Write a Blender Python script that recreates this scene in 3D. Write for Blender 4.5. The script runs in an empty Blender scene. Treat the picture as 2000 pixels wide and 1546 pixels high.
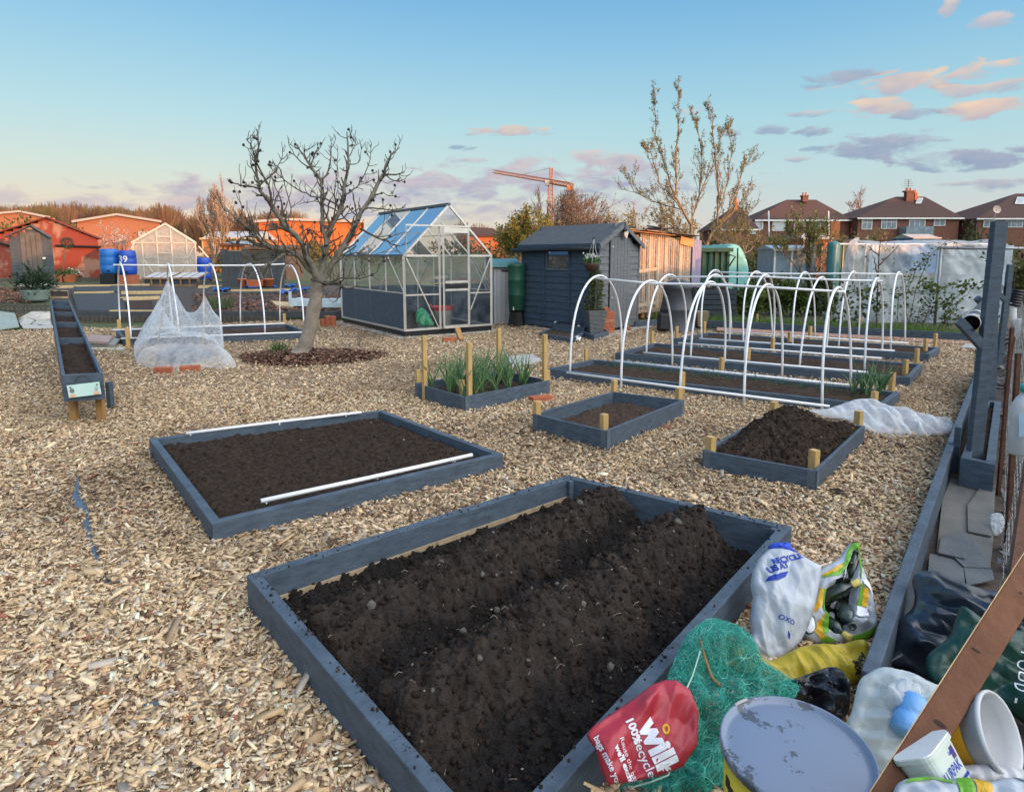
import bpy,bmesh,math,random
import numpy as np
from mathutils import Vector,Matrix
from mathutils.geometry import delaunay_2d_cdt
C = bpy.context.scene.collection
RNG = random.Random(7)
NR = np.random.default_rng(7)
PI = math.pi
# ------------------------------------------------------------------ camera
F,CX,CY,HOR,EYE = 1275.0,1000.0,675.0,500.0,1.35
TH = math.atan((CY - HOR) / F)
SN,CS = math.sin(TH),math.cos(TH)
def ray(x,y):
 u = (x - CX) / F
 v = (y - CY) / F
 return u,CS - v * SN,-(v * CS + SN)
def G(x,y,z=0.0):
 u,f,up = ray(x,y)
 t = (z - EYE) / up
 return Vector((u * t,f * t,z))
def D(x,y,Y):
 u,f,up = ray(x,y)
 t = Y / f
 return Vector((u * t,Y,EYE + up * t))
def terr(x,y):
 s = min(max((-1.9 - x) / 1.2,0),1)
 a = min(max((y - 13.75) / .12,0),1) * .16
 b = min(max((y - 14) / 10,0),1)
 b = b * b * (3 - 2 * b) * .33
 far = min(max((y - 30) / 60,0),1) * .9
 return s * (a + b) + far
def DT(x,Y):
 """ground point under pixel column x at depth Y"""
 for _ in range(3):
  z = terr((x - CX) / F * Y,Y)
 u = (x - CX) / F
 # depth along the lens axis for a point (Y, z)
 d = Y * CS - (z - EYE) * SN
 return Vector((u * d,Y,terr(u * d,Y)))
cam = bpy.data.cameras.new('camera')
camo = bpy.data.objects.new('camera',cam)
C.objects.link(camo)
cam.sensor_width = 36
cam.lens = F / 2000 * 36
cam.shift_y = -(773 - CY) / 2000
cam.clip_start = .05
cam.clip_end = 3000
camo.location = (0,0,EYE)
camo.rotation_euler = (PI / 2 - TH,0,0)
bpy.context.scene.camera = camo
# ------------------------------------------------------------------ noise
_T = np.random.default_rng(3).random((256,256))
def vn(x,y):
 x = np.asarray(x,float); y = np.asarray(y,float)
 xi = np.floor(x).astype(int); yi = np.floor(y).astype(int)
 fx = x - xi; fy = y - yi
 fx = fx * fx * (3 - 2 * fx); fy = fy * fy * (3 - 2 * fy)
 a = _T[xi & 255,yi & 255]; b = _T[(xi + 1) & 255,yi & 255]
 c = _T[xi & 255,(yi + 1) & 255]; d = _T[(xi + 1) & 255,(yi + 1) & 255]
 return (a * (1 - fx) + b * fx) * (1 - fy) + (c * (1 - fx) + d * fx) * fy
def fbm(x,y,o=4,g=.5):
 s = 0; a = 1; t = 0
 for i in range(o):
  s = s + a * vn(x * 2 ** i + 17.3 * i,y * 2 ** i + 9.1 * i); t += a; a *= g
 return s / t
# ------------------------------------------------------------------ materials
def newmat(name):
 m = bpy.data.materials.new(name)
 m.use_nodes = True
 nt = m.node_tree
 return m,nt,nt.nodes['Principled BSDF']
def pm(name,col,rough=.7,var=.2,scale=12,bump=.15,bscale=90,col2=None,thr=None,spec=.3,metal=0,
       stretch=None,trans=0,sub=None,coat=0):
 m,nt,b = newmat(name)
 N = nt.nodes; L = nt.links
 tc = N.new('ShaderNodeTexCoord'); src = tc.outputs['Object']
 if stretch:
  mp = N.new('ShaderNodeMapping'); mp.inputs['Scale'].default_value = stretch
  L.new(src,mp.inputs[0]); src = mp.outputs[0]
 n = N.new('ShaderNodeTexNoise'); n.inputs['Scale'].default_value = scale; n.inputs['Detail'].default_value = 6
 n.inputs['Roughness'].default_value = .65
 L.new(src,n.inputs['Vector'])
 r = N.new('ShaderNodeValToRGB')
 c2 = col2 or [c * (1 - var) for c in col]
 c1 = col if col2 else [min(1,c * (1 + var)) for c in col]
 lo,hi = thr or (.3,.7)
 r.color_ramp.elements[0].position = lo; r.color_ramp.elements[0].color = (*c2,1)
 r.color_ramp.elements[1].position = hi; r.color_ramp.elements[1].color = (*c1,1)
 L.new(n.outputs['Fac'],r.inputs[0]); L.new(r.outputs[0],b.inputs['Base Color'])
 b.inputs['Roughness'].default_value = rough
 b.inputs['Specular IOR Level'].default_value = spec
 b.inputs['Metallic'].default_value = metal
 if coat: b.inputs['Coat Weight'].default_value = coat
 if bump:
  n2 = N.new('ShaderNodeTexNoise'); n2.inputs['Scale'].default_value = bscale; n2.inputs['Detail'].default_value = 4
  L.new(src,n2.inputs['Vector'])
  bp = N.new('ShaderNodeBump'); bp.inputs['Strength'].default_value = bump; bp.inputs['Distance'].default_value = .01
  L.new(n2.outputs['Fac'],bp.inputs['Height']); L.new(bp.outputs[0],b.inputs['Normal'])
 if trans:
  out = N['Material Output']
  mx = N.new('ShaderNodeMixShader'); tr = N.new('ShaderNodeBsdfTranslucent')
  L.new(r.outputs[0],tr.inputs[0]); mx.inputs[0].default_value = trans
  L.new(b.outputs[0],mx.inputs[1]); L.new(tr.outputs[0],mx.inputs[2]); L.new(mx.outputs[0],out.inputs[0])
 return m
def clearmat(name,col,alpha,rough=.4,wr=0,wscale=8,trans=.3,amin=None):
 """thin sheet: see-through share (1-alpha), rest diffuse / translucent / glossy"""
 m,nt,b = newmat(name)
 N = nt.nodes; L = nt.links; out = N['Material Output']
 b.inputs['Base Color'].default_value = (*col,1); b.inputs['Roughness'].default_value = rough
 tr = N.new('ShaderNodeBsdfTransparent'); tl = N.new('ShaderNodeBsdfTranslucent'); tl.inputs[0].default_value = (*col,1)
 m1 = N.new('ShaderNodeMixShader'); m1.inputs[0].default_value = trans
 L.new(b.outputs[0],m1.inputs[1]); L.new(tl.outputs[0],m1.inputs[2])
 m2 = N.new('ShaderNodeMixShader'); L.new(tr.outputs[0],m2.inputs[1]); L.new(m1.outputs[0],m2.inputs[2])
 lw = N.new('ShaderNodeLayerWeight'); lw.inputs[0].default_value = .35
 mr = N.new('ShaderNodeMapRange'); mr.inputs[3].default_value = alpha; mr.inputs[4].default_value = min(1,alpha + .5)
 L.new(lw.outputs['Facing'],mr.inputs[0])
 fac = mr.outputs[0]
 tc = N.new('ShaderNodeTexCoord')
 n = N.new('ShaderNodeTexNoise'); n.inputs['Scale'].default_value = wscale; n.inputs['Detail'].default_value = 5
 n.inputs['Distortion'].default_value = 1.2
 L.new(tc.outputs['Object'],n.inputs['Vector'])
 if amin is not None:
  mr2 = N.new('ShaderNodeMapRange'); mr2.inputs[1].default_value = .35; mr2.inputs[2].default_value = .65
  mr2.inputs[3].default_value = amin; mr2.inputs[4].default_value = 1
  L.new(n.outputs['Fac'],mr2.inputs[0])
  mu = N.new('ShaderNodeMath'); mu.operation = 'MULTIPLY'
  L.new(fac,mu.inputs[0]); L.new(mr2.outputs[0],mu.inputs[1]); fac = mu.outputs[0]
 L.new(fac,m2.inputs[0])
 if wr:
  bp = N.new('ShaderNodeBump'); bp.inputs['Strength'].default_value = wr; bp.inputs['Distance'].default_value = .05
  L.new(n.outputs['Fac'],bp.inputs['Height']); L.new(bp.outputs[0],b.inputs['Normal'])
 L.new(m2.outputs[0],out.inputs[0])
 return m
def glassmat(name,tint=(.92,.97,1),refl=.5,dirt=.1):
 m,nt,b = newmat(name)
 N = nt.nodes; L = nt.links; out = N['Material Output']
 N.remove(b)
 tr = N.new('ShaderNodeBsdfTransparent'); tr.inputs[0].default_value = (*tint,1)
 gl = N.new('ShaderNodeBsdfGlossy'); gl.inputs['Roughness'].default_value = .03
 df = N.new('ShaderNodeBsdfDiffuse'); df.inputs[0].default_value = (.55,.6,.6,1)
 lw = N.new('ShaderNodeLayerWeight'); lw.inputs[0].default_value = refl
 m1 = N.new('ShaderNodeMixShader'); L.new(lw.outputs['Fresnel'],m1.inputs[0]); L.new(tr.outputs[0],m1.inputs[1]); L.new(gl.outputs[0],m1.inputs[2])
 n = N.new('ShaderNodeTexNoise'); n.inputs['Scale'].default_value = 6; n.inputs['Detail'].default_value = 6
 tc = N.new('ShaderNodeTexCoord'); L.new(tc.outputs['Object'],n.inputs['Vector'])
 mr = N.new('ShaderNodeMapRange'); mr.inputs[1].default_value = .4; mr.inputs[2].default_value = .75; mr.inputs[3].default_value = dirt * .3; mr.inputs[4].default_value = dirt * 1.6
 L.new(n.outputs['Fac'],mr.inputs[0])
 m2 = N.new('ShaderNodeMixShader'); L.new(mr.outputs[0],m2.inputs[0]); L.new(m1.outputs[0],m2.inputs[1]); L.new(df.outputs[0],m2.inputs[2])
 L.new(m2.outputs[0],out.inputs[0])
 return m
def attrmat(name,rough=.8,spec=.25,bump=.2,bscale=150,trans=0,bdist=.004):
 m,nt,b = newmat(name)
 N = nt.nodes; L = nt.links
 a = N.new('ShaderNodeAttribute'); a.attribute_name = 'tint'
 n = N.new('ShaderNodeTexNoise'); n.inputs['Scale'].default_value = bscale; n.inputs['Detail'].default_value = 3
 tc = N.new('ShaderNodeTexCoord'); L.new(tc.outputs['Object'],n.inputs['Vector'])
 mr = N.new('ShaderNodeMapRange'); mr.inputs[3].default_value = .7; mr.inputs[4].default_value = 1.3; L.new(n.outputs['Fac'],mr.inputs[0])
 mx = N.new('ShaderNodeVectorMath'); mx.operation = 'SCALE'; L.new(a.outputs['Color'],mx.inputs[0]); L.new(mr.outputs[0],mx.inputs['Scale'])
 L.new(mx.outputs[0],b.inputs['Base Color'])
 b.inputs['Roughness'].default_value = rough; b.inputs['Specular IOR Level'].default_value = spec
 if bump:
  bp = N.new('ShaderNodeBump'); bp.inputs['Strength'].default_value = bump; bp.inputs['Distance'].default_value = bdist
  L.new(n.outputs['Fac'],bp.inputs['Height']); L.new(bp.outputs[0],b.inputs['Normal'])
 if trans:
  out = N['Material Output']
  ms = N.new('ShaderNodeMixShader'); tr = N.new('ShaderNodeBsdfTranslucent')
  L.new(mx.outputs[0],tr.inputs[0]); ms.inputs[0].default_value = trans
  L.new(b.outputs[0],ms.inputs[1]); L.new(tr.outputs[0],ms.inputs[2]); L.new(ms.outputs[0],out.inputs[0])
 return m
# ------------------------------------------------------------------ mesh building
class MB:
 def __init__(s):
  s.v = []; s.f = []; s.n = 0
 def add(s,vs,fs):
  k = s.n
  s.v.extend([tuple(p) for p in vs]); s.f.extend([tuple(i + k for i in f) for f in fs]); s.n += len(vs)
  return s
 def hexa(s,b,t):  # bottom quad, top quad
  return s.add(list(b) + list(t),[(3,2,1,0),(4,5,6,7),(0,1,5,4),(1,2,6,5),(2,3,7,6),(3,0,4,7)])
 def box(s,c,size,rz=0,M=None):
  sx,sy,sz = [a / 2 for a in size]
  P = [Vector(p) for p in ((-sx,-sy,-sz),(sx,-sy,-sz),(sx,sy,-sz),(-sx,sy,-sz),(-sx,-sy,sz),(sx,-sy,sz),(sx,sy,sz),(-sx,sy,sz))]
  R = M.to_3x3() if M else Matrix.Rotation(rz,3,'Z')
  P = [R @ p + Vector(c) for p in P]
  return s.hexa(P[:4],P[4:])
 def bar(s,a,b,w,h,up=(0,0,1)):
  a = Vector(a); b = Vector(b); d = (b - a).normalized(); up = Vector(up)
  x = d.cross(up)
  if x.length < 1e-4: x = d.cross(Vector((0,1,0)))
  x.normalize(); y = x.cross(d)
  q = lambda p: [p - x * w / 2 - y * h / 2,p + x * w / 2 - y * h / 2,p + x * w / 2 + y * h / 2,p - x * w / 2 + y * h / 2]
  A = q(a); B = q(b)
  return s.add(A + B,[(0,1,2,3),(7,6,5,4),(0,4,5,1),(1,5,6,2),(2,6,7,3),(3,7,4,0)])
 def tube(s,pts,r,n=6,caps=True):
  pts = [Vector(p) for p in pts]; m = len(pts)
  rs = r if isinstance(r,(list,tuple)) else [r] * m
  vs = []; px = None
  for i,p in enumerate(pts):
   d = (pts[min(i + 1,m - 1)] - pts[max(i - 1,0)])
   d = d.normalized() if d.length > 1e-9 else Vector((0,0,1))
   if px is None:
    px = d.cross(Vector((0,0,1)) if abs(d.z) < .9 else Vector((1,0,0))).normalized()
   else:
    px = (px - d * px.dot(d))
    px = px.normalized() if px.length > 1e-6 else d.cross(Vector((.3,.5,.8))).normalized()
   py = d.cross(px)
   for k in range(n):
    a = 2 * PI * k / n
    vs.append(p + (px * math.cos(a) + py * math.sin(a)) * rs[i])
  fs = []
  for i in range(m - 1):
   for k in range(n):
    k2 = (k + 1) % n
    fs.append((i * n + k,i * n + k2,(i + 1) * n + k2,(i + 1) * n + k))
  if caps:
   fs.append(tuple(range(n - 1,-1,-1))); fs.append(tuple((m - 1) * n + k for k in range(n)))
  return s.add(vs,fs)
 def lathe(s,prof,n=20,M=None,cap0=True,cap1=True):
  M = M or Matrix()
  vs = []
  for r,z in prof:
   for k in range(n):
    a = 2 * PI * k / n
    vs.append(M @ Vector((r * math.cos(a),r * math.sin(a),z)))
  fs = []
  m = len(prof)
  for i in range(m - 1):
   for k in range(n):
    k2 = (k + 1) % n
    fs.append((i * n + k,i * n + k2,(i + 1) * n + k2,(i + 1) * n + k))
  if cap0: fs.append(tuple(range(n - 1,-1,-1)))
  if cap1: fs.append(tuple((m - 1) * n + k for k in range(n)))
  return s.add(vs,fs)
 def grid(s,P):  # P[i][j] points
  a = len(P); b = len(P[0])
  fs = [(i * b + j,(i + 1) * b + j,(i + 1) * b + j + 1,i * b + j + 1) for i in range(a - 1) for j in range(b - 1)]
  return s.add([p for r in P for p in r],fs)
 def prism(s,poly,d):  # polygon of points, extruded by vector d
  n = len(poly); d = Vector(d)
  poly = [Vector(p) for p in poly]
  return s.add(poly + [p + d for p in poly],[tuple(range(n - 1,-1,-1)),tuple(range(n,2 * n))] + [(i,(i + 1) % n,n + (i + 1) % n,n + i) for i in range(n)])
 def build(s,name,m,parent=None,smooth=False,bevel=0,fixn=True):
  o0 = Vector(parent['_base']) if parent is not None else Vector((0,0,0))
  me = bpy.data.meshes.new(name)
  me.from_pydata([(p[0] - o0.x,p[1] - o0.y,p[2] - o0.z) for p in s.v],[],s.f)
  if fixn:
   bm = bmesh.new(); bm.from_mesh(me); bmesh.ops.recalc_face_normals(bm,faces=bm.faces); bm.to_mesh(me); bm.free()
  return link(name,me,m,parent,smooth,bevel)
def link(name,me,m,parent=None,smooth=False,bevel=0):
 o = bpy.data.objects.new(name,me)
 C.objects.link(o)
 if m is not None: me.materials.append(m)
 if smooth:
  me.shade_smooth() if hasattr(me,'shade_smooth') else me.polygons.foreach_set('use_smooth',[True] * len(me.polygons))
 if bevel:
  md = o.modifiers.new('bevel','BEVEL'); md.width = bevel; md.segments = 2; md.limit_method = 'ANGLE'; md.angle_limit = .6
 if parent is not None:
  o.parent = parent
  o['_base'] = list(parent['_base'])
 else:
  o['_base'] = [0,0,0]
 return o
def tag(o,label,cat,group=None,kind=None):
 o['label'] = label; o['category'] = cat
 if group: o['group'] = group
 if kind: o['kind'] = kind
 return o
def thing(name,label,cat,loc=(0,0,0),group=None):
 o = bpy.data.objects.new(name,None); C.objects.link(o)
 o.empty_display_size = .1
 o.location = loc; o['_base'] = list(loc)
 return tag(o,label,cat,group)
def struct(o,kind='structure'):
 o['kind'] = kind
 return o
def copy_tree(o,loc,rz=0,label=None,scale=1,parent=None):
 c = o.copy(); C.objects.link(c)
 if parent is None:
  c.location = loc; c.rotation_euler = (0,0,rz); c.scale = (scale,) * 3
  if label: c['label'] = label
 else:
  c.parent = parent
 for ch in list(o.children):
  copy_tree(ch,None,parent=c)
 return c
def npmesh(name,V,faces_flat,counts,m,parent=None,tint=None,smooth=False):
 """fast mesh: V (n,3), flat index list, verts-per-face"""
 o0 = np.array(parent['_base']) if parent is not None else np.zeros(3)
 me = bpy.data.meshes.new(name)
 V = (np.asarray(V,float) - o0).astype(np.float32)
 me.vertices.add(len(V)); me.vertices.foreach_set('co',V.ravel())
 ff = np.asarray(faces_flat,np.int32).ravel()
 me.loops.add(len(ff)); me.loops.foreach_set('vertex_index',ff)
 cnt = np.asarray(counts,np.int32)
 me.polygons.add(len(cnt))
 st = np.zeros(len(cnt),np.int32); st[1:] = np.cumsum(cnt)[:-1]
 me.polygons.foreach_set('loop_start',st)
 try: me.polygons.foreach_set('loop_total',cnt)
 except Exception: pass
 me.update(calc_edges=True); me.validate()
 if tint is not None:
  a = me.attributes.new('tint','FLOAT_COLOR','POINT')
  t4 = np.ones((len(V),4),np.float32); t4[:,:3] = tint
  a.data.foreach_set('color',t4.ravel())
 return link(name,me,m,parent,smooth)
def inpoly(P,poly):
 x = P[:,0]; y = P[:,1]; c = np.zeros(len(P),bool); n = len(poly)
 for i in range(n):
  x1,y1 = poly[i][0],poly[i][1]; x2,y2 = poly[(i + 1) % n][0],poly[(i + 1) % n][1]
  k = ((y1 > y) != (y2 > y)) & (x < (x2 - x1) * (y - y1) / (y2 - y1 + 1e-12) + x1)
  c ^= k
 return c
def offset_poly(P,t):
 """inward offset of a convex quad (xy)"""
 n = len(P)
 ar = sum(P[i].x * P[(i + 1) % n].y - P[(i + 1) % n].x * P[i].y for i in range(n))
 sg = 1 if ar > 0 else -1
 out = []
 ls = []
 for i in range(n):
  a = P[i]; b = P[(i + 1) % n]; d = Vector((b.x - a.x,b.y - a.y)).normalized()
  nrm = Vector((-d.y,d.x)) * sg
  ls.append((Vector((a.x,a.y)) + nrm * t,d))
 for i in range(n):
  (p,d),(q,e) = ls[i - 1],ls[i]
  den = d.x * e.y - d.y * e.x
  k = ((q.x - p.x) * e.y - (q.y - p.y) * e.x) / den
  r = p + d * k
  out.append(Vector((r.x,r.y,P[i].z)))
 return out
# ------------------------------------------------------------------ shared materials
M_GREY = pm('grey_blue_fence_paint',(.064,.090,.120),.62,.34,7,.35,45,stretch=(1.6,1.6,6),spec=.35)
M_GREYL = pm('pale_grey_blue_paint',(.10,.125,.15),.62,.2,9,.25,60,spec=.35)
M_GREYD = pm('dark_grey_stain',(.045,.055,.066),.7,.25,8,.3,60)
M_PINE = pm('treated_pine',(.50,.33,.13),.65,.22,14,.25,70,stretch=(3,3,.6))
M_PINED = pm('weathered_pine',(.34,.19,.07),.7,.25,14,.25,70,stretch=(3,3,.6))
M_RAW = pm('raw_sawn_timber',(.52,.38,.2),.75,.25,18,.25,70)
M_PVC = pm('white_pvc',(.82,.83,.84),.35,.04,6,0,spec=.5)
M_SOIL = pm('dry_brown_soil',(.088,.063,.048),.95,.2,30,.9,120,col2=(.035,.025,.019),spec=.1)
M_SOILD = pm('moist_dark_soil',(.034,.024,.019),.88,.2,25,1.0,110,col2=(.010,.007,.006),spec=.18)
M_BRICK = pm('red_brick',(.36,.115,.06),.9,.25,25,.4,90)
M_ALU = pm('dull_aluminium',(.60,.57,.53),.42,.1,6,.05,metal=.55,spec=.5)
M_CONC = pm('pale_concrete',(.36,.35,.32),.9,.2,8,.3,60)
M_BLACK = pm('black_plastic',(.012,.013,.015),.45,.2,6,.1,spec=.4)
M_TERRA = pm('terracotta_plastic',(.42,.12,.05),.6,.15,8,.1)
M_GLASS = glassmat('greenhouse_glass',(.94,.97,.97),.32,.07)
M_WHITE = pm('white_paint',(.78,.78,.76),.5,.06,6,.1)
M_RUST = pm('rusty_steel',(.13,.055,.035),.8,.35,20,.5,60,col2=(.05,.022,.017))
M_LEAF = attrmat('leaf_green',.6,.35,0,20,trans=.35)
M_BARK = pm('grey_bark',(.23,.19,.14),.9,.3,14,.6,50,col2=(.11,.09,.065))
M_SOILM = pm('raked_brown_soil',(.062,.044,.033),.95,.2,28,1,120,col2=(.017,.012,.009),spec=.1)
SKY_R = [(0,(.70,.64,.60)),(.09,(.64,.67,.66)),(.19,(.53,.71,.74)),(.30,(.42,.69,.775)),(.46,(.265,.55,.78)),(.62,(.145,.415,.735)),(1,(.08,.26,.60))]
SKY_L = [(0,(.88,.58,.42)),(.09,(.84,.70,.55)),(.19,(.66,.76,.70)),(.30,(.49,.73,.785)),(.46,(.31,.60,.80)),(.62,(.17,.44,.76)),(1,(.09,.28,.62))]
SKY_MIX = 0.95
SKY_K = 3.85
GLOW = 3.45
_cr,_mv,_bg,_pk = (.88,.66,.50),(.46,.47,.57),(.28,.37,.52),(.76,.62,.58)
CLOUDS = [(1080,352,310,44,(.64,.54,.57),(.36,.40,.56),.95,1.3),(780,372,300,46,(.64,.55,.58),(.37,.42,.57),.95,1.3),(520,388,300,40,(.66,.56,.57),(.39,.42,.57),.95,1.3),(200,398,330,22,_pk,(.46,.45,.55),.75,1),(1050,412,330,22,(.66,.55,.56),(.44,.44,.58),.6,1.2),
          (1800,156,200,26,_cr,_mv,.95,.7),(1930,168,110,18,_cr,_mv,.8,.8),(1640,152,80,16,_mv,_bg,.8,.9),
          (1905,216,110,22,_cr,_mv,1,.7),(1712,212,74,20,_cr,_mv,.95,.7),(1575,222,52,9,_pk,_bg,.7,.8),(1800,222,70,12,_mv,_bg,.8,.8),
          (1720,286,115,28,_mv,_bg,.9,.8),(1905,308,200,26,_mv,_bg,.95,.8),(1965,358,70,14,_pk,_bg,.8,.8),(1865,360,48,6,_pk,_bg,.7,.8),
          (1935,40,50,15,_pk,_mv,.8,.9),(1852,12,20,18,_cr,_mv,.8,.8),(1510,252,34,10,_mv,_bg,.8,.8),(1590,257,36,10,_mv,_bg,.8,.8),(1350,220,44,9,_pk,_mv,.7,.9),(1582,290,24,7,_bg,_bg,.7,.8),(1560,312,32,6,_pk,_bg,.7,.8),(1425,260,24,7,_mv,_bg,.6,.8),
          (1000,256,88,13,_cr,_mv,.9,.7),(900,290,30,6,_bg,_bg,.7,.8),(932,314,36,7,_pk,_bg,.6,.8),(1190,312,110,20,_pk,_mv,.9,.8),(1480,362,52,10,_pk,_mv,.6,1)]
SUN_E = 3.4; SUN_C = (1,.42,.16); EXPO = 1.0
HED_E = 12.0; HED_H = 6.0; HED_L = 3.4  # reach and heights of the unseen shade hedges
# ------------------------------------------------------------------ world, sun
SUN_AZ = math.radians(128); SUN_EL = math.radians(6.5)
w = bpy.data.worlds.new('World'); bpy.context.scene.world = w; w.use_nodes = True
nt = w.node_tree; N = nt.nodes; L = nt.links
bg = N['Background']; bg.inputs['Strength'].default_value = 0.13
sky = N.new('ShaderNodeTexSky'); sky.sky_type = 'NISHITA'; sky.sun_disc = False
sky.sun_elevation = SUN_EL; sky.sun_rotation = SUN_AZ; sky.altitude = 50; sky.air_density = 1.0; sky.dust_density = .6; sky.ozone_density = 1.6
def wm(op,a,b=None,c=None,clamp=False):
 n = N.new('ShaderNodeMath'); n.operation = op; n.use_clamp = clamp
 for i,q in enumerate((a,b,c)):
  if q is None: continue
  if isinstance(q,(int,float)): n.inputs[i].default_value = q
  else: L.new(q,n.inputs[i])
 return n.outputs[0]
def wmix(f,a,b):
 n = N.new('ShaderNodeMix'); n.data_type = 'RGBA'
 if isinstance(f,(int,float)): n.inputs[0].default_value = f
 else: L.new(f,n.inputs[0])
 for i,q in ((6,a),(7,b)):
  if isinstance(q,(tuple,list)): n.inputs[i].default_value = (*q,1)
  else: L.new(q,n.inputs[i])
 return n.outputs[2]
tc = N.new('ShaderNodeTexCoord'); sp = N.new('ShaderNodeSeparateXYZ'); L.new(tc.outputs['Generated'],sp.inputs[0])
el = wm('ARCSINE',sp.outputs[2]); az = wm('ARCTAN2',sp.outputs[0],sp.outputs[1])
def wramp(fac,st):
 r = N.new('ShaderNodeValToRGB')
 while len(r.color_ramp.elements) < len(st): r.color_ramp.elements.new(.5)
 for e,(p,c) in zip(r.color_ramp.elements,st):
  e.position = p; e.color = (*c,1)
 L.new(fac,r.inputs[0])
 return r.outputs[0]
# clear evening sky: physical sky blended with its measured dusk gradient (elevation, warmer to the west-facing left)
elf = wm('DIVIDE',el,.62,clamp=True)
right = wramp(elf,SKY_R)
left = wramp(elf,SKY_L)
azf = wm('MULTIPLY_ADD',az,-1.15,.45,clamp=True)
grad = wmix(azf,right,left)
gs = N.new('ShaderNodeVectorMath'); gs.operation = 'SCALE'; L.new(grad,gs.inputs[0]); gs.inputs['Scale'].default_value = SKY_K
base = wmix(SKY_MIX,sky.outputs[0],gs.outputs[0])
cv = N.new('ShaderNodeCombineXYZ'); L.new(wm('MULTIPLY',az,19),cv.inputs[0]); L.new(wm('MULTIPLY',el,58),cv.inputs[1])
cn = N.new('ShaderNodeTexNoise'); cn.inputs['Scale'].default_value = 1; cn.inputs['Detail'].default_value = 7; cn.inputs['Roughness'].default_value = .58
cn.inputs['Distortion'].default_value = .5
L.new(cv.outputs[0],cn.inputs['Vector'])
cnf = cn.outputs['Fac']
cv2 = N.new('ShaderNodeCombineXYZ'); L.new(wm('MULTIPLY',az,26),cv2.inputs[0]); L.new(wm('MULTIPLY',el,60),cv2.inputs[1])
cn2 = N.new('ShaderNodeTexNoise'); cn2.inputs['Scale'].default_value = 1; cn2.inputs['Detail'].default_value = 4
L.new(cv2.outputs[0],cn2.inputs['Vector'])
col = base
K = SKY_K
for (px,py,hw,hh,top,bot,op,soft) in CLOUDS:
 r0 = Vector(ray(px,py)).normalized(); a0 = math.atan2(r0.x,r0.y); e0 = math.asin(r0.z)
 r1 = Vector(ray(px + hw,py)).normalized(); aw = abs(math.atan2(r1.x,r1.y) - a0)
 r2 = Vector(ray(px,py - hh)).normalized(); eh = abs(math.asin(r2.z) - e0)
 # the row of pixels py curves in elevation; follow it
 dx = wm('MULTIPLY_ADD',az,1 / aw,-a0 / aw)
 dy = wm('MULTIPLY_ADD',el,1 / eh,-e0 / eh)
 q = wm('SUBTRACT',1,wm('ADD',wm('MULTIPLY',dx,dx),wm('MULTIPLY',dy,dy)))
 q = wm('ADD',q,wm('MULTIPLY_ADD',cnf,5.6,-2.85))
 dens = wm('MULTIPLY',wm('DIVIDE',q,soft,clamp=True),op,clamp=True)
 sh = wm('ADD',wm('MULTIPLY_ADD',dy,.42,.45),wm('MULTIPLY_ADD',cn2.outputs['Fac'],1.6,-.8),clamp=True)
 cc = wmix(sh,tuple(c * K for c in bot),tuple(c * K for c in top))
 col = wmix(dens,col,cc)
# the sunset half of the sky, behind the viewer, is far brighter
dt = N.new('ShaderNodeVectorMath'); dt.operation = 'DOT_PRODUCT'; L.new(tc.outputs['Generated'],dt.inputs[0]); dt.inputs[1].default_value = (math.sin(SUN_AZ) * .86,math.cos(SUN_AZ) * .86,.5)
gl = wm('MULTIPLY_ADD',dt.outputs['Value'],1.3,-.16,clamp=True)
gl = wm('MULTIPLY',wm('POWER',gl,1.5),GLOW * SKY_K)
gv = N.new('ShaderNodeVectorMath'); gv.operation = 'SCALE'; gv.inputs[0].default_value = (1.0,.945,.875); L.new(gl,gv.inputs['Scale'])
ga = N.new('ShaderNodeVectorMath'); ga.operation = 'ADD'; L.new(col,ga.inputs[0]); L.new(gv.outputs[0],ga.inputs[1])
L.new(ga.outputs[0],bg.inputs[0])
w.cycles.sampling_method = 'MANUAL'; w.cycles.sample_map_resolution = 512
sl = bpy.data.lights.new('sun','SUN'); so = bpy.data.objects.new('sun',sl); C.objects.link(so)
sl.energy = SUN_E; sl.angle = math.radians(.6); sl.color = SUN_C
sd = Vector((math.sin(SUN_AZ) * math.cos(SUN_EL),math.cos(SUN_AZ) * math.cos(SUN_EL),math.sin(SUN_EL)))
so.rotation_euler = sd.to_track_quat('Z','Y').to_euler()
so.location = (20,-20,20)
vs = bpy.context.scene.view_settings
vs.view_transform = 'Standard'; vs.look = 'None'; vs.gamma = 1; vs.exposure = EXPO
bpy.context.scene.cycles.max_bounces = 8
bpy.context.scene.cycles.transparent_max_bounces = 16
bpy.context.scene.cycles.caustics_reflective = False
bpy.context.scene.cycles.caustics_refractive = False
# ------------------------------------------------------------------ ground
xs = np.unique(np.concatenate([np.linspace(-12,12,97),np.linspace(-60,60,61),np.linspace(-900,900,31)]))
ys = np.unique(np.concatenate([np.linspace(-4,26,121),[13.75,13.87],np.linspace(-60,90,61),np.linspace(-300,1500,31)]))
P = [[(x,y,terr(x,y) - (.03 if not (-3 < x < 3 and -1 < y < 7) else .3)) for y in ys] for x in xs]
mg,nt_,b_ = newmat('ground_soil_and_turf')
Nn = nt_.nodes; Ln = nt_.links
t_ = Nn.new('ShaderNodeTexCoord')
n1 = Nn.new('ShaderNodeTexNoise'); n1.inputs['Scale'].default_value = .35; n1.inputs['Detail'].default_value = 8
n2 = Nn.new('ShaderNodeTexNoise'); n2.inputs['Scale'].default_value = 40; n2.inputs['Detail'].default_value = 5
for n_ in (n1,n2): Ln.new(t_.outputs['Object'],n_.inputs['Vector'])
r1 = Nn.new('ShaderNodeValToRGB'); e = r1.color_ramp.elements
e[0].position = .4; e[0].color = (.045,.075,.018,1); e[1].position = .62; e[1].color = (.095,.07,.042,1)
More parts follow.
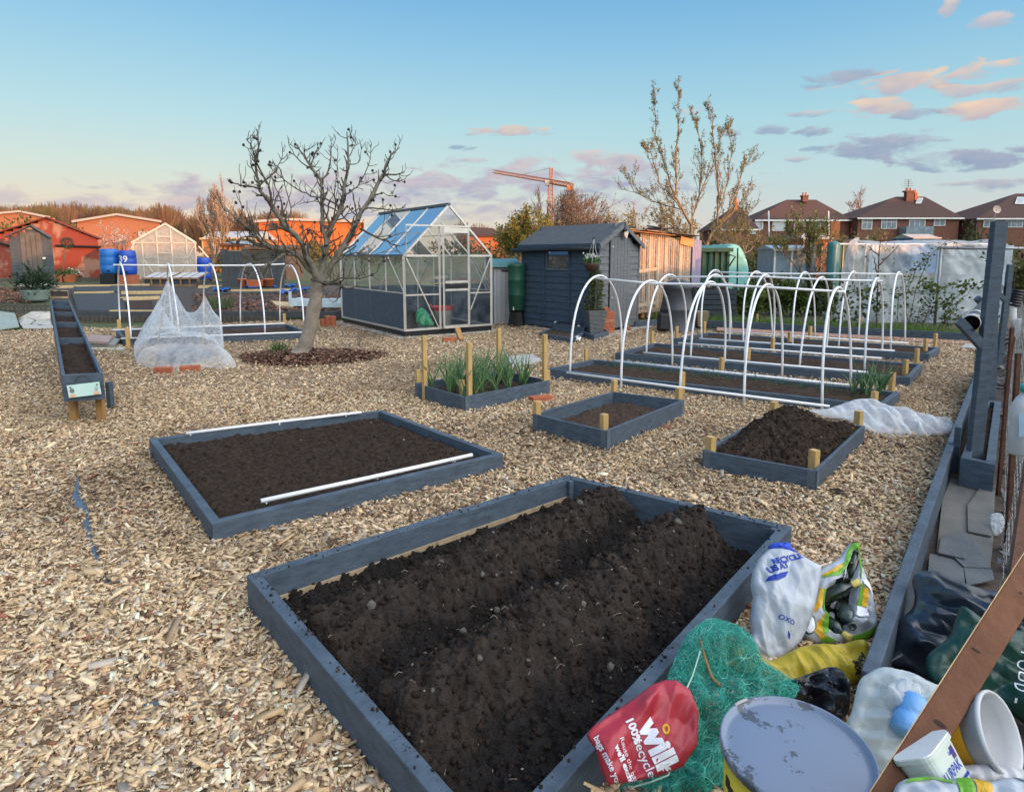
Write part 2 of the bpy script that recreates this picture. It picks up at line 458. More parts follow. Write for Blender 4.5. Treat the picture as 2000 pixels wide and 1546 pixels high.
Ln.new(n1.outputs['Fac'],r1.inputs[0])
m_ = Nn.new('ShaderNodeMix'); m_.data_type = 'RGBA'; m_.blend_type = 'MULTIPLY'; m_.inputs[0].default_value = 1
r2_ = Nn.new('ShaderNodeMapRange'); r2_.inputs[3].default_value = .5; r2_.inputs[4].default_value = 1.5; Ln.new(n2.outputs['Fac'],r2_.inputs[0])
Ln.new(r1.outputs[0],m_.inputs[6]); Ln.new(r2_.outputs[0],m_.inputs[7]); Ln.new(m_.outputs[2],b_.inputs['Base Color']); b_.inputs['Roughness'].default_value = .95
struct(MB().grid(P).build('ground',mg))
# wood-chip layer: a sheet under the loose chips
CH_PX = [(-900,1700),(-900,900),(-480,652),(60,645),(110,640),(240,641),(640,622),(1020,630),(1260,630),(1330,646),(1905,668),(1900,745),(1850,862),(1775,1100),(1700,1320),(1655,1546),(1640,1700)]
CHIP = [G(*p) for p in CH_PX]
M_CHB = pm('wood_chip_layer',(.36,.265,.165),.95,.2,60,1,70,col2=(.12,.08,.05),thr=(.35,.6))
HOLE = [G(x,y,.15) for x,y in ((486,1123),(1111,931),(1541,1029),(959,1681))]
n_ = len(CHIP); ov,oe,of,*_ = delaunay_2d_cdt([Vector((p.x,p.y)) for p in CHIP + HOLE],[(i,(i + 1) % n_) for i in range(n_)] + [(n_ + i,n_ + (i + 1) % 4) for i in range(4)],[],0,1e-6)
hp_ = [(p.x,p.y) for p in HOLE]; cp_ = [(p.x,p.y) for p in CHIP]
keep = [f for f in of if (lambda c: inpoly(c,cp_)[0] and not inpoly(c,hp_)[0])(np.array([[sum(ov[i].x for i in f) / len(f),sum(ov[i].y for i in f) / len(f)]]))]
struct(MB().add([(p.x,p.y,-.004) for p in ov],keep).build('wood_chip_path',M_CHB))
# ------------------------------------------------------------------ raised beds
BEDS = []   # footprints kept free of chips
def side(ptop,q,t,z0):  # one board between two outer corners with mitred inner corners
 pass
def bed(name,label,px,zt,th,z0=-.03,group='raised beds framed in grey boards',mat=M_GREY,mats=None,collar=False):
 P = [G(x,y,zt) for x,y in px]
 I = offset_poly(P,th)
 c = sum(P,Vector()) / 4
 t = thing(name,label,'raised bed',(c.x,c.y,0),group)
 BEDS.append([(p.x,p.y) for p in P])
 n = len(P)
 for i in range(n):
  a,b = P[i],P[(i + 1) % n]; ia,ib = I[i],I[(i + 1) % n]
  dz = 0.0012 * (i % 2)
  sh = (b - a).normalized() * .0012
  B = [(a.x + sh.x,a.y + sh.y,z0),(b.x - sh.x,b.y - sh.y,z0),(ib.x - sh.x,ib.y - sh.y,z0),(ia.x + sh.x,ia.y + sh.y,z0)]
  T = [(p[0],p[1],zt - dz) for p in B]
  MB().hexa(B,T).build('board',mats[i] if mats else mat,t,bevel=.003)
  if collar:  # finger-joint hinge marks: pairs of thin staples at each end
   d = (b - a).normalized(); nr = Vector((d.y,-d.x,0))
   if nr.dot(c - a) > 0: nr = -nr
   for e_,s_ in ((a,1),(b,-1)):
    mb = MB(); p = e_ + d * s_ * .03; p = Vector((p.x,p.y,zt * .5 + .01)) - nr * .0005
    mb.bar(p - d * .02,p + d * .02,.003,zt - .03)
    for k in range(7):
     z = .03 + (zt - .04) * k / 6
     p = e_ + d * s_ * .012; p = Vector((p.x,p.y,z)) + nr * .001
     q = p + d * s_ * .035
     mb.bar(p,q,.003,.003)
    mb.build('hinge',M_GREYL,t)
 return t,P,I
def bil(I,s,t):
 return (I[0] * (1 - s) + I[1] * s) * (1 - t) + (I[3] * (1 - s) + I[2] * s) * t
def soil(t,I,zf,nx,ny,mat,clods=0,csz=(.008,.03),seed=1,name='soil',ca=1.0):
 S,T = np.meshgrid(np.linspace(0,1,nx),np.linspace(0,1,ny),indexing='ij')
 A = [np.array(p) for p in I]
 PX = (A[0][None,None] * (1 - S)[...,None] + A[1] * S[...,None]) * (1 - T)[...,None] + (A[3] * (1 - S)[...,None] + A[2] * S[...,None]) * T[...,None]
 X = PX[...,0]; Y = PX[...,1]
 Z = zf(S,T,X,Y)
 rg = np.random.default_rng(seed); Z0 = Z.copy(); rough = fbm(X * 60 + seed,Y * 60,2)
 for k in range(clods):
  i = rg.integers(0,nx); j = rg.integers(0,ny)
  r = csz[0] + (csz[1] - csz[0]) * rg.random() ** 3
  dx = np.linalg.norm(PX[min(i + 1,nx - 1),j,:2] - PX[max(i - 1,0),j,:2]) / 2; dy = np.linalg.norm(PX[i,min(j + 1,ny - 1),:2] - PX[i,max(j - 1,0),:2]) / 2
  wi = int(r / dx) + 2; wj = int(r / dy) + 2
  a,b,c,d = max(0,i - wi),min(nx,i + wi + 1),max(0,j - wj),min(ny,j + wj + 1)
  sx,sy = rg.uniform(.7,1.3,2)
  dd = ((X[a:b,c:d] - X[i,j]) / sx) ** 2 + ((Y[a:b,c:d] - Y[i,j]) / sy) ** 2
  h = np.sqrt(np.clip(r * r - dd,0,None)) * .95
  Z[a:b,c:d] = np.maximum(Z[a:b,c:d],np.where(h > 0,Z0[i,j] - r * .35 + h * ca * (.55 + .9 * rough[a:b,c:d]),-9))
 V = np.stack([X,Y,Z],-1).reshape(-1,3)
 idx = np.arange(nx * ny).reshape(nx,ny)
 q = np.stack([idx[:-1,:-1],idx[1:,:-1],idx[1:,1:],idx[:-1,1:]],-1).reshape(-1,4)
 o = npmesh(name,V,q,np.full(len(q),4),mat,t,smooth=False)
 return o,X,Y,Z
def scatter_crumbs(t,X,Y,Z,n,rmin,rmax,mat,name,seed=3,kind=True):
 """loose lumps lying on the soil, one mesh"""
 rg = np.random.default_rng(seed)
 ico = [(0,0,1),(.894,0,.447),(.276,.851,.447),(-.724,.526,.447),(-.724,-.526,.447),(.276,-.851,.447),(.724,.526,-.447),(-.276,.851,-.447),(-.894,0,-.447),(-.276,-.851,-.447),(.724,-.526,-.447),(0,0,-1)]
 fc = [(0,1,2),(0,2,3),(0,3,4),(0,4,5),(0,5,1),(1,6,2),(2,7,3),(3,8,4),(4,9,5),(5,10,1),(6,7,2),(7,8,3),(8,9,4),(9,10,5),(10,6,1),(6,11,7),(7,11,8),(8,11,9),(9,11,10),(10,11,6)]
 ico = np.array(ico); fc = np.array(fc)
 V = []; Fs = []
 ii = rg.integers(0,X.shape[0],n); jj = rg.integers(0,X.shape[1],n)
 for k in range(n):
  r = rmin + (rmax - rmin) * rg.random() ** 4
  v = ico * (1 + rg.uniform(-.35,.35,(12,1))) * r * rg.uniform(.7,1.25,(1,3))
  V.append(v + np.array([X[ii[k],jj[k]],Y[ii[k],jj[k]],Z[ii[k],jj[k]] + r * .35])); Fs.append(fc + 12 * k)
 V = np.concatenate(V); Fs = np.concatenate(Fs)
 o = npmesh(name,V,Fs,np.full(len(Fs),3),mat,t)
 if kind: o['kind'] = 'stuff'
 return o
def stake(t,x,y,zt,px_h=None,w=.035,h=.3,name='corner_post',mat=M_PINE,rz=.5,z0=-.02):
 """square post: (x, y) pixel of its TOP centre, zt its top height"""
 p = G(x,y,zt)
 MB().box((p.x,p.y,(zt + z0) / 2),(w,w,zt - z0),rz).build(name,mat,t,bevel=.002)
# --- the big trenched bed in front
A_px = [(481,1122),(1112,927),(1547,1027),(959,1690)]
tA,PA,IA = bed('raised_bed','large low grey raised bed in front with two ridges of dark soil',A_px,.15,.045,z0=-.16)
M_SAND = pm('sandy_board_foot',(.33,.25,.16),.9,.25,20,.3,60)
# bare timber strip along the inner foot of the left-far board
dA = (IA[1] - IA[0]).normalized(); nA = (IA[3] - IA[0]).normalized()
MB().bar(Vector((IA[0].x,IA[0].y,.035)) + nA * .004 + dA * .02,Vector((IA[1].x,IA[1].y,.045)) + nA * .004 - dA * .03,.008,.022).build('board_edging',M_SAND,tA)
for k_ in (1,2):   # small corner posts inside
 p = IA[k_] + (sum(IA,Vector()) / 4 - IA[k_]).normalized() * .022
 MB().box((p.x,p.y,.03),(.028,.028,.23),.6).build('corner_post',M_GREY,tA,bevel=.002)
def zA(S,T,X,Y):
 wob = (fbm(X * 3,Y * 3,3) - .5) * .12
 t = T + wob * .5
 rid = np.exp(-(np.abs(t - .27) / .105) ** 2.6) * .19 + np.exp(-(np.abs(t - .66) / .125) ** 2.6) * .215
 end = np.clip(np.minimum(S,1 - S) / .04,.35,1)
 z = -.035 + .05 * np.clip(1 - T / .14,0,1) + rid * end * (.85 + .5 * (fbm(X * 4 + 5,Y * 4,3) - .35))
 z += (fbm(X * 14,Y * 14,4) - .5) * .06 + (fbm(X * 55,Y * 55,3) - .5) * .045
 return z
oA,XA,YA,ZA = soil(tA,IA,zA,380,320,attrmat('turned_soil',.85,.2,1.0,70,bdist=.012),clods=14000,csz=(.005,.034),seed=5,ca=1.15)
# soil tint: near black along the trenches, brown along the ridges
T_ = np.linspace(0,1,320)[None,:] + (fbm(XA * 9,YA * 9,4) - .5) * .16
ridge_w = np.clip(np.maximum(1 - np.abs(T_ - .265) / .13,1 - np.abs(T_ - .66) / .165) * 4 + (fbm(XA * 40,YA * 40,2) - .5) * 1.2,0,1)[...,None]  # weight of the brown ridge tint over the trench tint
tn = np.ones((ridge_w.size,4),np.float32); tn[:,:3] = ((np.array([.011,.0095,.009]) * (1 - ridge_w) + np.array([.028,.021,.0165]) * ridge_w) * (.5 + 1.0 * fbm(XA * 25,YA * 25,3))[...,None]).reshape(-1,3)
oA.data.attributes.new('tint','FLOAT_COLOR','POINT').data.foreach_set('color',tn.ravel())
scatter_crumbs(tA,XA,YA,ZA,11000,.0012,.012,pm('soil_crumb',(.031,.023,.018),.95,.35,8,.6,120,col2=(.02,.015,.012),spec=.1),'soil_crumb',5)
M_STONE = pm('soil_stone',(.32,.27,.2),.9,.3,20,.2)
scatter_crumbs(tA,XA,YA,ZA,130,.002,.006,M_STONE,'stone',6)
M_STONEG = pm('grey_clod',(.11,.10,.085),.95,.3,25,.6)
scatter_crumbs(tA,XA,YA,ZA,70,.006,.022,M_STONEG,'clod',8)
# soil splashed on the boards, screw heads at the corners
rg = np.random.default_rng(14); q = []
for k in range(420):
 i = rg.integers(0,4); f = rg.random(); a = PA[i].lerp(PA[(i + 1) % 4],f); b = IA[i].lerp(IA[(i + 1) % 4],f); q.append(tuple(a.lerp(b,.15 + .8 * rg.random() ** .6)))
q = np.array(q)
scatter_crumbs(tA,q[:,None,0].repeat(2,1),q[:,None,1].repeat(2,1),q[:,None,2].repeat(2,1),420,.0012,.006,M_SOILM,'soil_splash',15)
for t_,P_,I_ in ((tA,PA,IA),):
 for i in range(4):
  for f in (.012,.988,.5):
   a = P_[i].lerp(P_[(i + 1) % 4],f).lerp(I_[i].lerp(I_[(i + 1) % 4],f),.5); MB().lathe([(.005,-.002),(.005,.0008),(.0012,.0003)],10,Matrix.Translation(a)).build('screw',M_RUST,t_)
# straw and root bits
rg = np.random.default_rng(9); mb = MB()
for k in range(140):
 i,j = rg.integers(0,380),rg.integers(0,320); p = Vector((XA[i,j],YA[i,j],ZA[i,j] + .004)); a = rg.uniform(0,6.3); l = rg.uniform(.006,.03)
 mb.tube([p,p + Vector((math.cos(a) * l * .5,math.sin(a) * l * .5,l * .3)),p + Vector((math.cos(a) * l,math.sin(a + .5) * l,.002))],.0009,4)
o = mb.build('straw_bit',M_STONE,tA); o['kind'] = 'stuff'
# --- flat prepared bed with two pvc pipes
B_px = [(291,856),(746,800),(983,886),(413,1022)]
tB,PB,IB = bed('raised_bed','low grey raised bed of raked dark soil with a white pipe laid along two sides',B_px,.11,.045)
def zflat(h,amp=.03,f=9):
 return lambda S,T,X,Y: h + (fbm(X * f,Y * f,4) - .5) * amp * 2 + (fbm(X * 45,Y * 45,3) - .5) * .025 - .03 * np.exp(-np.minimum(np.minimum(S,1 - S),np.minimum(T,1 - T)) / .02)
oB,XB,YB,ZB = soil(tB,IB,zflat(.07,.016),230,200,M_SOILM,clods=5000,csz=(.004,.017),seed=11)
scatter_crumbs(tB,XB,YB,ZB,1800,.003,.010,M_SOILM,'soil_crumb',12)
scatter_crumbs(tB,XB,YB,ZB,35,.002,.006,M_STONE,'stone',13)
def pipe(label,pts,r=.012):
 t = thing('pvc_pipe',label,'pipe',tuple(pts[0]),'white pipes lying on the flat bed')
 MB().tube(pts,r,10).build('tube',M_PVC,t,smooth=True)
 mb = MB()
 for f_ in (.02,.5,.9):
  p = Vector(pts[0]).lerp(Vector(pts[-1]),f_)
  MB().tube([p,p + Vector((0,0,-.02))],.005,6).build('peg',M_PVC,t)
 return t
pipe('white plastic pipe along the far board of the flat soil bed',[G(364,846,.125),G(540,824,.124),G(706,805,.125)],.011)
pipe('white plastic pipe along the near board of the flat soil bed',[G(510,978,.125),G(715,934,.124),G(922,888,.125)],.012)
# --- pallet collar beds
D_px = [(1040,807.5),(1197,764),(1337,780.6),(1185,841.6)]
tD,PD,ID = bed('raised_bed','small grey pallet collar bed of bare soil with four corner posts, in the middle',D_px,.15,.022,collar=True)
soil(tD,ID,zflat(.06,.03),120,90,M_SOIL,clods=1500,csz=(.006,.02),seed=21)
for x,y in ((1049,783),(1200,742),(1326,757),(1180,808)): stake(tD,x,y,.245,w=.045,rz=.55)
C_px = [(1372,879),(1503,805),(1690,831),(1596,919)]
tC,PC,IC = bed('raised_bed','grey pallet collar bed heaped with dark crumbly soil',C_px,.13,.022,collar=True)
def zC(S,T,X,Y):
 d = ((S - .62) / .33) ** 2 + ((T - .42) / .36) ** 2
 z = .07 + .20 * np.exp(-d * 1.0) + .07 * np.exp(-(((S - .9) / .12) ** 2 + ((T - .86) / .14) ** 2)) + .05 * np.exp(-(((S - .25) / .2) ** 2 + ((T - .2) / .2) ** 2))
 return z + (fbm(X * 8,Y * 8,4) - .5) * .07 + (fbm(X * 40,Y * 40,3) - .5) * .03
oC,XC,YC,ZC = soil(tC,IC,zC,170,130,M_SOILM,clods=1800,csz=(.007,.035),seed=31)
scatter_crumbs(tC,XC,YC,ZC,900,.004,.014,M_SOILM,'soil_crumb',32)
scatter_crumbs(tC,XC,YC,ZC,40,.003,.008,M_STONE,'stone',33)
for x,y in ((1389,852),(1512,784),(1678,802),(1591,878)): stake(tC,x,y,.215,w=.047,rz=.55)
O_px = [(810,747.7),(975,722),(1074.5,742.4),(907.7,775)]
tO,PO,IO = bed('raised_bed','small grey pallet collar bed full of green onion leaves with tall pine stakes',O_px,.15,.022,collar=True)
oO,XO,YO,ZO = soil(tO,IO,zflat(.08,.02),90,70,M_SOIL,clods=500,seed=41)
for x,y,zt in ((828,655,.62),(916,669,.60),(974,641,.62),(1064,653,.60)): stake(tO,x,y,zt,w=.040,rz=.6,name='tall_stake')
for x,y in ((816,722),(902,742),(1069,722)): stake(tO,x,y,.225,w=.042,rz=.6)
# --- hoop beds
def hoop_pts(a,top,b,n=26):
 """arch through two feet and an apex (Bezier-like pointed arch)"""
 a,top,b = Vector(a),Vector(top),Vector(b)
 ax = (a + b) / 2
 out = []
 for i in range(n + 1):
  t = PI * i / n
  c = math.cos(t); s = math.sin(t)
  k = (1 - c) / 2
  k = k if True else k
  base = a.lerp(b,k)
  h = max(s,0) ** .72
  out.append(base + (top - ax) * h)
 return out
def tunnel(label,hoops,near,far,top,zf,r=.0125,group='white hoop tunnels over the soil beds',zr=.115,zrf=.115):
 """hoops: pixel (near foot, apex, far foot); apex stands midway between the feet"""
 H = []
 for nf,tp,ff in hoops:
  a = G(*nf,0.0); b = G(*ff,0.0)
  m = (a + b) / 2
  d = D(tp[0],tp[1],m.y)
  # slide along view ray so the apex sits over the bed axis
  H.append((a,d,b))
 t = thing('hoop_tunnel',label,'hoop tunnel',tuple((H[0][0] + H[-1][2]) / 2),group)
 for a,d,b in H:
  MB().tube(hoop_pts(a - Vector((0,0,.03)),d,b - Vector((0,0,.03))),r,8).build('hoop',M_PVC,t,smooth=True)
 a,b = G(*near[0],zr),G(*near[1],zr)
 MB().tube([a,a.lerp(b,.5) + Vector((0,0,-.004)),b],r,8).build('side_rail',M_PVC,t,smooth=True)
 a,b = G(*far[0],zrf),G(*far[1],zrf)
 MB().tube([a,a.lerp(b,.5),b],r,8).build('side_rail',M_PVC,t,smooth=True)
 P = [d - Vector((0,0,.03)) for _,d,_ in H]
 e0 = D(*top[0],P[0].y); e1 = D(*top[1],P[-1].y)
 MB().tube([e0] + P[1:-1] + [e1],r,8).build('ridge_rail',M_PVC,t,smooth=True)
 for a,d,b in H: MB().tube([d + Vector((0,0,.012)),d - Vector((0,0,.045))],.007,6).build('clip',M_PVC,t)
 return t
H1 = [((1113,743),(1170,538),(1214,706)),((1213,763),(1270,548),(1313,716)),((1327,775),(1386,550),(1414,724)),((1453,793),(1499,555),(1527.5,738)),((1606,806),(1637,561),(1662,755))]
H2 = [((1262,703.5),(1307.7,536),(1340,671)),((1348,711.5),(1397,536),(1424,677)),((1452.5,721),(1495,536),(1509,688)),((1560,730),(1604.5,541),(1613,692)),((1688,736),(1713,543),(1722.5,700))]
H3 = [((1371,672),(1397,527),(1429,649)),((1453,681),(1477,530),(1509,656)),((1548,685),(1572,531),(1592,658)),((1637,689.6),(1667,530),(1676.7,663)),((1739.7,695),(1756,531),(1768,669))]
b1,P1,I1 = bed('raised_bed','nearest of the three long grey beds under white hoops, with garlic at its right end',[(1070,719.5),(1158,701),(1758,765),(1722,792)],.11,.045)
o1,X1,Y1,Z1 = soil(b1,I1,zflat(.075,.03),260,70,M_SOIL,clods=2500,csz=(.006,.02),seed=51)
b2,P2,I2 = bed('raised_bed','middle one of the three long grey soil beds under white hoops',[(1201.4,688.5),(1276.6,669.4),(1802,710.5),(1778,737)],.11,.045)
soil(b2,I2,zflat(.075,.03),240,60,M_SOIL,clods=2000,csz=(.006,.02),seed=52)
b3,P3,I3 = bed('raised_bed','farthest of the three long grey soil beds under white hoops',[(1314.7,660.4),(1381,649),(1836.7,678),(1815,691)],.11,.045)
soil(b3,I3,zflat(.075,.03),220,50,M_SOIL,clods=1500,csz=(.006,.02),seed=53)
tunnel('white plastic hoop tunnel nearest the camera, over the bed with garlic',H1,((1107,727),(1620,793.5)),((1200,704.5),(1662,752.6)),((1162,543),(1650,570)),0)
tunnel('white plastic hoop tunnel over the middle one of three long beds',H2,((1256.5,688.5),(1696,727)),((1324.7,669.4),(1722,699.7)),((1304.7,541),(1723.6,549)),0)
tunnel('white plastic hoop tunnel over the farthest long bed, before the plastic cover',H3,((1366,661),(1747.7,685)),((1420,647.5),(1774,670)),((1389,531),(1763,536)),0)
for t,L_,sz in ((b1,((1145,681),(1333,726),(1410,698),(1709,764),(1744,727)),.24),(b2,((1213,668),(1274,646),(1462,678),(1510,660),(1770,702),(1792,680)),.24),(b3,((1322,637),(1376,628),(1543,648),(1583,637),(1809,661),(1828,651)),.24)):
 for x,y in L_: stake(t,x,y,sz,w=.042,rz=.4)
# left hoop bed
HL = [((257,674),(235,514),(236,646)),((353,670),(328,515),(338,641)),((432,664),(410,515),(398,634)),((518,662),(487,515),(470,632)),((594,656),(565,517),(547,630))]
bL,PL,IL = bed('raised_bed','long grey soil bed under hoops beside the fig tree',[(240,660.5),(226,645),(562,633),(604,648)],.13,.045)
soil(bL,IL,zflat(.08,.03),160,60,M_SOIL,clods=700,csz=(.008,.025),seed=54)
tunnel('white plastic hoop tunnel left of the fig tree, behind the net tent',HL,((236,661),(601,648)),((219,644.5),(556,631.5)),((221,517),(556,515.5)),0,zr=.13,zrf=.15)
for x,y in ((232,624),(248,640),(555,612),(595,625)): stake(bL,x,y,.30,w=.05,rz=.3)
# ------------------------------------------------------------------ small builders
def brick(p,rz=0,label='',tilt=None,group='loose red bricks',size=(.215,.10,.065),mat=None,name='brick'):
 Mx = Matrix.Rotation(rz,4,'Z')
 if tilt: Mx = Mx @ Matrix.Rotation(tilt,4,'Y')
 o = MB().box(p,size,M=Mx).build(name,mat or M_BRICK,None,bevel=.006)
 return tag(o,label,name,group)
def leaf_mesh(name,pts,dirs,lens,wids,cols,mat,parent,fold=.25,seg=1):
 """many small pointed leaves: each 2 quads folded along the midrib"""
 n = len(pts); rg = np.random.default_rng(n)
 pts = np.asarray(pts); d = np.asarray(dirs); d = d / np.linalg.norm(d,axis=1,keepdims=True)
 r = rg.normal(size=(n,3)); s = np.cross(d,r); s /= np.linalg.norm(s,axis=1,keepdims=True) + 1e-9
 up = np.cross(s,d)
 l = np.asarray(lens)[:,None]; w_ = np.asarray(wids)[:,None]
 a = pts; b = pts + d * l * .5 + up * w_ * fold; c = pts + d * l
 e1 = pts + d * l * .45 + s * w_ * .5; e2 = pts + d * l * .45 - s * w_ * .5
 V = np.stack([a,e1,c,b,e2],1).reshape(-1,3)
 k = np.arange(n)[:,None] * 5
 Fq = np.concatenate([k + np.array([[0,1,2,3]]),k + np.array([[0,3,2,4]])],0)
 T = np.repeat(np.asarray(cols),5,axis=0)
 return npmesh(name,V,Fq,np.full(len(Fq),4),mat,parent,tint=T)
def palette(n,cols,var=.18,seed=0):
 rg = np.random.default_rng(seed + n)
 c = np.array(cols)[rg.integers(0,len(cols),n)]
 return np.clip(c * (1 + rg.uniform(-var,var,(n,1))) * (1 + rg.uniform(-.06,.06,(n,3))),0,1)
def blades(name,roots,hmin,hmax,wd,cols,mat,parent,lean=.35,seg=4,seed=0):
 """grass or onion blades: tapered bent strips"""
 rg = np.random.default_rng(seed); n = len(roots)
 V = []; Fq = []; T = []
 pal = palette(n,cols,.2,seed)
 for i,p in enumerate(roots):
  h = rg.uniform(hmin,hmax); a = rg.uniform(0,2 * PI); ln = rg.uniform(0,lean); b = rg.uniform(0,PI)
  wv = np.array([math.cos(b),math.sin(b),0]) * wd * rg.uniform(.7,1.3)
  k = len(V)
  for s in range(seg + 1):
   f = s / seg
   q = np.array(p) + np.array([math.cos(a) * ln * h * f ** 1.8,math.sin(a) * ln * h * f ** 1.8,h * f * (1 - .25 * ln * f)])
   ww = wv * (1 - f ** 2) * .5 + wv * .04
   V += [q - ww,q + ww]; T += [pal[i] * (.85 + .3 * f)] * 2
  for s in range(seg): Fq.append((k + 2 * s,k + 2 * s + 1,k + 2 * s + 3,k + 2 * s + 2))
 return npmesh(name,np.array(V),np.array(Fq),np.full(len(Fq),4),mat,parent,tint=np.array(T))
# ------------------------------------------------------------------ loose chips (uncountable)
BLOCK = [b for b in BEDS]
def add_block(*px,z=0):
 BLOCK.append([(p.x,p.y) for p in (G(x,y,z) for x,y in px)])
add_block((668,626),(790,660),(968,648),(840,605))          # greenhouse slab
add_block((1020,634),(1168,654),(1246,636),(1110,615))       # shed
TEAR = [G(x,y) for x,y in ((152,926),(148,945),(140,975),(148,1000),(170,1010),(160,1030),(172,1065),(182,1100),(200,1112),(208,1150),(222,1158),(206,1110),(190,1075),(178,1040),(176,1005),(160,975))]
TEAR2 = [G(x,y) for x,y in ((276,1395),(285,1378),(318,1376),(312,1395),(288,1404))]
TEAR3 = [G(x,y) for x,y in ((273,1290),(285,1284),(288,1298),(276,1304))]
EXTRA_TEARS = [[(p.x,p.y) for p in T_] for T_ in (TEAR,TEAR2,TEAR3)]
mulch_c = G(608,698)
CHIPXY = [(p.x,p.y) for p in CHIP]
CHCOL = [(.56,.43,.27),(.64,.52,.36),(.47,.34,.20),(.39,.28,.17),(.58,.46,.31),(.68,.59,.45),(.29,.215,.15),(.18,.125,.085),(.105,.07,.045),(.25,.16,.105),(.24,.11,.07),(.40,.36,.31),(.50,.38,.24),(.58,.46,.31)]
def chips(n,y0,y1,lmin,lmax,seed,solid,name,zmax):
 rg = np.random.default_rng(seed)
 # sample in forward depth so that density falls off with distance as seen
 Y = rg.uniform(y0,y1,n * 3); X = rg.uniform(-1,1,n * 3) * (Y * .94 + .9)
 P = np.stack([X,Y],1)
 ok = inpoly(P,CHIPXY)
 for b in BLOCK: ok &= ~inpoly(P,b)
 for b in EXTRA_TEARS: ok &= ~(inpoly(P,b) & (rg.random(len(P)) < .96))
 md = ((P[:,0] - mulch_c.x) / .95) ** 2 + ((P[:,1] - mulch_c.y) / .75) ** 2
 ok &= md > (.75 + .5 * rg.random(len(P)))
 P = P[ok][:n]; n = len(P)
 l = lmin + (lmax - lmin) * rg.random(n) ** 2.0; wd = l * rg.uniform(.22,.62,n); th = np.minimum(wd * rg.uniform(.2,.5,n),.007)
 yaw = rg.uniform(0,2 * PI,n); pit = rg.normal(0,.30,n); rol = rg.normal(0,.38,n)
 cy,sy,cp,sp_,cr,sr = np.cos(yaw),np.sin(yaw),np.cos(pit),np.sin(pit),np.cos(rol),np.sin(rol)
 ex = np.stack([cy * cp,sy * cp,sp_],1)
 ey0 = np.stack([-sy,cy,0 * cy],1); ez0 = np.cross(ex,ey0)
 ey = ey0 * cr[:,None] + ez0 * sr[:,None]; ez = np.cross(ex,ey)
 z = rg.random(n) ** 1.5 * zmax + fbm(P[:,0] * 2,P[:,1] * 2,3) * .025 - .006 + np.abs(sp_) * l * .3
 c = np.concatenate([P,z[:,None]],1)
 hl,hw,ht = (l / 2)[:,None],(wd / 2)[:,None],(th / 2)[:,None]
 tp = rg.uniform(.45,1.0,(n,1)); tq = rg.uniform(.5,1.0,(n,1)); sk = rg.normal(0,.25,(n,1))
 t = [c - ex * hl - ey * hw * tp,c + ex * hl * (1 + sk * .3) - ey * hw * tq,c + ex * hl + ey * hw * tp,c - ex * hl * (1 - sk * .3) + ey * hw * tq]
 cl = np.array(CHCOL)
 wts = np.array([1.3,1.2,1.2,1.1,1.2,.8,.9,.75,.55,.65,.3,.9,1,1.2]); wts /= wts.sum()
 tint = cl[rg.choice(len(cl),n,p=wts)] * rg.uniform(.72,1.22,(n,1))
 # broad patches of darker, browner chips
 pt = fbm(P[:,0] * .9 + 3,P[:,1] * .9,3)
 tint = tint * np.clip(1.18 - .42 * np.clip((pt - .47) * 4,0,1),.6,1.3)[:,None]
 tint = np.clip(tint * [.97,.925,.865],0,.75)
 if solid:
  top = [q + ez * ht for q in t]; bot = [q - ez * ht for q in t]
  V = np.stack(top + bot,1).reshape(-1,3); k = np.arange(n)[:,None] * 8
  Fq = np.concatenate([k + np.array([q]) for q in ((0,1,2,3),(0,4,5,1),(1,5,6,2),(2,6,7,3),(3,7,4,0))],0)
  T = np.repeat(tint,8,0)
 else:
  V = np.stack(t,1).reshape(-1,3); k = np.arange(n)[:,None] * 4; Fq = k + np.array([[0,1,2,3]]); T = np.repeat(tint,4,0)
 o = npmesh(name,V,Fq,np.full(len(Fq),4),M_CHIPS,None,tint=T)
 return struct(o,'stuff')
M_CHIPS = attrmat('wood_chip',.85,.2,.25,130)
chips(150000,.4,3.2,.007,.040,1,True,'wood_chips',.022)
chips(900,.6,5,.05,.095,4,True,'wood_splinters',.026)
chips(140000,3.2,6.6,.010,.036,2,True,'wood_chips',.024)
chips(150000,6.6,14,.014,.042,3,False,'wood_chips',.026)
# exposed strips of blue-grey sheet between the chips
M_MEMB = pm('blue_grey_membrane',(.085,.125,.17),.5,.2,20,.4,40)
for T_,z_ in ((TEAR,.010),(TEAR2,.012),(TEAR3,.012)):
 cx_ = sum((p.x for p in T_)) / len(T_); cy_ = sum((p.y for p in T_)) / len(T_)
 mb = MB(); mb.prism([(p.x,p.y,z_) for p in T_],(0,0,.003))
 tag(mb.build('ground_sheet',M_MEMB),{id(TEAR): 'long torn strip of blue grey sheet showing through the wood chips on the left',id(TEAR2): 'small patch of blue grey sheet in the chips near the bottom left',id(TEAR3): 'tiny scrap of blue grey sheet in the chips above a larger patch'}[id(T_)],'ground sheet','blue grey sheet showing through the chips')
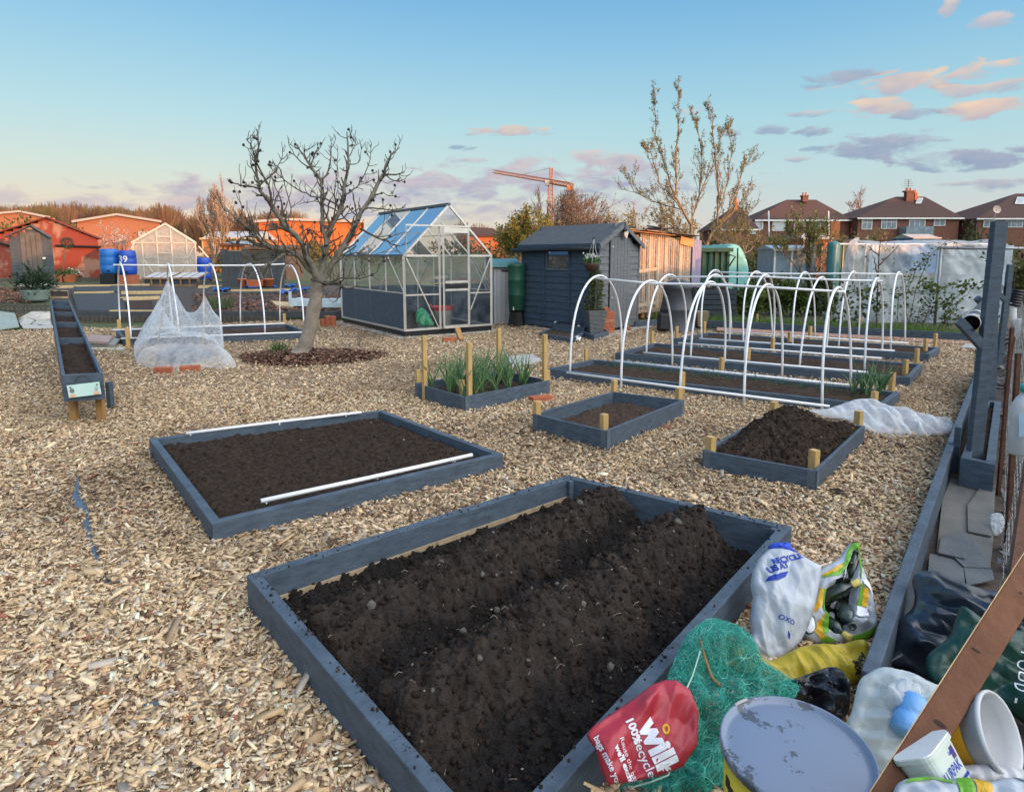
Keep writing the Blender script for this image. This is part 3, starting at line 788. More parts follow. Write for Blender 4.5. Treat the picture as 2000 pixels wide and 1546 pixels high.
# bark mulch round the fig
M_BARKM = attrmat('bark_mulch',.9,.15,.3,120)
def bark_field(name,n,sampler,lmin,lmax,cols,seed,z0=0.0,zmax=.03):
 rg = np.random.default_rng(seed)
 P = sampler(rg,n); n = len(P)
 l = rg.uniform(lmin,lmax,n); wd = l * rg.uniform(.2,.5,n); yaw = rg.uniform(0,6.28,n); pit = rg.normal(0,.3,n)
 ex = np.stack([np.cos(yaw) * np.cos(pit),np.sin(yaw) * np.cos(pit),np.sin(pit)],1); ey = np.stack([-np.sin(yaw),np.cos(yaw),rg.normal(0,.35,n)],1)
 c = P + np.stack([0 * l,0 * l,rg.random(n) * zmax + z0],1)
 hl,hw = (l / 2)[:,None],(wd / 2)[:,None]
 V = np.stack([c - ex * hl - ey * hw,c + ex * hl - ey * hw * .7,c + ex * hl * .9 + ey * hw,c - ex * hl * .8 + ey * hw * .8],1).reshape(-1,3)
 k = np.arange(n)[:,None] * 4; Fq = k + np.array([[0,1,2,3]])
 return struct(npmesh(name,V,Fq,np.full(n,4),M_BARKM,None,tint=np.repeat(palette(n,cols,.3,seed),4,0)),'stuff')
def mul_s(rg,n):
 a = rg.uniform(0,2 * PI,n); r = np.sqrt(rg.random(n)) * (1 + .12 * np.sin(a * 3) + rg.normal(0,.05,n))
 return np.stack([mulch_c.x + np.cos(a) * r * .93,mulch_c.y + np.sin(a) * r * .72,np.clip(.05 * (1 - r),0,1)],1)
bark_field('bark_mulch',7000,mul_s,.02,.07,[(.10,.05,.03),(.14,.07,.045),(.06,.035,.025),(.18,.10,.07),(.24,.16,.11)],61)
mb = MB(); mb.add([(mulch_c.x + math.cos(k * .25) * .9,mulch_c.y + math.sin(k * .25) * .7,.006) for k in range(25)],[tuple(range(25))])
struct(mb.build('bark_mulch_bed',pm('dark_bark',(.09,.05,.035),.95,.3,30,.8,60)))
# a few countable odd bits lying on the chips
M_CLOD = pm('dark_clod',(.03,.022,.016),.95,.3,30,.6)
for x,y,s_,lb in ((1731,884,.03,'dark clod of soil lying alone on the chips, beside the heaped bed'),(1637,960,.032,'dark clod of soil on the chips just before the heaped bed')):
 p = G(x,y,.02); bm = bmesh.new(); bmesh.ops.create_icosphere(bm,subdivisions=2,radius=s_)
 for v in bm.verts: v.co = Vector((v.co.x * 1.3,v.co.y,v.co.z * .6)) * RNG.uniform(.8,1.2) + p
 me = bpy.data.meshes.new('clod'); bm.to_mesh(me); bm.free(); tag(link('soil_clod',me,M_CLOD),lb,'soil clod')
# ------------------------------------------------------------------ onions, garlic, seedlings
ONC = [(.055,.12,.05),(.07,.15,.055),(.045,.10,.05),(.09,.17,.06)]
def make_onion(label,seed,h0,h1,nb,cat='onion plant',group='onion plants in the staked bed'):
 t = thing('onion_plant',label,cat,(0,0,0),group)
 rg = np.random.default_rng(seed)
 for k in range(nb):
  a = rg.uniform(0,2 * PI); ln = rg.uniform(.05,.55); h = rg.uniform(h0,h1); pts = []; r = []
  for s in range(6):
   f = s / 5
   pts.append((math.cos(a) * ln * h * f ** 1.6 + rg.normal(0,.004),math.sin(a) * ln * h * f ** 1.6 + rg.normal(0,.004),h * f * (1 - .3 * ln * f)))
   r.append(.0065 * (1 - f ** 2.2) + .0008)
  MB().tube(pts,r,5).build('leaf',M_ONION[k % 3],t,smooth=True)
 return t
M_ONION = [pm('onion_green_a',(.09,.18,.065),.5,.3,6,0,spec=.4),pm('onion_green_b',(.065,.145,.065),.5,.3,6,0,spec=.4),pm('onion_green_c',(.13,.23,.085),.5,.3,6,0,spec=.4)]
ons = [make_onion('green onion plant in the staked grey bed',s,.2,.44,7) for s in (1,2,3)]
rg = np.random.default_rng(4)
spots = [(s,t) for s in (.10,.21,.32,.43,.54,.65,.76,.88) for t in (.17,.38,.6,.82)] + [(.35,.35),(.65,.65),(.5,.3),(.8,.35)]
for i,(s,t) in enumerate(spots):
 p = bil(IO,s + rg.normal(0,.03),t + rg.normal(0,.05))
 if i < 3:
  ons[i].location = (p.x,p.y,.08)
 else:
  copy_tree(ons[i % 3],(p.x,p.y,.08),rg.uniform(0,6.28),scale=rg.uniform(.8,1.12))
gar = [make_onion('upright green garlic plant at the right end of the nearest hooped bed',s,.22,.36,7,'garlic plant','garlic plants at the bed end') for s in (11,12)]
for i,(x,y) in enumerate(((1667,773),(1683,768),(1692,778),(1700,770),(1727,762),(1715,776),(1720,771))):
 p = G(x,y,.08)
 if i < 2: gar[i].location = p
 else: copy_tree(gar[i % 2],p,RNG.uniform(0,6),scale=RNG.uniform(.8,1.1))
roots = []
for k in range(420):
 s = RNG.uniform(.70,.93); t = RNG.uniform(.08,.9)
 cl_ = math.sin(s * 90) * math.sin(t * 14)
 if cl_ < -.2 and RNG.random() < .8: continue
 p = bil(I1,s,t); roots.append((p.x,p.y,.075))
o = blades('seedling',roots,.05,.14,.004,[(.08,.17,.06),(.11,.2,.09),(.06,.13,.05)],M_LEAF,b1,.5,3,5); o['kind'] = 'stuff'
# grass tuft and dead stems at the fig's foot
p = G(545,686)
t = thing('grass_tuft','tuft of green grass at the edge of the bark mulch left of the fig','grass tuft',p)
blades('blade',[(p.x + RNG.gauss(0,.07),p.y + RNG.gauss(0,.06),0) for _ in range(150)],.06,.2,.007,[(.07,.16,.03),(.11,.21,.05),(.05,.11,.03)],M_LEAF,t,.7,3,6)['kind'] = 'stuff'
t = thing('dry_plant','dry bare stems beside the fig mulch, before the greenhouse','dry plant',G(705,676))
for k in range(7):
 p = Vector(G(703 + RNG.uniform(-4,6),676)); MB().tube([p,p + Vector((RNG.uniform(-.05,.05),0,.1)),p + Vector((RNG.uniform(-.12,.12),RNG.uniform(-.05,.05),RNG.uniform(.15,.24)))],.004,5).build('stem',M_BARK,t)
p = G(890,840)
t = thing('weed','small green weed growing by the far corner of the flat soil bed','weed',p)
leaf_mesh('leaf',[(p.x,p.y,.01)] * 14,[(RNG.gauss(0,1),RNG.gauss(0,1),.8) for _ in range(14)],[.05] * 14,[.022] * 14,palette(14,[(.09,.17,.05)]),M_LEAF,t)['kind'] = 'stuff'
brick(G(1056,779,.033),.5,'single red brick on the chips at the corner of the onion bed')
brick(G(878,663,.03),.3,'red brick lying flat before the greenhouse door')
brick(G(897,653,.09),1.9,'brown timber offcut leaning from the greenhouse sill onto a brick',tilt=-.55,group=None,size=(.30,.085,.06),mat=M_PINED,name='timber_offcut')
t = thing('brick_stack','low stack of red bricks on the chips between fig trunk and greenhouse','brick stack',G(640,637))
p0 = G(640,637)
for k in range(3):
 for j in range(3):
  if k == 2 and j == 0: continue
  MB().box((p0.x - .11 + j * .105,p0.y + .1 - j * .04,.034 + k * .0665),(.10,.215,.064),.4 + RNG.uniform(-.05,.05)).build('brick',M_BRICK,t,bevel=.005)
# pale slab beside the onion bed
t = thing('paving_slab','pale grey paving slab lying behind the onion bed','paving slab',G(1020,706))
MB().prism([G(990,700,.012),G(1040,695,.012),G(1060,708,.012),G(1000,718,.012)],(0,0,.03)).build('slab',M_CONC,t,bevel=.004)
# ------------------------------------------------------------------ long raised trough on legs (left)
near = [G(120,731,.43),G(201,727,.43)]
fw = (near[1] - near[0]).length
farL = D(97,585,9.6); farR = D(136,586,9.6)
TL = thing('trough_planter','long grey wooden trough on legs, split into boxes of soil','planter',tuple((near[0] + farR) / 2 * 1))
BEDS.append([(p.x,p.y) for p in (near[0],near[1],farR,farL)])
dz = Vector((0,0,-.215))
ax = ((farL + farR) / 2 - (near[0] + near[1]) / 2)
sx = (near[1] - near[0]).normalized() * .024
def plank(a,b,th,h,nm='side_board',m=M_GREY,par=TL):
 """upright board between a and b (top edge), thickness th toward inside"""
 mb = MB(); th = Vector(th)
 mb.hexa([a + Vector((0,0,-h)),b + Vector((0,0,-h)),b + th + Vector((0,0,-h)),a + th + Vector((0,0,-h))],[a,b,b + th,a + th])
 return mb.build(nm,m,par,bevel=.002)
hz = Vector((0,0,.001))
gap = Vector((0,0,-.108))
for a,b,s_ in ((near[0],farL,sx),(near[1],farR,-sx)):
 plank(a + hz,b + hz,s_,.106); plank(a + gap,b + gap,s_ * .96,.106)
ay = ax.normalized() * .024
for k,f in enumerate((0,.145,.315,.49,.70,.995)):
 f2 = [0,.34,.56,.74,.88,.985][k]
 a = near[0].lerp(farL,f2) + (sx * 1.02 if k else sx * 0 - ay * .05); b = near[1].lerp(farR,f2) - (sx * 1.02 if k else sx * 0 + ay * .05)
 if k == 0:
  plank(a - ay,b - ay,ay,.106,'end_board'); plank(a - ay + gap,b - ay + gap,ay * .97,.106,'end_board')
 else:
  plank(a - Vector((0,0,.006)),b - Vector((0,0,.006)),ay * .9,.2,'divider')
PP = [near[0] + sx - Vector((0,0,.045)),near[1] - sx - Vector((0,0,.045)),farR - sx - Vector((0,0,.045)),farL + sx - Vector((0,0,.045))]
oT,XT,YT,ZT = soil(TL,PP,lambda S,T,X,Y: near[0].z - .05 + T * (farL.z - near[0].z) - .02 + (fbm(X * 14,Y * 14,4) - .5) * .05,30,300,M_SOILM,clods=900,csz=(.006,.02),seed=71)
for q,(x,z1) in enumerate(((142,780),(196,776))):
 p = G([143,196][q],824); p = Vector((p.x,p.y + .02,0))
 MB().box((p.x,p.y,.1),(.058,.045,.24),.05).build('leg',M_PINED,TL,bevel=.003)
for f in (.45,.9):
 for a,b,s_ in ((near[0],farL,sx),(near[1],farR,-sx)):
  p = a.lerp(b,f) + s_ * 1.6; z = p.z - .2
  MB().box((p.x,p.y,z / 2 + .0),(.05,.045,z + .04),.05).build('leg',M_PINED,TL,bevel=.003)
p = G(201,806); q = G(205,780,.21)
MB().bar((p.x,p.y + .12,0),(p.x - .0,p.y + .12,.25),.035,.06).build('brace',M_GREY,TL,bevel=.002)
# the small labelled plaque
M_MINT = pm('pale_mint_enamel',(.52,.72,.66),.45,.05,6,0)
pf = near[0].lerp(near[1],.5) - ay * 2.2
ux = (near[1] - near[0]).normalized(); uz = Vector((0,0,1))
SG = thing('plaque','pale mint plaque with vegetable drawings hanging on the end of the long trough','plaque',tuple(pf))
Rt = Matrix.Rotation(-.075,3,-ay.normalized())
def onp(x,z,o=.006):  # plaque coordinates in metres
 v = Vector((x,0,z)); a = .075
 x2 = x * math.cos(a) - z * math.sin(a); z2 = x * math.sin(a) + z * math.cos(a)
 return pf + ux * x2 + uz * (z2 - .12) - ay.normalized() * o
mb = MB(); mb.prism([onp(-.112,-.05,0),onp(.112,-.05,0),onp(.112,.05,0),onp(-.112,.05,0)],-ay.normalized() * .006); mb.build('plate',M_MINT,SG,bevel=.001)
mb = MB(); mb.tube([onp(-.06,.05),onp(-.035,.095),onp(0,.113),onp(.035,.095),onp(.06,.05)],.0022,6); mb.build('string',M_BLACK,SG)
M_PEACH = pm('peach_print',(.72,.42,.28),.6,.1,9,0); M_GRY2 = pm('grey_print',(.18,.20,.2),.6,.2,9,0); M_DKP = pm('dark_green_print',(.02,.05,.04),.6,.1,9,0)
def disc(c,rx,rz,m,nm,o=.008):
 mb = MB(); mb.prism([onp(c[0] + rx * math.cos(k * PI / 6),c[1] + rz * math.sin(k * PI / 6),o) for k in range(12)],-ay.normalized() * .0006); mb.build(nm,m,SG)
disc((-.083,.005),.016,.019,M_GRY2,'beetroot_print'); disc((-.083,-.035),.022,.012,M_PEACH,'flower_print'); disc((.08,-.036),.024,.012,M_PEACH,'flower_print')
disc((-.09,.032),.007,.006,M_DKP,'leaf_print'); disc((.092,.03),.006,.006,M_DKP,'leaf_print')
for dx in (.074,.083,.093):
 mb = MB(); mb.bar(onp(dx,-.014,.008),onp(dx + .002,.016,.008),.0035,.001); mb.build('carrot_print',M_GRY2,SG)
mb = MB(); mb.bar(onp(.074,-.013,.0085),onp(.093,-.012,.0085),.001,.0035); mb.build('carrot_print',M_GRY2,SG)
# labels and small markers standing in the trough
for x,y,m,lb in ((270 / 4.545 + 60,660,M_PINE,'orange wooden plant marker in the second trough box'),(165,690,M_WHITE,'white plant marker in the nearest trough box')):
 pass
# --- slab stack between trough and hoop bed
M_SLABP = pm('pinkish_slab',(.34,.26,.235),.85,.12,12,.2); M_SLABG = pm('grey_slab',(.25,.26,.245),.85,.15,12,.2); M_SLABW = pm('pale_stone_slab',(.45,.44,.37),.85,.15,12,.2)
for nm,px,z,h,m,lb in (
  ('paving_slab',[(158,684),(240,686),(246,681),(200,672)],.0,.028,M_SLABW,'pale thin stone slab under the pile beside the trough'),
  ('paving_slab',[(172,677),(225,678),(236,667),(200,661)],.03,.045,M_SLABG,'grey paving slab in the middle of the pile beside the trough'),
  ('paving_slab',[(165,671),(212,672),(221,660),(176,658)],.078,.04,M_SLABP,'pinkish paving slab on top of the pile beside the trough')):
 o = MB().prism([G(x,y,z) for x,y in px],(0,0,h)).build(nm,m,bevel=.004); tag(o,lb,'paving slab','paving slabs piled beside the trough')
# ------------------------------------------------------------------ netting tent over a small bed
NB = [G(x,y,.16) for x,y in ((318,705),(368,677),(432,690),(372,716))]
tN,_,INB = bed('raised_bed','small dark grey bed under the white net tent',[(306,693),(350,674),(416,684),(366,701)],.09,.03,mat=M_GREYD)
soil(tN,INB,zflat(.05,.02),40,40,M_SOIL,clods=100,seed=77)
poles = [(D(328,546,G(318,700).y),.90),(D(400,577,9.35),.8),(D(316,585,9.6),.6)]
base = [G(x,y) for x,y in ((262,690),(268,716),(300,722),(345,730),(352,726),(400,722),(440,722),(463,718),(440,702),(432,690),(425,672),(380,664),(330,664),(290,672))]
NT = thing('net_tent','white see-through netting draped over canes as a tent, held down by two bricks','net tent',tuple(G(350,700)))
Yb = G(350,700).y
p1 = D(328,547,8.75); p2 = D(400,578,8.7); p3 = D(308,588,9.2)
bc = Vector((sum(p.x for p in base) / len(base),sum(p.y for p in base) / len(base),0))
rows = []
na,nr = 220,60
for i in range(na + 1):
 th = 2 * PI * i / na
 # boundary by interpolation of the polygon in angle
 best = None
 d = Vector((math.cos(th),math.sin(th)))
 for k in range(len(base)):
  a = base[k] - bc; b = base[(k + 1) % len(base)] - bc
  e = b - a; den = d.x * e.y - d.y * e.x
  if abs(den) < 1e-9: continue
  tt = (a.x * e.y - a.y * e.x) / den; uu = (a.x * d.y - a.y * d.x) / den
  if tt > 0 and -1e-6 <= uu <= 1 + 1e-6: best = tt if best is None else max(best,tt)
 rows.append((th,best or .5))
Pg = []
for th,R in rows:
 r_ = []
 for j in range(nr + 1):
  f = j / nr
  x = bc.x + math.cos(th) * R * f; y = bc.y + math.sin(th) * R * f
  h = .012 + .20 * max(0,1 - f ** 7) ** .8
  for pk,sp_,pw in ((p1,.46,1.25),(p2,.42,1.3),(p3,.4,1.4)):
   dd = math.hypot(x - pk.x,y - pk.y)
   c_ = max(0,1 - dd / (sp_ + .1)) ** pw * pk.z
   h = (h ** 5 + c_ ** 5) ** .2
  # saddle between the poles
  t_ = max(0,min(1,((x - p1.x) * (p2.x - p1.x) + (y - p1.y) * (p2.y - p1.y)) / ((p2.x - p1.x) ** 2 + (p2.y - p1.y) ** 2)))
  qx,qy = p1.x + (p2.x - p1.x) * t_,p1.y + (p2.y - p1.y) * t_
  dd = math.hypot(x - qx,y - qy); zz = p1.z * (1 - t_) + p2.z * t_ - 1.25 * t_ * (1 - t_)
  h = max(h,zz * max(0,1 - dd / .5) ** 1.25)
  fold = (math.sin(th * 17 + 3 * vn(th * 3,2)) * .5 + math.sin(th * 31 + 1) * .3) * .045 * (f ** .7) * (1.1 - f * .5)
  fold += (float(fbm(x * 7,y * 7,3)) - .5) * .05
  h = max(.008,h * (1 + fold * .9) + fold * .35 * (1 if f > .6 else f))
  r_.append((x + math.cos(th) * fold * .5,y + math.sin(th) * fold * .5,h if j < nr else max(.008,abs(fold) * .8)))
 Pg.append(r_)
M_NET = clearmat('white_insect_net',(.84,.90,.95),.33,.8,0,14,trans=.45,amin=.62)
MB().grid(Pg).build('netting',M_NET,NT,smooth=True)
for a,b in ((G(305,690),p1),(G(395,700),p2),(G(375,668),p3),(G(355,676),D(352,600,9.2))):
 MB().tube([a,b],.007,6).build('cane',M_RAW,NT)
brick(G(322,722,.035),-.05,'red brick with pale face holding the net tent, left one')
brick(G(371,719,.035),.25,'red brick holding the net tent, right one')
# ------------------------------------------------------------------ trees: branching limbs
def grow(out,tips,p,d,l,r,depth,P,rg):
 n = P.get('seg',4); pts = [p.copy()]; rs = [r]; q = p.copy(); dd = d.normalized()
 r1 = r * P.get('taper',.62)
 for i in range(n):
  j = Vector((rg.gauss(0,1),rg.gauss(0,1),rg.gauss(0,1))) * P.get('jit',.16)
  dd = (dd + j + Vector((0,0,P.get('up',.08)))).normalized()
  q = q + dd * (l / n); pts.append(q.copy()); rs.append(r + (r1 - r) * (i + 1) / n)
 out.append((pts,rs))
 if depth <= 0:
  tips.append((q.copy(),dd.copy(),pts)); return
 k = rg.randint(*P.get('kids',(2,4)))
 for c in range(k):
  f = 1 if c == 0 else rg.uniform(.35,1)
  i = min(n,max(1,int(round(f * n)))); b = pts[i]
  ang = P.get('ang',.65) * rg.uniform(.6,1.25) * (.5 if c == 0 else 1)
  ax = dd.cross(Vector((rg.gauss(0,1),rg.gauss(0,1),rg.gauss(0,1))))
  if ax.length < 1e-3: continue
  nd = Matrix.Rotation(ang,3,ax.normalized()) @ dd
  grow(out,tips,b,nd,l * P.get('len',.74) * rg.uniform(.8,1.2),max(rs[i] * P.get('rad',.62),P.get('rmin',.004)),depth - 1,P,rg)
def limbs_mesh(name,out,m,t,sides=5):
 mb = MB()
 for pts,rs in out: mb.tube(pts,rs,sides if rs[0] > .012 else 4,caps=False)
 return mb.build(name,m,t,smooth=True,fixn=False)
def tree(name,label,cat,base,h,P,bark,leaves=None,seed=1,trunks=1,r0=.05,depth=4,group=None,leafn=0,lsz=.05,lcol=None,leafm=None,spread=None,first=None,droop=.5,squash=None):
 rg = random.Random(seed)
 t = thing(name,label,cat,base,group)
 out = []; tips = []
 for k in range(trunks):
  a = rg.uniform(0,2 * PI); s = (spread or .1) * (1 if trunks > 1 else .3)
  d = Vector((math.cos(a) * s,math.sin(a) * s,1))
  grow(out,tips,Vector(base) + Vector((math.cos(a),math.sin(a),0)) * r0 * (trunks > 1),d,h * (first or .36) * rg.uniform(.85,1.1),r0,depth,P,rg)
 # scale to the wanted height
 top = max(max(p.z for p in pts) for pts,_ in out) - base[2]
 k = h / top; b = Vector(base)
 kx = k * (squash or 1)
 sc = lambda p: b + Vector(((p.x - b.x) * kx,(p.y - b.y) * kx,(p.z - b.z) * k))
 out = [([sc(p) for p in pts],rs) for pts,rs in out]
 tips = [(sc(p),d,[sc(q) for q in pts]) for p,d,pts in tips]
 big = [o for o in out if o[1][0] > P.get('split',.012)]; small = [o for o in out if o[1][0] <= P.get('split',.012)]
 limbs_mesh('trunk',big or out[:1],bark,t,7)
 if small:
  o = limbs_mesh('twig',small,bark,t,4); o['kind'] = 'stuff'
 if leafn:
  pts = []; dr = []
  for p,d,path in tips:
   for _ in range(leafn):
    i = rg.randint(1,len(path) - 1); f = rg.random()
    q = path[i - 1].lerp(path[i],f)
    v = Vector((rg.gauss(0,1),rg.gauss(0,1),rg.gauss(.3,.8))).normalized()
    pts.append(q + v * lsz * .3); dr.append(v + d * .5)
  n = len(pts)
  leaf_mesh('crown',[tuple(p) for p in pts],[tuple(v) for v in dr],[lsz * rg.uniform(.6,1.3) for _ in range(n)],[lsz * rg.uniform(.35,.7) for _ in range(n)],palette(n,lcol,.3,seed),leafm or M_LEAF,t)['kind'] = 'stuff'
 return t
# ------------------------------------------------------------------ fig tree
M_FIG = pm('fig_bark',(.20,.18,.145),.85,.25,14,.9,30,col2=(.075,.07,.05))
Y0 = G(590,697).y
FT = thing('fig_tree','gnarled bare fig tree with thick grey limbs leaning over its mulch ring','fig tree',tuple(G(590,697)))
Zf = lambda x,y: (400 + x / 3.092,240 + y / 3.092)
fig_limbs = [
 ([(575,1410),(610,1330),(640,1220),(660,1120),(668,1040),(690,950)],.100,.085,0,0),
 ([(690,960),(640,860),(600,760),(570,700),(480,610),(405,505),(340,405),(305,290),(325,170),(316,40)],.062,.008,0,-.5),
 ([(405,505),(385,380),(310,230),(285,150),(250,95)],.022,.006,-.3,-.6),
 ([(335,400),(270,380),(215,382),(165,358)],.018,.007,-.35,-.9),
 ([(325,385),(420,300),(450,250),(500,190)],.015,.005,-.4,.1),
 ([(690,960),(715,840),(730,740),(755,640),(820,520),(838,430),(858,300),(870,190),(858,55)],.068,.011,0,.35),
 ([(735,740),(712,600),(705,480),(702,350),(650,280),(610,220),(555,135)],.040,.012,.05,.55),
 ([(702,350),(745,290),(760,200),(757,135)],.017,.006,.4,.7),
 ([(640,270),(655,210),(690,145)],.016,.009,.5,.5),
 ([(640,275),(560,215),(515,150)],.014,.006,.5,.2),
 ([(620,240),(605,190),(604,150)],.012,.006,.5,.3),
 ([(700,960),(770,850),(830,760),(885,670),(925,580),(990,470),(1040,380),(1080,300),(1100,240),(1130,190),(1178,148)],.064,.007,0,.6),
 ([(1080,310),(1150,312),(1207,296)],.02,.008,.5,.8),
 ([(1085,305),(1140,345),(1192,346)],.014,.006,.5,.3),
 ([(960,520),(1050,515),(1130,525),(1212,508)],.015,.005,.3,-.3),
 ([(940,640),(1010,680),(1100,715),(1175,745)],.022,.006,.3,-.5),
 ([(1080,420),(1110,440),(1160,435)],.010,.004,.4,.2),
 ([(838,440),(900,400),(945,350),(1000,220),(1002,130)],.016,.005,.2,.8),
 ([(870,200),(905,140),(912,100)],.010,.004,.35,.5),
 ([(862,250),(930,240),(950,130)],.010,.004,.3,.2),
 ([(650,900),(560,800),(470,765),(380,745),(310,690),(260,640),(180,560),(118,520)],.046,.007,0,-.8),
 ([(310,690),(250,685),(190,715)],.017,.006,-.6,-1.1),
 ([(345,720),(390,560),(420,480),(470,370)],.014,.005,-.6,-.9),
 ([(380,745),(300,740),(230,735),(120,715)],.013,.005,-.6,-.2),
 ([(560,790),(470,800),(425,830),(350,880)],.030,.013,-.1,-.7),
 ([(430,820),(380,770),(330,790)],.012,.005,-.5,-.9),
 ([(700,980),(760,965),(830,935),(935,940),(1020,915)],.018,.005,0,-.6),
 ([(760,870),(850,800),(950,790),(1050,850)],.014,.004,.1,-.5),
 ([(720,960),(810,965),(830,990)],.05,.03,0,-.1),
 ([(600,760),(540,660),(470,640),(330,650),(250,640)],.016,.006,.05,.6),
 ([(560,690),(620,640),(700,690),(740,690)],.014,.010,-.1,.2),
 ([(480,610),(520,520),(470,330),(440,260)],.014,.005,-.2,.5),
 ([(820,520),(760,470),(640,440),(560,400),(460,330),(380,250)],.018,.005,.2,-.3),
 ([(810,540),(700,480),(610,480)],.014,.005,.2,-.5),
 ([(900,620),(830,560),(780,440),(800,300),(790,210)],.014,.004,.3,.0),
 ([(640,940),(690,960),(745,975)],.022,.014,-.1,-.35),
 ([(590,900),(560,850),(540,760)],.012,.005,0,-.4),
]
rgf = random.Random(5)
out = []; tips = []
P_ = dict(seg=3,jit=.26,up=.24,kids=(1,3),ang=.75,len=.66,rad=.7,rmin=.004,taper=.7)
for k,(pp,ra,rb,d0,d1) in enumerate(fig_limbs):
 n = len(pp); pts = []
 for i,(x,y) in enumerate(pp):
  px,py = Zf(x,y); f = i / (n - 1)
  pts.append(D(px,py,Y0 + d0 + (d1 - d0) * f))
 # smooth the polyline a little
 fine = []; rs = []
 for i in range(n - 1):
  a = pts[max(i - 1,0)]; b = pts[i]; c = pts[i + 1]; e = pts[min(i + 2,n - 1)]
  for s in range(3):
   u = s / 3
   q = .5 * ((2 * b) + (c - a) * u + (2 * a - 5 * b + 4 * c - e) * u * u + (3 * b - a - 3 * c + e) * u ** 3)
   fine.append(q + Vector((rgf.gauss(0,.006),rgf.gauss(0,.006),rgf.gauss(0,.006)))); rs.append(ra + (rb - ra) * (i + u) / (n - 1))
 fine.append(pts[-1]); rs.append(rb)
 if k == 0: rs[0] = .14; rs[1] = .118
 out.append((fine,[r_ * (1 if k == 0 else .78) * (1 + rgf.uniform(-.1,.1)) for r_ in rs]))
 if k == 0: continue
 for i in range(3,len(fine) - 1):
  for _q in range(rgf.choice((1,1,2,2))):
   d = (fine[i + 1] - fine[i]).normalized(); ax = Vector((rgf.gauss(0,1),rgf.gauss(0,1),rgf.gauss(0,1))).cross(d).normalized()
   nd = Matrix.Rotation(rgf.uniform(.5,1.2),3,ax) @ d
   grow(out,tips,fine[i],nd,rgf.uniform(.12,.40) * (.85 if fine[i].z < 1.9 else .42),max(.005,min(.012,rs[i] * .42)),rgf.choice((0,1,1)),P_,rgf)
 tips.append((fine[-1],Vector((0,0,1)),fine))
limbs_mesh('trunk',out[:1],pm('pale_fig_trunk',(.34,.29,.235),.85,.2,9,.9,25,col2=(.20,.17,.135)),FT,14)
for o_ in out[1:len(fig_limbs)][:0]: pass
main = [o_ for o_ in out[1:] if o_[1][0] > .02]; tw = [o_ for o_ in out[1:] if o_[1][0] <= .02]
limbs_mesh('limb',main,M_FIG,FT,9)['kind'] = 'stuff'
limbs_mesh('twig',tw,pm('dark_fig_twig',(.115,.10,.075),.85,.3,10,.3,40,col2=(.06,.053,.04)),FT,5)['kind'] = 'stuff'
M_FIGF = pm('dark_fig_skin',(.035,.028,.026),.6,.3,10,0)
f0 = None; n_ = 0
for p,d,path in rgf.sample(tips,min(90,len(tips))):
 for q in range(rgf.choice((1,1,2))):
  c_ = p + Vector((rgf.uniform(-.03,.03),rgf.uniform(-.03,.03),rgf.uniform(-.03,.02))) - (path[-1] - path[-2]) * rgf.uniform(0,.8)
  if f0 is None:
   f0 = MB().lathe([(.003,-.018),(.014,-.013),(.018,0),(.015,.011),(.006,.019)],8,Matrix()).build('fig',M_FIGF,FT,smooth=True)
   f0.location = c_ - FT.location; me_ = f0.data
   me_.transform(Matrix.Translation(FT.location))
  else:
   g = f0.copy(); C.objects.link(g); g.parent = FT; g.location = c_ - FT.location
  n_ += 1
# ------------------------------------------------------------------ main greenhouse
A = G(792,659); B = G(960,646); Cc = G(670,630)
ub = (B - A); uc = (Cc - A)
Dd = B + uc
nf = -uc.normalized(); nl = -ub.normalized()
GH = thing('greenhouse','aluminium framed glass greenhouse with grey lower panels on a dark plinth','greenhouse',tuple((A + Dd) / 2))
zb = .105; ze = D(794,499,A.y).z; zp = D(792,573,A.y).z; za = D(883,400,(A + B).y / 2).z
add3 = lambda p,z: Vector((p.x,p.y,z))
MB().prism([add3(A + (nf + nl) * .18,.0),add3(B + (nf - nl) * .18,.0),add3(Dd - (nf + nl) * .18,0),add3(Cc + (nl - nf) * .18,0)],(0,0,.012)).build('slab',M_CONC,GH)
MB().prism([add3(A,.01),add3(B,.01),add3(Dd,.01),add3(Cc,.01)],(0,0,zb - .012)).build('plinth',M_BLACK,GH,bevel=.003)
fr = MB()
w_ = .034
def gp(s,c,z): return A + ub * s + uc * c + Vector((0,0,z))
def fbar(a,b,w=w_,nm='frame_bar',m=M_ALU): return MB().bar(a,b,w,w).build(nm,m,GH)
sill = zb + .015
for c in (0,1):
 fbar(gp(0,c,sill),gp(1,c,sill)); fbar(gp(0,c,ze),gp(1,c,ze),.028)
 fbar(gp(0,c,ze),gp(.5,c,za)); fbar(gp(1,c,ze),gp(.5,c,za))
 for s in (0,1): fbar(gp(s,c,zb),gp(s,c,ze + .01),.04)
for s in (0,1):
 fbar(gp(s,0,ze),gp(s,1,ze),.04,'gutter',M_GREYL); fbar(gp(s,0,sill),gp(s,1,sill)); fbar(gp(s,0,zp),gp(s,1,zp),.02)
fbar(gp(.5,-.01,za + .01),gp(.5,1,za + .01),.045,'ridge',M_GREYL)
for c in (.25,.5,.75):
 for s in (0,1):
  fbar(gp(s,c,zp),gp(s,c,ze),.022,'glazing_bar'); fbar(gp(s,c,ze),gp(.5,c,za),.024,'glazing_bar')
for s in (.22,.78):
 z = ze + (za - ze) * (2 * min(s,1 - s))
 fbar(gp(s,.02,z),gp(s,.98,z),.014,'glazing_bar')
# left and right stiffeners, seen through the glass
for s in (0.02,.98):
 fbar(gp(s,.03,zp),gp(s,.25,ze),.016,'brace'); fbar(gp(s,.97,zp),gp(s,.75,ze),.016,'brace')
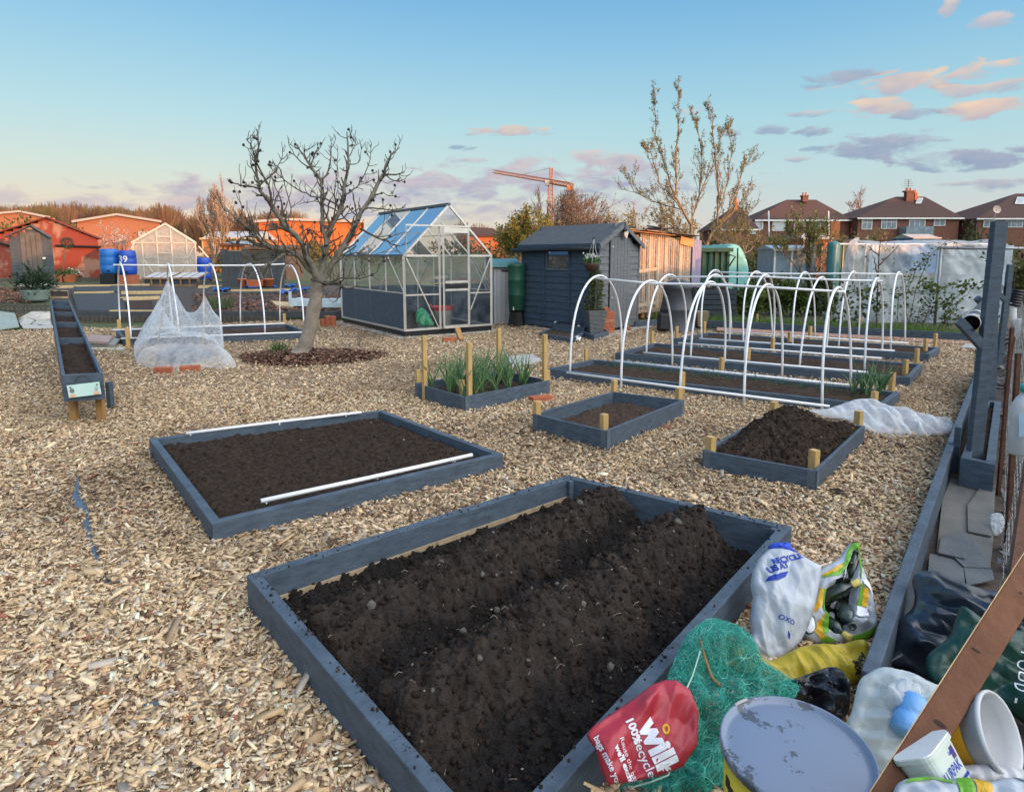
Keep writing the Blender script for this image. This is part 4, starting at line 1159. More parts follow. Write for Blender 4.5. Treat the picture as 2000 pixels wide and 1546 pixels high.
# front: door posts, cross bars, braces
d0,d1 = .385,.715
zr = ze + (za - ze) * .58
for s in (d0,d1): fbar(gp(s,-.004,zb),gp(s,-.004,ze + (za - ze) * 2 * min(s,1 - s) * .99),.034)
fbar(gp(.01,-.016,zr),gp(d1 + .02,-.016,zr),.026,'door_rail')
fbar(gp(.02,-.016,zr),gp(.02,-.016,ze),.014,'door_rail')
zf2 = zb + (zp - zb) * .95
for a,b in ((0,d0),(d1,1)):
 fbar(gp(a,-.003,zf2),gp(b,-.003,zf2),.022); fbar(gp(a,-.003,ze - .01),gp(b,-.003,ze - .01),.02)
fbar(gp(.02,-.006,ze - .04),gp(d0 - .02,-.006,sill),.017,'brace'); fbar(gp(.98,-.006,ze - .04),gp(d1 + .02,-.006,zb + .3),.017,'brace')
# door
dz1 = zr - .02
DR = MB().bar(gp(d0 + .02,-.03,(zb + .02)),gp(d0 + .02,-.03,dz1),.03,.022).build('door',M_ALU,GH)
for a,b,ww in ((gp(d1 - .02,-.03,zb + .02),gp(d1 - .02,-.03,dz1),.03),(gp(d0 + .02,-.03,zb + .035),gp(d1 - .02,-.03,zb + .035),.05),(gp(d0 + .02,-.031,dz1 - .05),gp(d1 - .02,-.031,dz1 - .05),.09)):
 MB().bar(a,b,.022 if ww > .04 else ww,ww).build('door_stile',M_ALU,DR)
zm = (zp + .10)
for dzz,mm,hh in ((.075,M_ALU,.035),(.0,M_BLACK,.075),(-.062,M_ALU,.035)):
 MB().bar(gp(d0 + .035,-.031,zm + dzz),gp(d1 - .035,-.031,zm + dzz),.018,hh).build('door_band',mm,DR)
MB().add([gp(d0 + .03,-.03,zb + .05),gp(d1 - .03,-.03,zb + .05),gp(d1 - .03,-.03,dz1 - .09),gp(d0 + .03,-.03,dz1 - .09)],[(0,1,2,3)]).build('pane',M_GLASS,DR)
def pane(*q): MB().add(q,[tuple(range(len(q)))]).build('pane',M_GLASS,GH)
cs = (0,.25,.5,.75,1)
for i in range(4):
 a,b = cs[i] + .008,cs[i + 1] - .008
 for s in (0,1):
  pane(gp(s,a,zp),gp(s,b,zp),gp(s,b,ze),gp(s,a,ze)); pane(gp(s,a,ze),gp(s,b,ze),gp(.5,b,za),gp(.5,a,za))
  MB().box(gp(s,(a + b) / 2,(zb + .02 + zp) / 2),(.012,uc.length * .238,zp - zb - .03),M=Matrix.Rotation(math.atan2(uc.y,uc.x) - PI / 2,4,'Z')).build('lower_panel',M_GREY,GH)
for a,b in ((0,d0),(d0,d1),(d1,1)):
 ha = ze + (za - ze) * 2 * min(a,1 - a); hb = ze + (za - ze) * 2 * min(b,1 - b)
 top = [gp(b,0,hb),gp(a,0,ha)] if not (a < .5 < b) else [gp(b,0,hb),gp(.5,0,za),gp(a,0,ha)]
 if a < .5 < b: pane(gp(a,0,zr),gp(b,0,zr),*top)
 else: pane(gp(a,0,zb),gp(b,0,zb),*top)
pane(gp(0,1,zp),gp(1,1,zp),gp(1,1,ze),gp(.5,1,za),gp(0,1,ze))
for a in (0,.5):
 MB().box(gp(a + .25,1,(zb + .02 + zp) / 2),(.012,ub.length * .49,zp - zb - .03),M=Matrix.Rotation(math.atan2(ub.y,ub.x) - PI / 2,4,'Z')).build('lower_panel',M_GREY,GH)
# things standing inside
p = gp(.56,.16,zb)
t = thing('tub','grey flexible tub with a red rim standing inside the greenhouse door','tub',tuple(p))
M_TUBG = pm('translucent_grey_tub',(.42,.43,.41),.5,.15,6,.1); M_RED = pm('red_plastic',(.5,.03,.035),.45,.1,6,0)
MB().lathe([(.15,0),(.185,.27),(.188,.275),(.18,.275),(.145,.01)],24,Matrix.Translation(p + Vector((0,0,.004))),cap1=False).build('body',M_TUBG,t,smooth=True)
MB().lathe([(.186,.27),(.202,.33),(.206,.345),(.196,.345),(.180,.27)],24,Matrix.Translation(p + Vector((0,0,.004))),cap0=False,cap1=False).build('rim',M_RED,t,smooth=True)
for s in (-1,1):
 c_ = p + Vector((s * .19,-.02,.35)); MB().tube([c_ + Vector((0,-.05,0)),c_ + Vector((s * .02,-.03,.03)),c_ + Vector((s * .02,.03,.03)),c_ + Vector((0,.05,0))],.009,6).build('handle',M_RED,t)
p = gp(.16,.22,zb)
t = thing('crate','dark plastic crate inside the greenhouse behind the left front pane','crate',tuple(p))
Rz = math.atan2(ub.y,ub.x)
for sx_,sy_,cx2,cy2 in ((.42,.012,0,-.15),(.42,.012,0,.15),(.012,.3,-.21,0),(.012,.3,.21,0)):
 q = p + Matrix.Rotation(Rz,3,'Z') @ Vector((cx2,cy2,.14)); MB().box(q,(sx_,sy_,.27),Rz).build('side',M_BLACK,t,bevel=.004)
MB().box(p + Vector((0,0,.012)),(.41,.29,.012),Rz).build('base',M_BLACK,t)
# ------------------------------------------------------------------ bags: outlines inflated to a real thickness
def smooth_outline(pts,n=140):
 P = np.array(pts,float); m = len(P); out = []
 for i in range(m):
  a,b,c,d = P[i - 1],P[i],P[(i + 1) % m],P[(i + 2) % m]
  k = max(2,int(n / m))
  for s in range(k):
   u = s / k
   out.append(.5 * ((2 * b) + (c - a) * u + (2 * a - 5 * b + 4 * c - d) * u * u + (3 * b - a - 3 * c + d) * u ** 3))
 return np.array(out)
class Bag:
 """soft closed bag: pixel outline laid on a plane through p0 with normal n; front bulges by T, back by Tb"""
 def __init__(s,outline,p0,n,T,Tb=None,R=None,wr=.02,ws=9,seed=0,dens=2600,sharp=.5,dirs=None,lin=False):
  s.p0 = Vector(p0); s.n = Vector(n).normalized()
  s.ux = Vector((0,0,1)).cross(s.n).normalized(); s.uy = s.n.cross(s.ux)
  s.T = T; s.Tb = T * .5 if Tb is None else Tb; s.wr = wr; s.ws = ws; s.seed = seed; s.sharp = sharp; s.dirs = dirs
  B2 = [s.pix(x,y) for x,y in outline]
  B2 = np.array([np.array(B2[i]) * (1 - k / 7) + np.array(B2[(i + 1) % len(B2)]) * k / 7 for i in range(len(B2)) for k in range(7)]) if lin else smooth_outline(B2)
  s.B = B2
  mn = B2.min(0); mx = B2.max(0); ar = (mx - mn).prod()
  s.R = R or .45 * min(mx - mn)
  n_ = int(math.sqrt(dens)); st = math.sqrt(ar / dens)
  gx,gy = np.meshgrid(np.arange(mn[0],mx[0],st),np.arange(mn[1],mx[1],st),indexing='ij')
  rg = np.random.default_rng(seed)
  Q = np.stack([gx.ravel(),gy.ravel()],1) + rg.uniform(-.25,.25,(gx.size,2)) * st
  Q = Q[inpoly(Q,B2)]
  Q = Q[s.dist(Q) > st * .5]
  nb = len(B2)
  vv = [Vector(p) for p in B2] + [Vector(p) for p in Q]
  ov,oe,of,*_ = delaunay_2d_cdt(vv,[(i,(i + 1) % nb) for i in range(nb)],[list(range(nb))],1,1e-6)
  s.mouth = None
  s.V2 = np.array([tuple(p) for p in ov]); s.Fc = [tuple(f) for f in of]
 def pix(s,x,y):
  d = Vector(ray(x,y)); o = Vector((0,0,EYE)); t = (s.p0 - o).dot(s.n) / d.dot(s.n)
  q = o + d * t - s.p0
  return (q.dot(s.ux),q.dot(s.uy))
 def dist(s,Q):
  Q = np.atleast_2d(Q); best = np.full(len(Q),1e9); B = s.B
  for i in range(len(B)):
   a = B[i]; e = B[(i + 1) % len(B)] - a
   t = np.clip(((Q - a) @ e) / (e @ e + 1e-12),0,1)
   best = np.minimum(best,np.linalg.norm(Q - a - t[:,None] * e,axis=1))
  return best
 def hgt(s,Q,back=False):
  d = s.dist(Q); f = np.clip(d / s.R,0,1); b = (1 - (1 - f) ** 2) ** s.sharp
  x = Q[:,0]; y = Q[:,1]
  if s.dirs is not None:
   c,q = math.cos(s.dirs),math.sin(s.dirs); x,y = x * c + y * q,(-x * q + y * c) * .35
  k = s.ws; o = s.seed * 3.7
  wx = fbm(x * k * .6 + o,y * k * .6,2)
  wr = 0
  for i in range(6):   # sharp folds: triangle waves in several directions, each only in some patches
   a = o + i * 1.13; c,q = math.cos(a),math.sin(a)
   u = (x * c + y * q) * k * (1.0 + .5 * i) + wx * 1.7 + o * i
   wr = wr + (np.abs(u - np.floor(u) - .5) * 4 - 1) * np.clip(fbm(x * k * .5 + i * 5.1 + o,y * k * .5,2) * 5 - 1.6,0,1) / (1 + .55 * i)
  wr = s.wr * .42 * (wr + (fbm(x * k * 3,y * k * 3 + o,3) - .5) * .8)
  r_ = b * (s.Tb if back else s.T) + wr * np.clip(f * 3,0,1)
  if s.mouth is not None and not back:
   B = s.B; s.B = s.mouth; dm = s.dist(Q); s.B = B
   r_ = np.where(inpoly(Q,s.mouth),r_ - np.clip(dm / .02,0,1) * .085,r_)
  return r_
 def world(s,Q,h):
  Q = np.atleast_2d(Q)
  return np.array(s.p0)[None] + Q[:,:1] * np.array(s.ux) + Q[:,1:] * np.array(s.uy) + np.asarray(h)[:,None] * np.array(s.n)
 def build(s,name,m,parent,smooth=True):
  V2 = s.V2; d = s.dist(V2); edge = d < 1e-5
  fr = s.world(V2,s.hgt(V2)); bk = s.world(V2,-s.hgt(V2,True))
  idx = np.arange(len(V2)) + len(V2); idx[edge] = np.arange(len(V2))[edge]
  fs = [f for f in s.Fc] + [tuple(int(idx[i]) for i in reversed(f)) for f in s.Fc]
  # drop degenerate back copies on the rim
  V = np.concatenate([fr,bk])
  V[:,2] = np.maximum(V[:,2],.003)
  mb = MB(); mb.add([tuple(p) for p in V],fs)
  return mb.build(name,m,parent,smooth=smooth)
 def decal(s,name,polys,m,parent,lift=.0025,cuts=2):
  """polys: list of polygons in plane coordinates; draped over the front"""
  bm = bmesh.new()
  for p in polys:
   vs_ = [bm.verts.new((a,b,0)) for a,b in p]
   try: bm.faces.new(vs_)
   except Exception: pass
  bmesh.ops.triangulate(bm,faces=bm.faces)
  if cuts: bmesh.ops.subdivide_edges(bm,edges=bm.edges,cuts=cuts,use_grid_fill=True)
  me = bpy.data.meshes.new(name); bm.to_mesh(me); bm.free()
  Q = np.array([(v.co.x,v.co.y) for v in me.vertices]); Wp = s.world(Q,s.hgt(Q) + lift) - np.array(parent['_base'])
  for v,p in zip(me.vertices,Wp): v.co = p
  return link(name,me,m,parent)
 def text(s,name,body,at,size,m,parent,right=None,lift=.0025,bold=0,spacing=1,cuts=1,font=None):
  """text starting at pixel at, running toward pixel right"""
  cu = bpy.data.curves.new(name,'FONT'); cu.body = body; cu.size = size; cu.offset = bold; cu.space_character = spacing; cu.resolution_u = 3
  ob = bpy.data.objects.new(name,cu); C.objects.link(ob)
  dg = bpy.context.evaluated_depsgraph_get(); me = bpy.data.meshes.new_from_object(ob.evaluated_get(dg)); bpy.data.objects.remove(ob); bpy.data.curves.remove(cu)
  a = np.array(s.pix(*at)); b = np.array(s.pix(*right)); ex = (b - a) / np.linalg.norm(b - a); ey = np.array([-ex[1],ex[0]])
  bm = bmesh.new(); bm.from_mesh(me); bmesh.ops.triangulate(bm,faces=bm.faces)
  if cuts: bmesh.ops.subdivide_edges(bm,edges=bm.edges,cuts=cuts,use_grid_fill=True)
  bm.to_mesh(me); bm.free()
  Q = np.array([(v.co.x,v.co.y) for v in me.vertices])
  if len(Q) == 0: return None
  Q = a + Q[:,:1] * ex + Q[:,1:] * ey
  bm = bmesh.new(); bm.from_mesh(me); bm.verts.ensure_lookup_table(); out_ = ~inpoly(Q,s.B); bmesh.ops.delete(bm,geom=[bm.verts[i] for i in np.nonzero(out_)[0]],context='VERTS'); bm.to_mesh(me); bm.free(); Q = Q[~out_]
  if len(Q) == 0: return None
  Wp = s.world(Q,s.hgt(Q) + lift) - np.array(parent['_base'])
  for v,p in zip(me.vertices,Wp): v.co = p
  return link(name,me,m,parent)
def plastic(name,col,rough=.35,trans=0,var=.12,spec=.5,bump=.5,bscale=13):
 m = pm(name,col,rough,var,9,bump,bscale,spec=spec,trans=trans)
 for n in m.node_tree.nodes:
  if n.type == 'TEX_NOISE' and n.inputs['Scale'].default_value == bscale:
   n.noise_type = 'RIDGED_MULTIFRACTAL'; n.inputs['Distortion'].default_value = .9; n.inputs['Detail'].default_value = 3; n.inputs['Scale'].default_value = 9
  if n.type == 'BUMP': n.inputs['Distance'].default_value = .02; n.inputs['Strength'].default_value = .75
 return m
M_PWHITE = plastic('white_carrier_plastic',(.58,.63,.68),.38,.25)
M_PYEL = plastic('yellow_plastic',(.52,.40,.03),.45,.15); M_PRED = plastic('red_carrier_plastic',(.42,.035,.055),.4,.12)
M_PBLK = plastic('black_sack_plastic',(.012,.012,.016),.28,0,spec=.6); M_PDKBL = plastic('dark_sheet_plastic',(.02,.03,.045),.3,0,spec=.6)
M_PGRN = plastic('dark_green_bag_plastic',(.008,.045,.033),.4,.05); M_PBLUE = plastic('royal_blue_print',(.015,.06,.45),.4); M_LETW = pm('white_print',(.74,.76,.82),.5,.05,5,0)
M_LETB = pm('navy_print',(.02,.05,.35),.5,.1,5,0); M_LIME = plastic('lime_green_plastic',(.16,.42,.03),.4,.15); M_GOLD = plastic('amber_yellow_print',(.65,.38,.02),.4,.1)
M_LETD = pm('dark_teal_print',(.01,.09,.09),.5,.1,5,0)
M_PPALE = clearmat('pale_thin_plastic',(.74,.82,.84),.60,.3,.3,14,trans=.4)
# --- white carrier bag, upright against the bed
zz = lambda L_: [(1400 + x / 4.547,1020 + y / 4.547) for x,y in L_]
pb = G(1492,1288,0)
BW = Bag(zz([(458,238),(540,228),(625,242),(740,290),(830,345),(925,388),(915,470),(890,620),(860,760),(810,920),(740,1060),(660,1140),(560,1205),(490,1222),(430,1228),(350,1170),(275,1060),(310,985),(298,880),(312,760),(326,660),(303,560),(318,440),(375,320)]),pb + Vector((0,.10,.16)),(-.05,-.8,.62),.06,.06,wr=.045,ws=9,seed=3,dens=9000,dirs=.2,sharp=.42,R=.09,lin=True)
t = thing('carrier_bag','full white carrier bag with blue printing standing against the front bed corner','carrier bag',tuple(pb))
BW.build('sack',M_PWHITE,t)
M_BLUEC = plastic('royal_blue_cloth',(.02,.07,.55),.5)
bb = Bag(zz([(468,245),(475,195),(560,178),(640,182),(665,225),(700,265),(725,292),(650,290),(560,262)]),pb + Vector((.0,.12,.17)),(-.05,-.8,.62),.03,.03,wr=.015,ws=25,seed=4,dens=500)
bb.build('blue_lining',M_BLUEC,t)
BW.text('lettering','RECYCLE',zz([(465,395)])[0],.027,M_LETB,t,zz([(655,352)])[0],bold=.0012)
BW.text('lettering','US AT',zz([(430,475)])[0],.029,M_LETB,t,zz([(640,405)])[0],bold=.0016)
BW.text('lettering','OXO',zz([(498,868)])[0],.022,M_LETB,t,zz([(570,905)])[0],bold=.0004)
pw = [BW.pix(*q) for q in zz([(392,545),(420,505),(470,488),(600,455),(570,505),(490,545),(440,545)])]
BW.decal('blue_mark',[pw],M_LETB,t,cuts=2)
pw = [BW.pix(*q) for q in zz([(582,975),(612,1010),(610,1050),(585,1025)])]
BW.decal('blue_mark',[pw],M_LETB,t,cuts=1)
# --- the green and white shopper with bottles
pb2 = G(1640,1255,0)
t = thing('shopping_bag','white, lime green and yellow shopping bag, wide open and full of wine bottles','shopping bag',tuple(pb2))
BS = Bag(zz([(1180,192),(1225,185),(1252,200),(1265,360),(1300,440),(1345,560),(1380,690),(1415,840),(1412,930),(1330,1040),(1180,1070),(1060,1085),(960,1082),(860,1075),(770,1010),(738,930),(780,800),(830,640),(880,480),(930,410),(1080,320),(1140,240)]),pb2 + Vector((.02,.09,.15)),(.05,-.72,.7),.055,.06,wr=.03,ws=9,seed=8,dens=12000,sharp=.4)
MOUTH = [(935,590),(1000,545),(1100,500),(1130,380),(1195,260),(1228,265),(1232,420),(1205,560),(1195,760),(1170,860),(1110,1000),(1010,1010),(950,960),(920,800),(912,660)]
BS.mouth = np.array([BS.pix(*q) for q in zz(MOUTH)]); BS.Tb = .10
BS.build('sack',M_PWHITE,t)
def sdec(nm,pts,m,lift=.003,cuts=3): return BS.decal(nm,[[BS.pix(*q) for q in zz(pts)]],m,t,lift,cuts)
sdec('mouth_shade',[(1045 + (x - 1065) * .93,640 + (y - 640) * .95) for x,y in MOUTH],pm('bag_inside_shade',(.014,.018,.014),.9,.4,20,0,spec=.05),.003)  # near-black sheet puts the shade of the open mouth into colour
sdec('green_trim',[(1140,262),(1178,198),(1250,196),(1256,340),(1245,530),(1228,530),(1230,280),(1185,250),(1110,420),(1060,490),(1000,500),(900,505),(920,470),(1040,440),(1090,380)],M_LIME,.005)
sdec('green_trim',[(905,610),(925,640),(915,800),(935,900),(955,1000),(900,1010),(888,920),(905,800)],M_LIME,.005)
sdec('green_trim',[(1205,590),(1240,600),(1235,760),(1220,800),(1198,760)],M_LIME,.006)
sdec('yellow_trim',[(880,600),(905,620),(900,760),(850,800),(815,830),(850,730)],M_GOLD,.005)
sdec('yellow_trim',[(1000,430),(1070,390),(1080,420),(1020,460),(910,495),(905,480)],M_GOLD,.0065)
sdec('yellow_trim',[(1245,610),(1300,620),(1275,780),(1240,780)],M_GOLD,.005)
sdec('yellow_trim',[(850,910),(905,835),(895,920),(900,1005),(930,1040),(880,1050),(815,975),(840,960)],M_GOLD,.0045)
sdec('green_base',[(1160,1030),(1280,990),(1395,930),(1385,985),(1300,1060),(1180,1065)],M_LIME,.003)
sdec('green_base',[(905,1020),(950,1030),(1040,1070),(960,1078),(890,1070)],M_LIME,.004)
fl = [(795 + 38 * math.cos(k * PI / 8),925 + 75 * math.sin(k * PI / 8)) for k in range(16)]
sdec('flower_outline',[(795 + 47 * math.cos(k * PI / 8),925 + 86 * math.sin(k * PI / 8)) for k in range(16)],M_LETD,.004,2)
sdec('flower_print',fl,M_LETW,.0055,2)
sdec('white_handle',[(1228,540),(1290,545),(1335,640),(1345,690),(1320,640),(1260,600),(1225,590)],M_LETW,.010,2)
sdec('white_handle',[(1195,768),(1235,775),(1310,870),(1180,870),(1165,850)],M_LETW,.009,2)
M_BOT = pm('dark_green_glass',(.012,.022,.012),.12,.2,4,0,spec=.8); M_CORK = pm('gold_foil_neck',(.62,.5,.14),.4,.15,20,.2)
def bottle(label,a,b,m=M_BOT,foil=None,r=.036,sc=1.0,name='wine_bottle',group='wine bottles in the shopping bag'):
 """axis from base point a toward mouth b"""
 a = Vector(a); b = Vector(b); d = b - a; L_ = d.length
 Mx = Matrix.Translation(a) @ d.to_track_quat('Z','Y').to_matrix().to_4x4()
 t_ = thing(name,label,'bottle',tuple(a),group)
 r *= sc
 MB().lathe([(r * .6,0),(r,.01),(r,L_ * .6),(r * .85,L_ * .68),(r * .42,L_ * .76),(r * .38,L_ * .95),(r * .44,L_ * .96),(r * .44,L_),(r * .26,L_),(r * .26,L_ * .93)],16,Mx).build('glass',m,t_,smooth=True)
 if foil: MB().lathe([(r * .44,L_ * .83),(r * .47,L_ * .85),(r * .47,L_ * 1.005),(r * .3,L_ * 1.012)],16,Mx).build('neck_foil',foil,t_,smooth=True)
 return t_
nS = BS.n
def bp(x,y,o):  # point above the shopper's face
 q = np.array([BS.pix(*zz([(x,y)])[0])]); return Vector(BS.world(q,BS.hgt(q) + o)[0])
bottle('bottle with yellow capped neck pointing up right, in the middle of the shopping bag',bp(900,690,-.06),bp(1190,570,.03),foil=M_CORK,sc=.7)
bottle('bottle with yellow capped neck poking out at the bottom of the shopping bag',bp(930,780,-.07),bp(1120,1055,.03),foil=M_CORK,sc=.7)
bottle('bottle with open dark mouth at the top of the shopping bag',bp(1150,640,-.06),bp(1165,365,.02),sc=.75)
bottle('bottle with open dark mouth low at the right of the shopping bag',bp(1170,700,-.06),bp(1125,965,.035),sc=.9,m=pm('grey_green_glass',(.05,.07,.065),.15,.2,4,0,spec=.8),r=.034)
bottle('black bottle neck standing up beside the green top edge of the shopping bag',bp(1205,500,-.04),bp(1208,270,.012),r=.03,sc=.8)
# --- yellow bag under them
pb3 = G(1600,1340,0)
t = thing('yellow_bag','crumpled yellow plastic bag lying under the white carrier bag','plastic bag',tuple(pb3))
BY = Bag(zz([(-10,1180),(150,1090),(300,1120),(420,1230),(560,1200),(740,1110),(900,1090),(1100,1080),(1270,1055),(1345,1110),(1380,1200),(1370,1300),(1270,1400),(1180,1460),(1160,1546),(1000,1600),(600,1450),(400,1400),(150,1330),(0,1260)]),pb3 + Vector((0,0,.05)),(-.05,-.42,.9),.045,.04,wr=.055,ws=6,seed=12,dens=7000,dirs=.4)
BY.build('sack',M_PYEL,t)
for k,(x,y,s_) in enumerate(((1240,1300,'o&#'),(1235,1340,'BM3'),(1225,1380,'8mg'))):
 BY.text('lettering',('Ronry','SANT','Togb')[k],zz([(x - 20 + k * 28,y + 50)])[0],.026,M_BLACK,t,zz([(x + 50 + k * 28,y - 60)])[0],bold=.0006)
# --- black sack
pb4 = G(1590,1440,0)
t = thing('black_sack','shiny black refuse sack corner standing behind the round lid','refuse sack',tuple(pb4))
Bag(zz([(540,1420),(700,1380),(870,1320),(1000,1282),(1100,1310),(1150,1420),(1172,1546),(1160,1690),(1080,1800),(900,1780),(700,1650),(520,1560)]),pb4 + Vector((0,.12,.15)),(-.1,-.7,.7),.06,.06,wr=.08,ws=8,seed=15,dens=5000).build('sack',M_PBLK,t)
# --- red carrier bag
zr_ = lambda L_: [(1130 + x / 2.94,1020 + y / 2.94) for x,y in L_]
pb5 = G(1270,1500,0)
t = thing('red_bag','red carrier bag with white lettering leaning on the near side of the front bed','carrier bag',tuple(pb5))
BR = Bag(zr_([(48,1215),(75,1175),(200,1090),(330,1000),(420,930),(500,902),(560,905),(640,960),(690,1080),(680,1280),(600,1400),(480,1450),(300,1490),(170,1505),(130,1420),(100,1300),(60,1250)]),D(1270,1430,1.40),(.05,-.72,.7),.022,.05,wr=.035,ws=8,seed=21,dens=8000,dirs=-.6,sharp=.38,R=.05,lin=True)
BR.build('sack',M_PRED,t)
zq = lambda x,y: (1140 + x / 5.813,1280 + y / 5.813)
BR.text('lettering','wilk',zq(600,800),.072,M_LETW,t,zq(775,1190),bold=.0035,cuts=2)
BR.text('lettering','100%',zq(448,735),.025,M_LETW,t,zq(510,880),bold=.0010)
BR.text('lettering','recycled m',zq(545,965),.028,M_LETW,t,zq(700,1330),bold=.0002)
BR.text('lettering','Reuse the bag and it',zq(375,950),.016,M_LETW,t,zq(560,1420),bold=0)
BR.text('lettering',"we'll exchange it",zq(320,1045),.018,M_LETW,t,zq(500,1420),bold=.0008)
BR.text('lettering','bags make yours last',zq(100,935),.018,M_LETW,t,zq(330,1420),bold=.0004)
ring = [zq(905 + 45 * math.cos(k * PI / 10),845 + 62 * math.sin(k * PI / 10)) for k in range(20)]; ring2 = [zq(905 + 22 * math.cos(k * PI / 10),845 + 32 * math.sin(k * PI / 10)) for k in range(20)]
BR.decal('yellow_ring',[[BR.pix(*ring[k]),BR.pix(*ring[(k + 1) % 20]),BR.pix(*ring2[(k + 1) % 20]),BR.pix(*ring2[k])] for k in range(20)],M_GOLD,t,cuts=0)
# --- tangled green netting
pbn = G(1380,1400,0)
t = thing('garden_netting','heap of tangled turquoise green garden netting over the red and yellow bags','netting',tuple(pbn))
BN = Bag([(1345,1235),(1385,1212),(1440,1225),(1470,1255),(1480,1290),(1530,1320),(1560,1350),(1500,1400),(1440,1420),(1415,1470),(1412,1600),(1180,1600),(1190,1535),(1235,1512),(1268,1470),(1285,1400),(1300,1330),(1320,1280)],pbn + Vector((0,.0,.225)),(-.02,-.66,.75),.055,.02,wr=.08,ws=6,seed=31,dens=6000,sharp=.4)
M_NETG = attrmat('turquoise_netting',.6,.3,0,40,trans=.3)
rg = np.random.default_rng(31)
V = []; Fq = []; T = []
cn_ = 0
mn = BN.B.min(0); mx = BN.B.max(0)
while cn_ < 3000:
 q = mn + (mx - mn) * rg.random(2)
 if not inpoly(q[None],BN.B)[0]: continue
 a = rg.uniform(0,2 * PI); crv = rg.normal(0,22); stp = .006; L_ = rg.integers(8,26); pts = []
 lift = rg.uniform(-.006,.018)
 for s in range(L_):
  pts.append(q.copy()); q = q + np.array([math.cos(a),math.sin(a)]) * stp; a += crv * stp + rg.normal(0,.22)
 pts = np.array(pts); pts = pts[inpoly(pts,BN.B)]; L_ = len(pts)
 if L_ < 4: continue
 hh = BN.hgt(pts) + lift + rg.normal(0,.002,len(pts)).cumsum()
 W3 = BN.world(pts,hh); W3[:,2] = np.maximum(W3[:,2],.004)
 dv = np.array(BN.n) * .0006; sd_ = np.cross(np.gradient(W3,axis=0),np.array(BN.n)); sd_ = sd_ / (np.linalg.norm(sd_,axis=1,keepdims=True) + 1e-9) * rg.uniform(.00035,.0008)
 k = len(V); V += list(np.concatenate([W3 - sd_,W3 + dv,W3 + sd_])); n = L_
 for s in range(n - 1):
  Fq += [(k + s,k + s + 1,k + n + s + 1,k + n + s),(k + n + s,k + n + s + 1,k + 2 * n + s + 1,k + 2 * n + s)]
 c_ = np.array([(.05,.40,.32),(.07,.50,.40),(.03,.31,.24),(.16,.58,.50)][rg.integers(0,4)]) * rg.uniform(.8,1.15)
 T += [c_] * (3 * n); cn_ += 1
o = npmesh('strand',np.array(V),np.array(Fq),np.full(len(Fq),4),M_NETG,t,tint=np.array(T)); o['kind'] = 'stuff'
M_NETS = clearmat('turquoise_net_layer',(.05,.42,.33),.20,.8,.3,22,trans=.35,amin=.05)
BN.build('net_layer',M_NETS,t)
bnp = lambda x,y,o=.02: Vector(BN.world(np.array([BN.pix(x,y)]),BN.hgt(np.array([BN.pix(x,y)])) + o)[0])
MB().tube([bnp(1358,1262),bnp(1372,1300),bnp(1386,1330),bnp(1398,1350)],.0035,6).build('cane',M_PINED,t)
cordp = [bnp(x,y,.03) for x,y in ((1358,1285),(1345,1330),(1330,1362),(1334,1395),(1322,1402),(1316,1410),(1310,1440),(1306,1500),(1296,1522),(1262,1536),(1228,1544))]
MB().tube(cordp,.0022,5).build('cord',pm('pale_cord',(.45,.62,.5),.7,.1,9,0),t)
# --- round tin lid on a bucket
Y_ = 1.2
pc = D(1556,1462,Y_); hb = pc.z
t = thing('bucket','yellow sided bucket with a scratched blue grey metal lid, at the bottom edge','bucket',(pc.x,pc.y,0))
ntl,ntt,ntb = newmat('scratched_lid')
N_ = ntt.nodes; L2 = ntt.links
tc_ = N_.new('ShaderNodeTexCoord'); a_ = N_.new('ShaderNodeTexNoise'); a_.inputs['Scale'].default_value = 11; a_.inputs['Detail'].default_value = 8; a_.inputs['Roughness'].default_value = .7
L2.new(tc_.outputs['Object'],a_.inputs[0]); r_ = N_.new('ShaderNodeValToRGB'); e = r_.color_ramp.elements; e[0].position = .565; e[0].color = (.20,.25,.34,1); e[1].position = .58; e[1].color = (.085,.10,.125,1)
e2 = e.new(.66); e2.color = (.10,.115,.14,1); e3 = e.new(.69); e3.color = (.36,.40,.44,1)
L2.new(a_.outputs[0],r_.inputs[0]); L2.new(r_.outputs[0],ntb.inputs[0]); ntb.inputs['Roughness'].default_value = .42; ntb.inputs['Specular IOR Level'].default_value = .5
R_ = .147
Mx = Matrix.Translation((pc.x,pc.y,hb)) @ Matrix.Rotation(.05,4,'X')
MB().lathe([(.0005,-.004),(R_ * .86,-.004),(R_ * .9,-.008),(R_ * .955,-.006),(R_ * .975,.003),(R_ * 1.0,.004),(R_ * 1.012,-.003),(R_ * 1.005,-.016),(R_ * .97,-.018)],64,Mx).build('lid',ntl,t,smooth=True)
M_YEL = pm('yellow_tin_side',(.62,.46,.03),.45,.1,8,0)
MB().lathe([(R_ * .80,-hb + .004),(R_ * .82,-hb + .01),(R_ * .955,-.02),(R_ * .9,-.02)],48,Mx).build('side',M_YEL,t,smooth=True)
mb = MB()
for k in range(5):
 a = PI * 1.02 + k * .11; q = Mx @ Vector((R_ * .932 * math.cos(a),R_ * .932 * math.sin(a),-.07 - .01 * k)); mb = MB(); mb.box(q,(.006,.016,.022),a); mb.build('dark_print',M_BLACK,t)
mb = MB(); mb.tube([Mx @ Vector((R_ * math.cos(PI * .62 + k * .05) * .99,R_ * math.sin(PI * .62 + k * .05) * .99,.004)) for k in range(6)],.003,6); mb.build('lid_tab',M_ALU,t)
